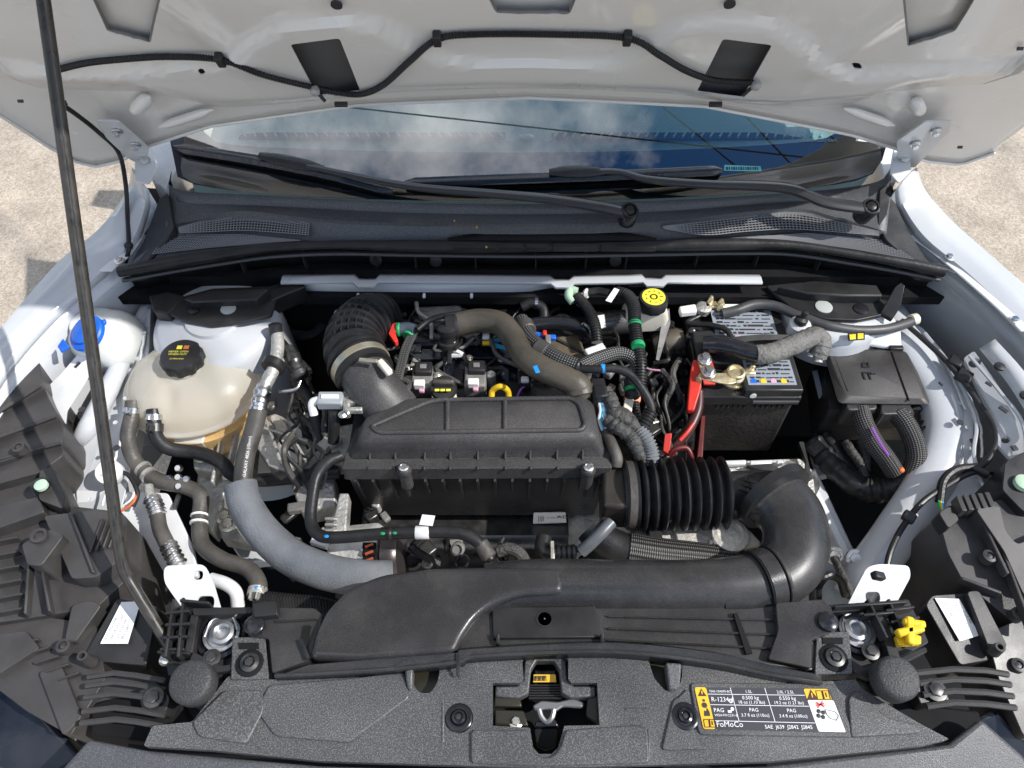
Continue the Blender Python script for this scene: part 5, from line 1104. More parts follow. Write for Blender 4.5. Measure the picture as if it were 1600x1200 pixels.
for k in range(4): MB().box(P(518, 812+k*9, .775), (.022, .006, .012)).build('fin', ALU, al, bevel=.002)
MB().slab(PP([(530, 770, .78), (545, 770, .78), (540, 840, .77), (512, 850, .77), (520, 812, .775)]), .03).build('mount_arm', ALU, al, bevel=.003)
MB().box(P(500, 848, .785), (.030, .014, .012), Matrix.Rotation(-.3, 3, 'Z')).build('tab', PAINTW, al, bevel=.002)
bp_ = thing('breather_pipe', 'black pipe looping from the airbox corner across its front face', 'pipe', P(600, 835, .78))
hose('tube', [(533, 712, .865), (512, 722, .868), (495, 745, .862), (487, 785, .85), (486, 815, .842), (495, 833, .84), (520, 840, .842), (600, 834, .845), (680, 831, .85), (722, 834, .85), (748, 848, .845), (766, 874, .83)], .0098, RUB, bp_, 16)
wl = P(662, 832, .856)
MB().lathe([(.0100, -.011), (.0106, -.010), (.0106, .010), (.0100, .011)], P(660, 832, .849), V((1, 0, 0)), 20).build('paper_wrap', WLAB, bp_)
quad_label('paper_flag', [P(655, 820, .862), P(676, 822, .862), P(680, 806, .865), P(660, 804, .865)], WLAB, bp_)
for px, m in ((510, BLUP), (598, GRNT), (617, GRNT), (638, GRNT)): MB().ball(P(px, 838-.05*(px-510) if px > 520 else 838, .854), (.004, .0028, .002), 6).build('paint_mark', m, bp_)
MB().lathe([(.0100, -.003), (.0112, 0), (.0100, .003)], P(610, 834, .846), V((1, 0, 0)), 18).build('cable_tie', BLK, bp_)
MB().lathe([(.011, -.014), (.0125, -.012), (.0125, .012), (.010, .014)], P(758, 860, .838), V((.6, -.8, -.3)), 18).build('end_sleeve', RUBG, bp_)
for k in range(4): hose('strand', [(766+k*3, 872, .83), (768+k*4, 884, .82), (770+k*4, 900, .80)], .0024, BLK, bp_, 6)
MB().tube(crom(PP([(778, 862, .82), (795, 857, .825), (812, 865, .82), (822, 880, .80)]), 6), .010, 10).build('taped_branch', TAPE, label='grey cloth-taped branch below the air filter label', cat='wiring loom')
rvh = thing('radiator_hose', 'black radiator hose turning into a woven mesh sleeve', 'hose', P(980, 870, .74))
hose('rubber_end', [(925, 825, .80), (942, 845, .795), (968, 858, .79), (988, 864, .79)], .029, RUB, rvh, 22)
hose('mesh_run', [(982, 862, .79), (1030, 870, .79), (1090, 876, .785), (1160, 884, .77), (1200, 890, .75)], [.031, .031, .030, .028, .026], BRAIDF, rvh, 24, uv=True)
hs2 = thing('quick_connector', 'black quick connector with metal clip below the air box', 'connector', P(890, 865, .76))
hose('elbow', [(850, 840, .80), (848, 858, .80), (862, 866, .80), (900, 864, .80)], .013, BLK, hs2, 16)
for k in range(4): MB().lathe([(.014, -.003), (.0162, -.002), (.0162, .002), (.014, .003)], P(872+k*8, 866, .80), V((1, 0, 0)), 20).build('ring', BLKG, hs2)
MB().box(P(863, 862, .818), (.006, .034, .010)).build('clip', ZINC, hs2, bevel=.001); MB().box(P(862, 876, .80), (.026, .006, .010)).build('clip_foot', mat('copper', (1, 1, 1)), hs2, bevel=.001)
hose('grey_hose', [(955, 816, .83), (940, 832, .828), (922, 850, .82), (908, 862, .81)], .0105, mat('slate_hose', (.10, .11, .12), .35, var=(20, .2)), None, 16, label='short slate grey hose by the radiator hose', cat='hose')
gb = thing('gearbox_top', 'dusty pale aluminium gearbox castings below the bellows', 'gearbox', P(1090, 850, .68))
for pts, z in (([(985, 815), (1060, 812), (1068, 850), (985, 852)], .775), ([(1050, 812), (1120, 820), (1180, 850), (1190, 885), (1100, 872), (1060, 850)], .785), ([(1120, 822), (1170, 826), (1192, 850), (1160, 860), (1130, 848)], .80)): MB().slab(rnd(PP(pts, z), .008), .06).build('casting', mat('pale_casting', (.62, .59, .52), .5, metal=.3, var=(25, .2), grain=(120, .5), dust=.2), gb, bevel=.006, seg=3)
MB().lathe([(.030, 0), (.030, .008), (.022, .010), (.020, .006), (.001, .006)], P(1140, 838, .80), n=28).build('plug_boss', mat('pale_casting', (1, 1, 1)), gb)
bolt(gb, P(1118, 850, .795), .008, .012, STEEL); MB().box(P(1022, 838, .79), (.022, .06, .03)).build('bracket', BLK, gb, bevel=.002); MB().box(P(1048, 832, .76), (.02, .02, .02)).build('bracket', COIL, gb, bevel=.003)
MB().slab(PP([(1060, 848, .775), (1085, 838, .78), (1110, 852, .775), (1120, 866, .77), (1080, 862, .77)]), .012).build('cover_flap', BLK, gb, bevel=.004)
# dark clutter behind the duct lip: small pulley, plug, bolts
for k, (px, py, z, r, m, lab) in enumerate(((645, 875, .70, .018, BLKG, 'small black pulley right of the alternator'), (668, 880, .72, .010, ZINC, 'small bright plug beside the black pulley'), (715, 858, .74, .012, COIL, 'grey metal fitting under the looping black pipe'), (722, 878, .73, .012, DSTEEL, 'dark round fitting under the looping black pipe'))):
    MB().lathe([(r*.4, -.03), (r, -.02), (r, .004), (r*.7, .008), (r*.65, .003), (.001, .003)], P(px, py, z), V((0, -.6, 1)), 20).build('engine_fitting', m, label=lab, cat='fitting')

# fine wiring, brackets and castings tucked round the engine (parts of it)
random.seed(21)
WC = [BLK, RUB, TAPE, BLK, RUBG, BLK, WHT, mat('pink_wire', (1, 1, 1)), mat('sky_blue_wire', (1, 1, 1))]
for k in range(34):
    x0, y0 = random.uniform(620, 1040), random.uniform(470, 560); z0 = .855+random.uniform(-.01, .025)
    pts = [(x0, y0, z0)]
    for j in range(3): pts.append((pts[-1][0]+random.uniform(-35, 45), pts[-1][1]+random.uniform(2, 26), z0+random.uniform(-.02, .012)))
    hose('wire', pts, random.choice((.002, .003, .0045)), random.choice(WC[:6] if k % 4 else WC), eng, 6, 5)
for k in range(26):
    px, py = random.choice(((random.uniform(620, 660), random.uniform(545, 600)), (random.uniform(930, 1030), random.uniform(560, 690)), (random.uniform(640, 980), random.uniform(460, 500)), (random.uniform(500, 640), random.uniform(640, 720)))); z = .80+random.uniform(0, .045)
    MB().box(P(px, py, z), (random.uniform(.01, .03), random.uniform(.01, .03), random.uniform(.008, .02)), Matrix.Rotation(random.uniform(-1, 1), 3, 'Z')).build('bracket', random.choice((DSTEEL, ALU, BLK, COIL, ZINC, BLKG)), eng, bevel=.002)
for k in range(22):
    px, py = random.choice(((random.uniform(640, 860), random.uniform(845, 890)), (random.uniform(1000, 1180), random.uniform(820, 880)), (random.uniform(500, 640), random.uniform(760, 880)))); z = random.uniform(.66, .72)
    MB().box(P(px, py, z), (random.uniform(.01, .035), random.uniform(.01, .03), random.uniform(.01, .03)), Matrix.Rotation(random.uniform(-1, 1), 3, 'Z')).build('lower_bracket', random.choice((DSTEEL, ALU, BLK, COIL, ZINC)), eng, bevel=.003)
for k in range(12):
    x0, y0 = random.uniform(640, 1000), random.uniform(840, 870); z0 = random.uniform(.70, .75)
    hose('wire', [(x0, y0, z0), (x0+random.uniform(-30, 30), y0+12, z0+.01), (x0+random.uniform(-40, 40), y0+35, z0-.02)], random.choice((.003, .005, .007)), random.choice((BLK, RUB, TAPE)), eng, 6, 5)
for k in range(16): bolt(eng, P(random.uniform(630, 930), random.uniform(545, 610), .838), .004, .006, random.choice((ZINC, STEEL)))

for k in range(26):   # wiring and clips between engine and battery, and left of the air box
    rgt = k % 2; x0, y0 = (random.uniform(1000, 1075), random.uniform(560, 650)) if rgt else (random.uniform(440, 520), random.uniform(590, 690)); z0 = random.uniform(.80, .86)
    hose('wire', [(x0, y0, z0), (x0+random.uniform(-18, 22), y0+22, z0+random.uniform(-.01, .01)), (x0+random.uniform(-26, 26), y0+52, z0-.02), (x0+random.uniform(-26, 26), y0+80, z0-.05)], random.choice((.0025, .004, .006)), random.choice((BLK, RUB, TAPE, RUBG)), eng, 7, 5)
for k in range(20):
    px, py = random.choice(((random.uniform(1000, 1080), random.uniform(640, 710)), (random.uniform(430, 530), random.uniform(590, 680)), (random.uniform(440, 530), random.uniform(760, 860)), (random.uniform(410, 480), random.uniform(560, 640)))); z = random.uniform(.70, .79)
    MB().box(P(px, py, z), (random.uniform(.012, .04), random.uniform(.01, .03), random.uniform(.01, .02)), Matrix.Rotation(random.uniform(-1, 1), 3, 'Z')).build('side_bracket', random.choice((DSTEEL, ALU, COIL, ALU, ZINC)), eng, bevel=.003)
# ================================================================== RIGHT SIDE
# ---- battery
bt = thing('battery', 'black car battery with white-blue printed label and gold clamps', 'battery', P(1180, 600, .67))
ZB = .868
fL, fR, rL, rR = P(1108, 618, ZB), P(1274, 612, ZB), P(1060, 488, ZB), P(1192, 470, ZB)
xl, xr = (fL.x+rL.x)/2, (fR.x+rR.x)/2; yf, yr = fL.y, (rL.y+rR.y)/2
def bx(m, x0, x1, y0, y1, z0, z1): m.box(((x0+x1)/2, (y0+y1)/2, (z0+z1)/2), (x1-x0, y1-y0, z1-z0)); return m
bx(MB(), xl+.004, xr-.006, yf+.006, yr-.004, .675, .842).build('case', mat('battery_case', (.030, .027, .025), .42, var=(7, .35), grain=(150, .25), dust=.06), bt, bevel=.006)
bx(MB(), xl, xr, yf, yr, .838, .862).build('lid', BLK, bt, bevel=.003)
dk_ = [(xl+.075, yf+.002), (xr-.002, yf+.002), (xr-.002, yr-.004), (xl+.06, yr-.004), (xl+.06, yr-.07), (xl+.002, yr-.075), (xl+.002, yf+.068), (xl+.075, yf+.062)]
MB().slab([V((x, y, .880)) for x, y in dk_], .022).build('raised_deck', BLK, bt, bevel=.003)
bx(MB(), xl+.095, xr-.004, yf-.003, yf+.004, .848, .853).build('ledge', mat('worn_black', (.09, .09, .09), .4), bt)
for x0, x1 in ((xl+.035, xl+.085), (xl+.105, xl+.155)):
    for k in range(6): x = x0+(x1-x0)*k/5; bx(MB(), x-.001, x+.001, yf-.001, yf+.006, .828, .837).build('handle_rib', BLKG, bt)
MB().lathe([(.006, 0), (.006, .001), (.001, .0012)], V((xl+.092, yf-.001+.002, .866)), V((0, -1, 0)), 18).build('white_dot', WHT, bt)
def blabel(x0, x1, y0, y1, z, nm, rows_, seed):
    random.seed(seed); o = bx(MB(), x0, x1, y0, y1, z, z+.0008).build(nm, BLAB, bt); W, H = x1-x0, y1-y0
    for i in range(rows_):
        y = y0+H*(i+.6)/(rows_+.3); x = x0+W*.06
        while x < x1-W*.10:
            L_ = random.choice((.05, .10, .18, .26))*W; L_ = min(L_, x1-W*.05-x); bx(MB(), x, x+L_, y, y+H/rows_*random.choice((.25, .4, .55)), z+.0009, z+.0012).build('print_bar', INK, o); x += L_+W*random.choice((.015, .03, .05))
    return o
l_ = blabel(xl+.083, xr-.012, yf+.014, yf+.072, .880, 'front_label', 6, 5)
for k, m in enumerate((BLUE, YEL, mat('pink_wire', (1, 1, 1)), YEL)): c = V((xl+.093+.018*k, yf+.022, .8815)); MB().slab([c+V((-.005, -.004, 0)), c+V((.005, -.004, 0)), c+V((.005, .003, 0)), c+V((0, .007, 0)), c+V((-.005, .003, 0))], .0005).build('hazard_symbol', m, l_)
l_ = blabel(xl+.045, xr-.02, yr-.098, yr-.022, .880, 'rear_label', 8, 9)
for k, m in enumerate((mat('pink_wire', (1, 1, 1)), YEL, BLUE)): c = V((xl+.085+.022*k, yr-.092, .8816)); MB().slab([c+V((-.006, -.004, 0)), c+V((.006, -.004, 0)), c+V((.005, .004, 0)), c+V((-.005, .004, 0))], .0005).build('hazard_symbol', m, l_)
bx(MB(), xl+.05, xr-.03, yr-.018, yr-.006, .880, .8808).build('top_label', WLAB, bt)
# positive clamp
GOLD = mat('yellow_zinc', (.72, .62, .40), .35, metal=.75, var=(60, .25))
pc_ = P(1146, 592, .866)
tm = thing('positive_clamp', 'gold battery clamp on the front post with red bracket', 'battery clamp', pc_+V((0, 0, -.004)))
MB().lathe([(.019, 0), (.019, .012), (.016, .016), (.016, .022), (.013, .023), (.012, .018), (.001, .018)], pc_, n=28).build('post_ring', GOLD, tm)
MB().lathe([(.023, -.003), (.023, .002), (.018, .003)], pc_, n=28).build('base_ring', GOLD, tm)
MB().box(pc_+V((.026, .003, .012)), (.020, .014, .016)).build('lug', GOLD, tm, bevel=.003)
MB().lathe([(.005, 0), (.005, .008), (.002, .010)], pc_+V((.030, .010, .018)), V((.3, .2, 1)), 12).build('lug_bolt', GOLD, tm)
MB().slab(rnd(PP([(1090, 588, .885), (1094, 582, .885), (1150, 583, .885), (1150, 598, .885), (1138, 600, .885), (1100, 593, .885)]), .003), .004).build('strap', GOLD, tm, bevel=.001)
MB().slab(PP([(1088, 588, .885), (1096, 592, .885), (1096, 606, .87), (1092, 612, .865), (1087, 600, .87)]), .004).build('strap_bend', GOLD, tm, bevel=.001)
MB().slab(rnd(PP([(1083, 562, .882), (1112, 560, .882), (1119, 582, .882), (1098, 590, .880), (1094, 612, .872), (1085, 641, .860), (1074, 640, .860), (1077, 600, .875), (1080, 575, .88)]), .003), .012).build('red_bracket', RED, tm, bevel=.002)
for px, py in ((1101, 562), (1107, 582)): bolt(tm, P(px, py, .890), .0085, .013, STEEL)
MB().slab(PP([(1090, 563, .888), (1108, 561, .888), (1114, 578, .888), (1096, 582, .888)]), .004).build('fuse_plate', GOLD, tm, bevel=.001)
MB().slab(PP([(1098, 592, .884), (1118, 596, .882), (1118, 600, .880), (1100, 600, .880)]), .004).build('red_lip', RED, tm, bevel=.001)
# negative clamp
nc_ = P(1098, 486, .872)
ng = thing('negative_clamp', 'gold battery clamp with white block on the rear post', 'battery clamp', nc_+V((0, 0, -.006)))
MB().lathe([(.015, 0), (.015, .012), (.011, .014), (.001, .014)], nc_, n=24).build('post', ALU, ng)
MB().slab(PP([(1061, 478, .89), (1087, 474, .89), (1090, 486, .886), (1064, 489, .886)]), .014).build('sensor_block', WHT, ng, bevel=.003)
MB().box(nc_+V((.022, .006, .008)), (.040, .018, .012)).build('clamp', GOLD, ng, bevel=.003)
for d in ((.014, .014, .020), (.030, -.004, .018), (.034, .010, .016)): MB().lathe([(.005, -.01), (.006, 0), (.003, .006)], nc_+V(d), V((.2, .3, 1)), 10).build('stud', GOLD, ng)
hose('lead', [(1092, 494, .87), (1075, 505, .87), (1110, 508, .885), (1135, 516, .892), (1146, 535, .89)], .0055, RUB, ng)
hose('negative_cable', [(1128, 490, .888), (1150, 485, .892), (1178, 476, .895), (1210, 478, .895), (1250, 494, .895), (1290, 508, .895), (1335, 516, .89), (1380, 515, .885), (1415, 506, .88), (1430, 499, .878)], .0095, mat('cable_grey', (.06, .06, .062), .4, var=(20, .2)), None, 16, label='thick grey-black negative cable arching over to the right fender', cat='cable')
MB().lathe([(.008, -.008), (.011, -.006), (.011, .006), (.006, .010)], P(1428, 499, .88), V((1, .3, 0)), 16).build('cable_end', CRM, label='cream cable end where the grey cable meets the rail', cat='fitting')
# hold-down bar
MB().slab(rnd(PP([(1100, 530, .892), (1190, 522, .896), (1244, 523, .896), (1242, 530, .892), (1180, 532, .890), (1120, 540, .888)]), .002), .010).build('hold_down_bar', BLK, label='black hold-down strap lying across the battery top', cat='strap', bevel=.002)
tcb = thing('taped_cable', 'thick cable wrapped in grey cloth tape across the battery', 'cable', P(1200, 550, .88))
hose('black_boot', [(1098, 538, .898), (1118, 538, .902), (1145, 543, .905), (1166, 549, .906), (1184, 553, .906)], [.016, .018, .0165, .0165, .0155], BLKG, tcb, 18)
cp = crom(PP([(1180, 554, .906), (1200, 553, .906), (1230, 543, .906), (1258, 531, .905), (1272, 525, .902), (1283, 532, .895), (1282, 546, .885), (1277, 556, .875)]), 14)
MB().tube(cp, [.0172+(.0014*((i % 9)/9))-.004*max(0, (i-len(cp)*.7)/len(cp)) for i in range(len(cp))], 18).build('tape_wrap', mat('grey_cloth_tape', (.15, .145, .135), .7, var=(35, .25), grain=(160, .7)), tcb, ang=25)
hose('lug', [(1279, 552, .88), (1277, 566, .87)], .009, ALU, tcb)
# ---- dark finned module between engine and battery
mod = thing('control_module', 'dark finned control module beside the battery', 'control module', P(1050, 600, .70))
MB().slab(PP([(1030, 540, .84), (1062, 530, .84), (1088, 620, .83), (1085, 690, .80), (1045, 690, .80)]), .10).build('case', BLKD, mod, bevel=.004)
for r in range(8):
    for k in range(3): MB().box(P(1048+k*10+r*2, 552+r*16, .846-.004*r), (.007, .012, .010)).build('fin', BLKD, mod, bevel=.0015)
rcab = thing('red_cable', 'red positive cable with bright red cap beside the bellows', 'cable', P(1050, 690, .78))
hose('cable', [(1092, 612, .86), (1090, 640, .85), (1078, 668, .84), (1064, 686, .83), (1050, 700, .82)], .0095, mat('black_red_cable', (.05, .012, .012), .4), rcab)
hose('stripe', [(1083, 662, .857), (1073, 676, .852), (1062, 688, .845)], .0035, RED, rcab)
MB().slab(rnd(PP([(1039, 678, .865), (1050, 676, .868), (1047, 702, .86), (1056, 706, .858), (1050, 712, .855), (1036, 704, .855)]), .003), .008).build('cap', mat('coral_red', (.66, .05, .035), .4), rcab, bevel=.002)
hose('hook', [(1046, 712, .85), (1055, 702, .86), (1072, 700, .86), (1080, 714, .85), (1080, 735, .83)], .005, REDD, rcab)
MB().slab(PP([(1096, 640, .80), (1103, 640, .80), (1098, 720, .78), (1088, 722, .78)]), .05).build('side_strip', REDD, bt, bevel=.002)
# ---- battery tray
ty = thing('battery_tray', 'aluminium battery tray with black bracket and bolt', 'battery tray', P(1180, 735, .66))
MB().slab(rnd(PP([(1098, 722, .735), (1250, 716, .735), (1270, 735, .735), (1276, 790, .72), (1230, 770, .725), (1120, 745, .73)]), .006), .03).build('plate', ALU, ty, bevel=.004)
for x0, x1 in ((1112, 1128), (1132, 1166), (1172, 1206), (1214, 1224)): MB().slab(PP([(x0, 719, .748), (x1, 718, .748), (x1, 725, .748), (x0, 726, .748)]), .01).build('rail', PAINTW, ty, bevel=.002)
MB().slab(rnd(PP([(1166, 727, .752), (1205, 724, .752), (1225, 738, .752), (1258, 738, .752), (1260, 722, .755), (1248, 690, .76), (1256, 690, .76), (1268, 742, .75), (1222, 750, .75), (1200, 738, .752)]), .003), .010).build('bracket', BLK, ty, bevel=.002)
bolt(ty, P(1236, 732, .758), .010, .006, ZINC)
MB().slab(rnd(PP([(1245, 740, .74), (1275, 735, .74), (1282, 760, .72), (1262, 800, .70), (1250, 780, .71)]), .004), .05).build('arm', DSTEEL, ty, bevel=.004)
# ---- fuse box
fz = thing('fuse_box', 'black fuse box with two spouts feeding wiring', 'fuse box', P(1360, 600, .74))
F0 = [(1296, 640), (1452, 640), (1422, 552), (1284, 546)]
F1 = [(1310, 630), (1454, 632), (1420, 547), (1284, 541)]
F2 = [(1320, 618), (1446, 624), (1416, 549), (1292, 545)]
MB().loft([rnd([p-V((0, 0, .10)) for p in PP(F0, .815)], .008), rnd(PP(F0, .815), .008)]).build('base', BLK, fz, ang=50)
MB().loft([rnd(PP(F1, .815), .010), rnd(PP(F1, .842), .010), rnd(PP(F2, .850), .010)]).build('lid', mat('fuse_lid', (.036, .033, .032), .42, grain=(900, .3), speck=(700, .5), var=(10, .12), dust=.05), fz, ang=40)
MB().tube([P(1393, 550, .8505), P(1420, 626, .8505)], .0016, 6).build('lid_seam', BLKD, fz)
MB().tube([P(1331, 549, .848), P(1300, 549, .848), P(1324, 612, .849)], .002, 6).build('lid_edge', BLK, fz)
for (x, y, w_, h_) in ((1354, 582, .016, .003), (1350, 588, .003, .014), (1359, 588, .003, .014), (1364, 584, .008, .003), (1352, 567, .012, .0025), (1352, 573, .012, .0025), (1357, 570, .0025, .010), (1348, 570, .0025, .006)): MB().box(P(x, y, .8512), (w_, h_, .0016)).build('moulded_mark', BLK, fz)
for x, y in ((1348, 634), (1402, 640)):
    c = P(x, y, .812); MB().lathe([(.030, -.045), (.030, .0), (.027, .006), (.020, .012)], c+V((0, .012, 0)), V((0, -1, .05)), 26).build('spout', BLK, fz)
    MB().lathe([(.022, 0), (.022, .008), (.018, .010)], c+V((0, -.010, .002)), V((0, -1, .1)), 24).build('spout_ring', RUBG, fz)
for pts in ([(1322, 610), (1366, 611), (1372, 640), (1322, 641)], [(1376, 617), (1420, 619), (1427, 646), (1376, 648)]): MB().slab(rnd(PP(pts, .838), .010), .05).build('spout_hood', MATS['fuse_lid'], fz, bevel=.008, seg=3)
hose('loom_tube', [(1344, 640, .825), (1350, 662, .822), (1366, 692, .81), (1384, 716, .795), (1398, 738, .775)], .0170, BRAIDF, fz, 16, uv=True)
hose('loom_tube', [(1402, 646, .825), (1416, 664, .822), (1428, 690, .81), (1432, 716, .795), (1424, 740, .775)], .0175, BRAIDF, fz, 16, uv=True)
hose('violet_wire', [(1362, 668, .838), (1374, 690, .832), (1388, 712, .82)], .0022, PURP, fz, 6)
MB().slab(PP([(1269, 580, .80), (1277, 578, .80), (1286, 616, .79), (1280, 623, .79)]), .002).build('side_label', BLAB, fz)
for k in range(3):
    hose('port_loop', [(1436, 652+k*10, .80), (1446, 648+k*10, .805), (1448, 656+k*10, .80), (1438, 660+k*10, .795)], .003, BLKG, fz, 8)
MB().box(P(1345, 536, .855), (.030, .012, .012)).build('latch', BLK, fz, bevel=.002); MB().box(P(1400, 544, .852), (.026, .010, .008)).build('latch', BLK, fz, bevel=.002)
hn = thing('taped_harness', 'heavy black taped wiring harness curling below the fuse box', 'wiring loom', P(1350, 750, .66))
for pts, r in (([(1268, 690, .72), (1290, 715, .72), (1320, 745, .72), (1355, 765, .72), (1392, 762, .735), (1420, 738, .76)], .022), ([(1290, 680, .73), (1305, 700, .73), (1325, 735, .72), (1345, 750, .72)], .012), ([(1322, 690, .75), (1330, 705, .75), (1345, 725, .74), (1352, 745, .73)], .009), ([(1345, 690, .75), (1352, 712, .745), (1354, 735, .735)], .008)):
    o = crom(PP(pts), 10); MB().tube(o, [r*(1+random.uniform(-.10, .10)) for _ in o], 14).build('bundle', BLK if r > .01 else TAPE, hn, ang=60)
MB().ball(P(1408, 734, .79), (.006, .006, .004), 6).build('orange_wire_end', ORG, hn)
MB().box(P(1275, 700, .745), (.03, .02, .012), Matrix.Rotation(.6, 3, 'Z')).build('tape_flap', TAPE, hn, bevel=.002)
# ---- brake reservoir
br = thing('brake_reservoir', 'cream brake fluid reservoir with yellow and black cap', 'reservoir', P(1010, 500, .84))
MB().loft([rnd(PP([(975, 520), (1040, 516), (1034, 488), (975, 490)], .86), .012), rnd(PP([(972, 508), (1046, 503), (1038, 470), (972, 474)], .885), .012), rnd(PP([(982, 492), (1044, 490), (1038, 462), (985, 464)], .910), .012)]).build('tank', CRM, br, ang=50)
c = P(1021, 466, .935); n_ = 48; pr_ = []
for r, h in ((.026, -.020), (.027, -.018), (.027, .0), (.0255, .0025), (.001, .003)): pr_.append([c+V((r*(1+(.04 if (j//2) % 2 and h < -.001 else 0))*math.cos(2*math.pi*j/n_), r*(1+(.04 if (j//2) % 2 and h < -.001 else 0))*math.sin(2*math.pi*j/n_), h)) for j in range(n_)])
MB().loft(pr_).build('cap', BLK, br, ang=40)
MB().lathe([(.0215, 0), (.0215, .001), (.0075, .001), (.0075, 0)], c+V((0, 0, .0032)), n=36).build('cap_print', YCAP, br)
MB().lathe([(.0045, 0), (.0045, .001), (.001, .001)], c+V((0, 0, .0032)), n=20).build('cap_print', YCAP, br)
for k in range(9): a = k*2*math.pi/9; MB().box(c+V((math.cos(a)*.0145, math.sin(a)*.0145, .0045)), (.0035 if k % 3 else .006, .0012, .0008), Matrix.Rotation(a+(1.57 if k % 2 else 0), 3, 'Z')).build('cap_lettering', INK, br)
MB().slab(PP([(1034, 500, .88), (1046, 480, .89), (1048, 505, .87), (1030, 565, .84), (1024, 562, .84)]), .008).build('serrated_bracket', BLK, label='slim black bracket below the brake reservoir', cat='bracket', bevel=.001)
MB().lathe([(.022, -.03), (.026, -.02), (.026, .02), (.022, .03)], P(1044, 535, .83), V((1, .1, .2)), 26).build('booster_can', mat('bronze_can', (.20, .17, .13), .35, metal=.6), label='brownish metal can between brake reservoir and battery', cat='canister')
hose('pipe_loop', [(1020, 600, .82), (1024, 590, .83), (1036, 588, .83), (1040, 602, .82)], .0045, DSTEEL, None, label='small dark pipe loop beside the control module', cat='pipe')
# ---- right tower details
ws_ = thing('level_sensor', 'small white sensor with black boot beside the grey cable', 'sensor', P(1250, 518, .86))
MB().lathe([(.020, -.02), (.020, .010), (.015, .014), (.001, .014)], P(1248, 512, .89), n=20).build('body', PAINTW, ws_); MB().lathe([(.012, 0), (.012, .008), (.006, .012), (.006, .024), (.002, .026)], P(1250, 504, .905), V((.2, .2, 1)), 16).build('boot', BLK, ws_)
quad_label('warning_tag', PP([(1324, 520, .90), (1351, 518, .90), (1351, 531, .897), (1325, 533, .897)]), BLK, None)
o_ = bpy.data.objects['warning_tag']; o_['label'] = 'small black and yellow warning tag behind the fuse box'; o_['category'] = 'tag'
quad_label('tag_print', PP([(1327, 523, .9015), (1337, 522, .9015), (1337, 530, .899), (1328, 531, .899)]), YEL, o_); quad_label('tag_print', PP([(1340, 521, .9015), (1349, 521, .9015), (1349, 529, .899), (1340, 530, .899)]), YEL, o_)
MB().slab(PP([(1258, 545, .862), (1310, 520, .885), (1390, 485, .895), (1408, 512, .875), (1410, 545, .85), (1350, 535, .86), (1290, 548, .858)]), .01).build('tower_shelf', PAINTW, car, bevel=.003)
# cable along the rail
rcb = thing('rail_cable', 'thin black cable clipped along the right apron rail', 'cable', P(1500, 640, .80))
hose('upper_run', [(1408, 500, .875), (1440, 528, .872), (1470, 556, .87), (1502, 592, .868), (1528, 628, .862), (1550, 662, .855), (1554, 694, .85), (1540, 722, .845), (1520, 738, .842)], .0048, BLK, rcb, 10)
hose('lower_run', [(1560, 738, .835), (1520, 738, .842), (1478, 760, .838), (1440, 786, .835), (1410, 824, .825), (1392, 860, .81), (1384, 892, .80)], .0050, BLK, rcb, 10)
hose('branch', [(1528, 730, .845), (1495, 734, .845), (1474, 752, .842), (1468, 784, .835)], .0075, RUB, rcb, 10)
for px, py, z, s in ((1492, 566, .872, (.024, .022, .014)), (1506, 588, .87, (.026, .026, .014)), (1530, 736, .846, (.03, .012, .012)), (1420, 808, .832, (.020, .018, .012))): MB().box(P(px, py, z), s, Matrix.Rotation(-.7, 3, 'Z')).build('clip', BLK, rcb, bevel=.003)
for k, m in enumerate((GRNT, YEL, mat('sky_blue_wire', (1, 1, 1)))): hose('thin_wire', [(1468+k*3, 775, .84), (1467+k*3, 790, .838), (1472+k*3, 804, .832)], .0018, m, rcb, 6)
# ---- right headlamp
hr = thing('headlamp', 'dusty brown-black back of the right headlamp housing', 'headlamp', P(1560, 900, .60), 'headlamps')
hl_block(hr, [(1464, 802, .865), (1496, 783, .87), (1537, 788, .87), (1600, 770, .875), (1680, 760, .88), (1680, 960, .85), (1602, 985, .845), (1506, 912, .85), (1482, 864, .858)], None, .22)
hl_block(hr, [(1525, 795, .895), (1562, 790, .895), (1572, 830, .888), (1590, 850, .885), (1660, 820, .89), (1660, 930, .87), (1600, 930, .87), (1568, 862, .88)], None, .05)
hl_block(hr, [(1570, 722, .895), (1600, 705, .90), (1680, 690, .90), (1680, 800, .885), (1600, 800, .885), (1566, 765, .89)], None, .12, BLK)
MB().lathe([(.014, 0), (.014, .008), (.010, .010), (.001, .010)], P(1597, 757, .892), n=20).build('adjuster_cap', GREENW, hr)
hl_block(hr, [(1466, 800, .885), (1485, 790, .885), (1500, 812, .88), (1482, 826, .88)], None, .03, BLK, nm='plug')
for k in range(5): MB().box(P(1498+k*11, 791-k*1.5, .885), (.008, .026, .02)).build('rib', LAMPP, hr, bevel=.001)
for (x0, y0, x1, y1, z) in ((1530, 810, 1570, 900, .878), (1560, 880, 1600, 900, .87), (1560, 850, 1610, 990, .872), (1500, 905, 1560, 930, .862)):
    A, B = P(x0, y0, z), P(x1, y1, z-.004); d = B-A; MB().box((A+B)/2, (d.length, .005, .016), Matrix.Rotation(math.atan2(d.y, d.x), 3, 'Z')).build('rib', LAMPP, hr, bevel=.0015)
cu = hl_block(hr, [(1446, 945, .85), (1456, 930, .852), (1522, 926, .85), (1540, 992, .84), (1556, 1030, .83), (1500, 1040, .83)], None, .07, BLK, .004, 'control_unit')
lq = PP([(1460, 935, .8522), (1498, 936, .8512), (1530, 993, .841), (1499, 1002, .8412)])
quad_label('printed_label', lq, WLAB, cu, .0015)
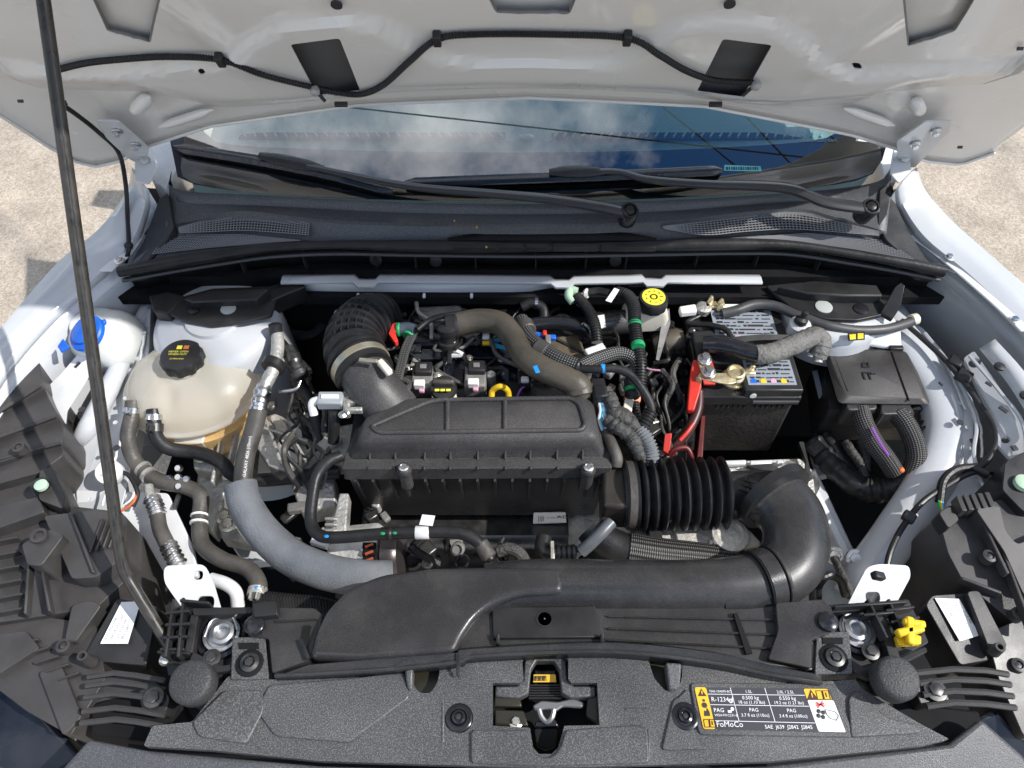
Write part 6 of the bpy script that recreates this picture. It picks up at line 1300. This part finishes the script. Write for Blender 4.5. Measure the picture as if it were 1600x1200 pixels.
for k in range(4): text(['6105 4522 AB', 'MADE 0321 LED', '12V 55W H4', '9R3-2288'][k], .0055, INKG, lq[0].lerp(lq[1], .85-.2*k).lerp(lq[3].lerp(lq[2], .85-.2*k), .1), lq[3]-lq[0], lq[1]-lq[0], cu, 'label_print', lift=.003)
hl_block(hr, [(1510, 924, .865), (1530, 922, .865), (1575, 1010, .85), (1548, 1020, .85)], None, .03, BLK)
hl_block(hr, [(1540, 990, .845), (1610, 960, .85), (1680, 980, .84), (1680, 1160, .80), (1600, 1150, .81), (1560, 1060, .83)], None, .10)
for k, y in enumerate((1046, 1062, 1080, 1098)):
    MB().tube(PP([(1430+k*6, y+6, .845), (1490, y, .85), (1540, y+2, .85), (1575+k*4, y+8, .845)]), .0045, 6).build('fin', LAMPP, hr)
hl_block(hr, [(1428, 1072, .845), (1470, 1066, .845), (1486, 1096, .84), (1440, 1104, .84)], None, .04, BLK, nm='fixing_ear')
bolt(hr, P(1461, 1078, .847), .010, .006, DSTEEL)
MB().lathe([(.007, 0), (.009, 0), (.007, .02), (.004, .02), (.004, .01)], P(1552, 1018, .845), n=14).build('boss', LAMPP, hr)
MB().slab(PP([(1500, 1130, .80), (1560, 1105, .80), (1600, 1150, .79), (1690, 1140, .79), (1690, 1260, .74), (1560, 1200, .76)]), .05).build('lens_edge', mat('lens_navy', (1, 1, 1)), hr, bevel=.008)
# bolts and bits on the slanted member
for lab, px, py, z, m in (('bright hex bolt on the slanted member by the white bracket', 1336, 872, .74, STEEL), ('flat steel tab bolt on the slanted member', 1304, 868, .72, ZINC)):
    bolt(None, P(px, py, z), .010, .012, m, V((-.3, -.4, .8)), label=lab, cat='bolt')
hose('ground_strap', [(1304, 872, .725), (1312, 890, .73), (1325, 915, .73), (1330, 935, .72)], .007, TAPE, None, label='dark braided ground strap below the slanted member', cat='strap')
for k in range(2): hose('loop_hose', [(1270+k*8, 942, .79), (1272+k*8, 915, .81), (1290+k*6, 900-k*2, .82), (1312, 906, .80), (1320, 930, .77)], .006, RUB, None, 10, label=['outer of two looped black hoses beside the duct bend', 'inner of two looped black hoses beside the duct bend'][k], cat='hose')

for px, py, z in ((1545, 870, .875), (1620, 900, .868), (1590, 960, .858), (1590, 1040, .835)):
    MB().lathe([(.010, -.01), (.010, .004), (.006, .005), (.0055, .001), (.001, .001)], P(px, py, z), n=18).build('screw_boss', LAMPP, hr); MB().lathe([(.0045, 0), (.0045, .003), (.001, .0035)], P(px, py, z+.002), n=6).build('screw', DSTEEL, hr)
# ================================================================== FRONT PANEL
fp = thing('radiator_cover', 'grained black radiator cover panel along the front edge', 'cover panel', P(850, 1120, .80))
ZC = .868
cov = [(357, 1056), (420, 1062), (560, 1050), (700, 1032), (850, 1024), (1000, 1026), (1130, 1042), (1270, 1066), (1338, 1062), (1346, 1076), (1436, 1130), (1484, 1155), (1440, 1166), (1200, 1190), (850, 1200), (500, 1189), (330, 1172), (224, 1166), (238, 1134), (300, 1128)]
def zc(p): return V((p.x, p.y, p.z))
co = MB().slab(rnd(PP(cov, ZC), .004), .012).build('cover', GRN, fp)
latch = [(770, 1067), (812, 1067), (818, 1060), (816, 1030), (826, 1020), (878, 1020), (888, 1030), (888, 1060), (893, 1067), (933, 1067), (937, 1133), (882, 1134), (872, 1168), (862, 1178), (842, 1178), (833, 1168), (828, 1137), (770, 1134)]
lt = PP(latch, ZC)
cutters = [MB().loft([[p-V((0, 0, .05)) for p in lt], [p+V((0, 0, .05)) for p in lt]])]
wl_ = [PP([(640, 1036), (690, 1030), (684, 1066), (672, 1084), (654, 1082), (644, 1066)], ZC), PP([(1012, 1028), (1066, 1034), (1066, 1060), (1058, 1078), (1040, 1080), (1022, 1060)], ZC)]
for q in wl_: q = rnd(q, .006); cutters.append(MB().loft([[p-V((0, 0, .05)) for p in q], [p+V((0, 0, .05)) for p in q]]))
for x, y in ((717, 1122), (1070, 1120)): cutters.append(MB().lathe([(.019, -.004), (.019, .05)], P(x, y, ZC), n=32))
cut(co, cutters)
md = co.modifiers.new('bevel', 'BEVEL'); md.width = .0022; md.segments = 3; md.limit_method = 'ANGLE'; md.angle_limit = rad(40)
# raised pads on the cover
def pad(pts, h, nm='pad', m=GRN, r=.006): return MB().slab(rnd(PP(pts, ZC+h), r), h+.002).build(nm, m, fp, bevel=.002, seg=3)
pad([(420, 1070), (560, 1058), (632, 1050), (640, 1090), (545, 1160), (430, 1150), (400, 1110)], .0045)
pad([(736, 1140), (828, 1140), (833, 1174), (846, 1184), (864, 1182), (876, 1168), (884, 1140), (1002, 1132), (1012, 1140), (1015, 1192), (850, 1197), (736, 1192)], .0050)
pad([(300, 1128), (350, 1078), (410, 1078), (412, 1110), (385, 1162), (310, 1150)], .0055)
pad([(1340, 1078), (1384, 1120), (1434, 1132), (1440, 1145), (1330, 1152), (1326, 1090)], .0050)
pad([(1034, 1172), (1052, 1094), (1062, 1088), (1076, 1074), (1086, 1150), (1108, 1170)], .0038)
for a, b in (((692, 1098), (692, 1160)), ((1013, 1108), (978, 1108)), ((1013, 1140), (1014, 1190))): MB().tube([P(*a, ZC), P(*b, ZC)], .0016, 6).build('bead', GRN, fp)
for x, y in ((717, 1122), (1070, 1120)):
    c = P(x, y, ZC-.004 if x < 800 else ZC+.001); s = MB().lathe([(.018, 0), (.018, .003), (.015, .0045), (.011, .004), (.010, .002), (.009, .007), (.006, .008), (.005, .005), (.001, .005)], c, n=30).build('scrivet', BLKG, fp)
    MB().lathe([(.0035, 0), (.0035, .001), (.001, .001)], c+V((0, 0, .0055)), n=6).build('scrivet_head', DSTEEL, s)
for q in wl_:
    z = ZC-.018; MB().slab([V((p.x, p.y, z)) for p in q], .004).build('window_floor', mat('olive_black', (.030, .028, .018), .3), fp)
# latch bay
lb_ = P(852, 1098, .80)
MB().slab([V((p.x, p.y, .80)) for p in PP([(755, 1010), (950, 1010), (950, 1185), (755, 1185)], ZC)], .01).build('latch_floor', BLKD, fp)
arch = [(812, 1090), (826, 1082), (830, 1046), (838, 1032), (866, 1032), (874, 1046), (878, 1082), (892, 1090), (930, 1088), (930, 1072), (896, 1072), (886, 1062), (884, 1032), (874, 1022), (830, 1022), (820, 1032), (818, 1062), (808, 1072), (774, 1072), (774, 1088)]
MB().slab(PP(arch, ZC-.010), .02).build('latch_frame', GRN, fp, bevel=.002)
for pts in ([(772, 1088), (812, 1090), (816, 1104), (772, 1104)], [(918, 1088), (934, 1088), (936, 1132), (916, 1118)], [(772, 1108), (818, 1110), (826, 1134), (774, 1132)]): MB().slab(PP(pts, ZC-.016), .01).build('latch_plate', mat('olive_black', (1, 1, 1)), fp, bevel=.002)
lx = thing('bonnet_latch', 'black and steel bonnet latch in the front panel opening', 'latch', P(855, 1110, .80))
lo = [(832, 1102), (846, 1094), (872, 1096), (896, 1090), (914, 1098), (910, 1106), (880, 1104), (868, 1112), (852, 1108), (838, 1112)]
MB().slab(rnd(PP(lo, .846), .003), .006).build('striker_plate', mat('latch_steel', (.26, .26, .26), .4, metal=.8), lx, bevel=.002)
MB().tube(crom(PP([(842, 1108, .85), (846, 1120, .848), (854, 1128, .846), (862, 1122, .848), (866, 1108, .85)]), 5), .0038, 8).build('hook', mat('latch_steel', (1, 1, 1)), lx)
MB().slab(PP([(838, 1126, .842), (868, 1124, .842), (874, 1136, .84), (834, 1136, .84)]), .008).build('catch', BLKG, lx, bevel=.002)
MB().slab(rnd(PP([(834, 1138, .838), (872, 1138, .838), (868, 1166, .838), (852, 1172, .838), (838, 1164, .838)]), .004), .01).build('release_tongue', BLKD, lx, bevel=.004)
for k in range(6): MB().box(P(852, 1072+k*4, .835), (.046, .002, .008)).build('grip_rib', BLK, lx)
st_ = quad_label('amber_sticker', PP([(834, 1054, .842), (868, 1054, .842), (869, 1066, .840), (833, 1066, .840)]), YLAB, lx)
for k in range(6): MB().box(P(837+k*3.2, 1060, .8438), (.0012 if k % 2 else .002, .007, .0005)).build('sticker_bar', INK, st_)
MB().slab(PP([(835, 1046, .825), (868, 1046, .825), (872, 1096, .82), (832, 1096, .82)]), .01).build('back_plate', BLKG, lx, bevel=.002)
bolt(lx, P(806, 1128, .85), .006, .006, ZINC)
# small hanging ribs below the lip
for x in (716,): MB().slab(PP([(712, 1020, .90), (720, 1020, .90), (718, 1058, .878), (713, 1056, .878)]), .004).build('lip_tab', DUCT, fp, bevel=.001)
MB().slab(PP([(632, 1046, .884), (646, 1044, .884), (644, 1078, .875), (636, 1076, .875)]), .02).build('lip_tab', GRN, fp, bevel=.003)
MB().slab(PP([(1040, 1034, .884), (1066, 1036, .884), (1062, 1076, .875), (1046, 1080, .875)]), .02).build('lip_tab', GRN, fp, bevel=.003)
# bumper skin below
MB().slab(PP([(60, 1240, .835), (138, 1154, .85), (230, 1172, .855), (500, 1196, .858), (850, 1206, .858), (1200, 1196, .858), (1484, 1162, .855), (1534, 1122, .85), (1600, 1180, .84), (1680, 1300, .82), (850, 1330, .83), (0, 1320, .82)]), .02).build('bumper_cover', COWLM, label='dark grey bumper top edge along the bottom of the view', cat='bumper', bevel=.006, seg=3)
# ---- refrigerant label
rl = thing('refrigerant_label', 'amber, black and white refrigerant information label with text table', 'label', P(1200, 1110, ZC))
ZL = ZC+.0042
K = PP([(1085, 1074), (1296, 1076), (1323, 1145), (1099, 1139)], ZL)
MB().slab(rnd(PP([(1078, 1066), (1304, 1068), (1336, 1152), (1092, 1148)], ZL-.0008), .008), .006).build('recess_plate', GRN, rl, bevel=.0015)
def lp_(u, v, lift=0): return K[0].lerp(K[1], u).lerp(K[3].lerp(K[2], u), v)+V((0, 0, lift))
def patch(u0, u1, v0, v1, m, nm, lift=.0006, rr=.0): q = [lp_(u0, v0, lift), lp_(u1, v0, lift), lp_(u1, v1, lift), lp_(u0, v1, lift)]; return MB().slab(rnd(q, rr) if rr else q, .0004).build(nm, m, rl)
patch(0, 1, 0, 1, NLAB, 'backing', .0003, .004)
patch(0, .085, 0, 1, YLAB, 'amber_column', rr=.003); patch(.805, .985, .01, .27, YLAB, 'amber_corner', rr=.003); patch(.805, .995, .275, .99, WLAB, 'white_field', rr=.002)
for v in (.165, .42, .80): patch(.088, .80, v-.006, v+.006, WINK, 'rule_line')
for u in (.265, .52): patch(u-.002, u+.002, .0, .80, WINK, 'rule_line')
XL, YL = K[1]-K[0], K[0]-K[3]
def tx(s, u, v, size, m=WINK, al='LEFT'): text(s, size*.80, m, lp_(u, v), XL, YL, rl, 'printed_text', al, lift=.0012)
tx('7S43-19A095-BC', .10, .125, .0052); tx('1.5L', .39, .13, .0068, al='CENTER'); tx('2.0L / 2.5L', .66, .13, .0068, al='CENTER')
tx('R-1234yf', .10, .345, .0102); tx('0.500 kg', .39, .285, .0082, al='CENTER'); tx('18 oz (1.10 lbs)', .39, .385, .0072, al='CENTER'); tx('0.550 kg', .66, .285, .0082, al='CENTER'); tx('19.2 oz (1.21 lbs)', .66, .385, .0072, al='CENTER')
tx('PAG', .10, .60, .0092); tx('WSH-M1C231-B', .10, .70, .0055); tx('PAG', .39, .57, .0082, al='CENTER'); tx('3.7 fl oz (110cc)', .39, .69, .0072, al='CENTER'); tx('PAG', .66, .57, .0082, al='CENTER'); tx('3.4 fl oz (100cc)', .66, .69, .0072, al='CENTER')
tx('FoMoCo', .095, .945, .0122); tx('SAE  J639  J2842  J2845', .77, .94, .0082, al='RIGHT')
def tri(u, v, s, m, nm='warning_triangle'):
    c = lp_(u, v, .001); MB().slab([c+V((-s, -s*.8, 0)), c+V((s, -s*.8, 0)), c+V((0, s*.9, 0))], .0004).build(nm, m, rl); MB().slab([c+V((-.0006, -s*.4, .0005)), c+V((.0006, -s*.4, .0005)), c+V((.0008, s*.35, .0005)), c+V((-.0008, s*.35, .0005))], .0003).build('mark', YLAB, rl)
def book(u, v, s):
    c = lp_(u, v, .001)
    for k in (-1, 1):
        q = [c+V((k*s*.08, -s*.7, 0)), c+V((k*s, -s*.7, 0)), c+V((k*s, s*.6, 0)), c+V((k*s*.08, s*.6, 0))]
        for a, b in zip(q, q[1:]+q[:1]): MB().tube([a, b], .0005, 4).build('book_line', INK, rl)
    MB().box(c+V((s*.5, 0, .0002)), (.0012, s*.7, .0004)).build('book_line', INK, rl)
tri(.045, .13, .0058, mat('maroon_ink', (.06, .015, .01), .5)); tri(.85, .16, .0080, mat('maroon_ink', (1, 1, 1))); book(.933, .15, .0085); book(.052, .86, .0072)
c = lp_(.045, .40, .001); MB().lathe([(.0035, 0), (.0035, .0004), (.001, .0004)], c+V((0, -.002, 0)), n=14).build('person_symbol', INK, rl); MB().lathe([(.0017, 0), (.0017, .0004), (.0005, .0004)], c+V((0, .004, 0)), n=12).build('person_symbol', INK, rl)
c = lp_(.048, .62, .001); MB().slab([c+V((-.004, -.004, 0)), c+V((.004, -.004, 0)), c+V((.004, .001, 0)), c+V((.001, .007, 0)), c+V((0, .002, 0)), c+V((-.003, .003, 0))], .0004).build('flame_symbol', INK, rl)
c = lp_(.242, .33, .0012); 
for k in range(6): MB().box(c, (.0055, .0008, .0004), Matrix.Rotation(k*math.pi/6, 3, 'Z')).build('snowflake_symbol', WINK, rl)
c = lp_(.238, .52, .0012); MB().lathe([(.0024, 0), (.0024, .0004), (.001, .0004)], c, n=8).build('can_symbol', WINK, rl); MB().box(c+V((-.004, -.003, 0)), (.005, .003, .0004)).build('can_symbol', WINK, rl)
c = lp_(.865, .60, .0012)
for k in range(4): d = V((math.cos(k*1.571+.5), math.sin(k*1.571+.5), 0)); MB().ball(c+d*.0042, (.0028, .0028, .0004), 6).build('fan_symbol', INK, rl)
c = lp_(.885, .38, .0012)
for k in range(4): MB().box(c+V((0, (k-1.5)*.0, 0)), (.012, .0012, .0004), Matrix.Rotation(-.6+k*.45, 3, 'Z')).build('red_cross', RINK, rl)
c = lp_(.945, .60, .0012); hnd = [c+V(p) for p in ((-.008, .006, 0), (-.002, .005, 0), (.005, .003, 0), (.008, -.002, 0), (.004, -.007, 0), (-.004, -.005, 0), (-.007, .0, 0))]
for a, b in zip(hnd, hnd[1:]+hnd[:1]): MB().tube([a, b], .0005, 4).build('hand_symbol', INKG, rl)
patch(.82, .98, .735, .742, INKG, 'thin_rule', .001)
# ---- panel behind the lip: slatted plates
sl = thing('slatted_panel', 'black slatted air guide plate between duct and lip', 'panel', P(1000, 985, .86))
ZS = .868
MB().slab(PP([(700, 950), (1250, 945), (1290, 1050), (1120, 1030), (1000, 1012), (900, 1010), (716, 1020)], ZS), .01).build('base', DUCT, sl, bevel=.002)
MB().slab(PP([(768, 948), (930, 946), (946, 996), (770, 998)], ZS+.006), .006).build('flat_plate', BLK, sl, bevel=.002)
MB().lathe([(.012, 0), (.0125, .0008), (.010, .0008), (.0095, 0)], P(851, 967, ZS+.0062), n=28).build('ring_mark', BLK, sl); MB().lathe([(.0015, 0), (.001, .001)], P(851, 967, ZS+.0065), n=10).build('centre_dot', STEEL, sl)
for k, y in enumerate((961, 980, 998)):
    MB().slab(PP([(950, y, ZS+.006), (1215, y+6+k*4, ZS+.006), (1215, y+9+k*4, ZS+.004), (950, y+3, ZS+.004)]), .006).build('slat', DUCT, sl)
MB().slab(PP([(1146, 958, ZS+.008), (1152, 957, ZS+.008), (1176, 1020, ZS+.006), (1166, 1022, ZS+.006)]), .005).build('slot', BLKD, sl)
for x in (775, 938): MB().slab(PP([(x, 990, ZS+.016), (x+5, 990, ZS+.016), (x+6, 1006, ZS+.010), (x, 1006, ZS+.010)]), .012).build('tab', BLK, sl, bevel=.001)
MB().slab(rnd(PP([(1212, 942, .884), (1286, 936, .884), (1300, 950, .884), (1308, 985, .882), (1268, 1000, .882), (1268, 1044, .88), (1200, 1030, .88), (1216, 985, .882)]), .004), .02).build('end_plate', DUCT, sl, bevel=.003)
ql = thing('air_guide_end', 'black plate left of the intake lobe with small slot', 'panel', P(440, 1000, .86))
MB().slab(rnd(PP([(392, 948), (492, 950), (505, 962), (488, 1030), (425, 1052), (420, 998), (398, 994)], .878), .004), .02).build('plate', DUCT, ql, bevel=.003)
MB().tube([P(430, 972, .8795), P(495, 968, .8795)], .0014, 6).build('bead', BLK, ql); MB().box(P(478, 995, .880), (.008, .030, .006)).build('slot', BLKD, ql)
MB().tube([P(470, 1000, .885), P(482, 1030, .885)], .003, 6).build('bead', BLK, ql)
MB().slab(rnd(PP([(394, 942, .894), (432, 938, .894), (434, 960, .894), (396, 964, .894)]), .004), .02).build('cap_block', BLK, ql, bevel=.004)
# ---- mounting ends left and right
def mount_end(sx, items, lab):
    t = thing('radiator_mount', lab, 'mount', P(items['c'][0], items['c'][1], .82), 'radiator mounts'); x, y = items['c']
    MB().slab(rnd(PP(items['base'], .850), .004), .04).build('base', BLK, t, bevel=.003)
    c = P(x, y, .856)
    MB().lathe([(.036, -.012), (.036, .002), (.031, .004), (.030, -.006), (.001, -.006)], c, n=36).build('cup', BLKG, t)
    MB().lathe([(.022, -.006), (.026, -.004), (.026, .001), (.022, .002), (.020, -.004)], c, n=32).build('outer_ring', mat('sleeve_chrome', (.40, .41, .42), .38, metal=.8, var=(40, .2)), t)
    MB().lathe([(.012, -.006), (.0165, -.004), (.0165, .004), (.012, .006), (.009, .004), (.008, -.004), (.001, -.004)], c+V((-.003*sx, 0, .002)), n=28).build('inner_ring', mat('sleeve_chrome', (1, 1, 1)), t)
    MB().tube(crom([c+V((.024, .004, .004)), c+V((.010, .024, .004)), c+V((-.016, .018, .004)), c+V((-.022, -.006, .003))], 6), .002, 6).build('spring_wire', STEEL, t)
    for pts, z, h in items['slabs']: MB().slab(rnd(PP(pts, z), .003), h).build('frame', BLK, t, bevel=.002)
    for (x0, y0, x1, y1, z) in items['ribs']:
        A, B = P(x0, y0, z), P(x1, y1, z); d = B-A; MB().box((A+B)/2, (d.length, .004, .022), Matrix.Rotation(math.atan2(d.y, d.x), 3, 'Z')).build('rib', BLK, t, bevel=.001)
    for (px, py, z) in items['bolts']: bolt(t, P(px, py, z), .008, .007, DSTEEL)
    hx, hy = items['housing']
    MB().slab(rnd(PP([(hx-27, hy-40), (hx+24, hy-42), (hx+30, hy+24), (hx-30, hy+26)], .872), .004), .03).build('screw_housing', GRN, t, bevel=.003)
    MB().slab(PP([(hx-18, hy-32), (hx+14, hy-32), (hx+14, hy-22), (hx-17, hy-22)], .8735), .002).build('housing_slot', BLKD, t)
    MB().lathe([(.019, -.001), (.019, .001), (.016, .002), (.001, .002)], P(hx, hy, .873), n=24).build('screw_recess', BLKD, t)
    MB().lathe([(.013, 0), (.013, .004), (.008, .006), (.007, .003), (.001, .003)], P(hx+1, hy, .8745), n=24).build('screw_washer', DSTEEL, t); MB().lathe([(.006, 0), (.006, .008), (.001, .008)], P(hx+1, hy, .876), n=6).build('screw_head', DSTEEL, t)
    kx, ky = items['pin']; MB().lathe([(.014, -.01), (.014, .004), (.011, .006), (.001, .0065)], P(kx, ky, .884), n=26).build('push_pin', BLKG, t)
    return t
mount_end(-1, dict(c=(346, 990), base=[(268, 945), (392, 950), (396, 1000), (372, 1058), (262, 1056), (255, 1010)], slabs=[([(300, 950), (392, 948), (394, 958), (302, 962)], .875, .02), ([(298, 960), (310, 960), (300, 1020), (288, 1018)], .872, .02), ([(302, 1018), (346, 1040), (372, 1036), (372, 1046), (330, 1052), (296, 1030)], .868, .012)],
    ribs=[(262, 962, 300, 958, .872), (262, 980, 300, 978, .872), (258, 1000, 296, 998, .870), (254, 1018, 292, 1018, .866), (275, 940, 262, 1030, .870), (290, 938, 282, 1030, .870), (250, 1022, 300, 1024, .862), (285, 942, 330, 946, .876)], bolts=[(331, 1028, .866)], housing=(390, 1036), pin=(398, 977)), 'black radiator mount with silver bush near the prop rod')
mr = mount_end(1, dict(c=(1340, 984), base=[(1290, 945), (1420, 936), (1452, 1004), (1380, 1040), (1318, 1058), (1300, 1010)], slabs=[([(1290, 946), (1420, 936), (1424, 946), (1296, 958)], .872, .02), ([(1370, 960), (1382, 958), (1408, 1030), (1392, 1034)], .872, .02), ([(1330, 1030), (1352, 1044), (1392, 1034), (1446, 1010), (1450, 1018), (1360, 1062), (1334, 1050)], .870, .012)],
    ribs=[(1300, 952, 1412, 944, .876), (1352, 940, 1382, 1000, .874), (1384, 940, 1416, 1010, .874), (1380, 958, 1424, 952, .876), (1388, 976, 1432, 968, .874), (1394, 996, 1440, 990, .872), (1345, 965, 1395, 960, .874)], bolts=[(1360, 1018, .862)], housing=(1303, 1028), pin=(1293, 972)), 'black radiator mount with silver bush beside the yellow clip')
yc = thing('yellow_clip', 'bright yellow plastic cross clip in the right mount', 'clip', P(1420, 990, .86))
MB().slab(rnd(PP([(1400, 992), (1420, 986), (1440, 994), (1440, 1006), (1404, 1008)], .884), .002), .01).build('foot', YEL, yc, bevel=.002)
for a in (0, 1.1): MB().box(P(1421, 986, .892), (.040, .011, .012), Matrix.Rotation(a+.2, 3, 'Z')).build('arm', YEL, yc, bevel=.003)
MB().box(P(1428, 974, .892), (.030, .010, .010), Matrix.Rotation(-.15, 3, 'Z')).build('arm', YEL, yc, bevel=.003)
# bump stops
for px, py, lab in ((296, 1064, 'round black rubber bump stop near the prop rod foot'), (1405, 1058, 'round black rubber bump stop below the yellow clip')):
    t = thing('bump_stop', lab, 'bump stop', P(px, py+20, .85), 'bump stops'); c = P(px, py, .915)
    ax = V((.0, -.10, 1)).normalized()
    MB().lathe([(.016, -.035), (.024, -.030), (.0285, -.026), (.0285, -.006), (.0265, -.001), (.022, .001), (.001, .0015)], c, ax, 40).build('rubber', mat('bump_rubber', (.040, .040, .041), .6, grain=(380, .7), speck=(500, .5)), t, ang=50)
    MB().lathe([(.013, -.075), (.013, -.045), (.017, -.043), (.017, -.038), (.014, -.033)], c, ax, 24).build('stem', BLKG, t)
    MB().lathe([(.025, -.080), (.025, -.072), (.018, -.068)], c, ax, 24).build('seat', BLK, t)
# black end infill
MB().slab(PP([(140, 1100), (262, 1060), (300, 1130), (238, 1160), (140, 1150)], .815), .03).build('end_infill', BLKD, label='dark plastic infill under the left bump stop', cat='infill', bevel=.004)
MB().slab(PP([(1345, 1075), (1440, 1100), (1530, 1110), (1540, 1150), (1480, 1160), (1420, 1140)], .815), .03).build('end_infill', BLKD, label='dark plastic infill under the right bump stop', cat='infill', bevel=.004)
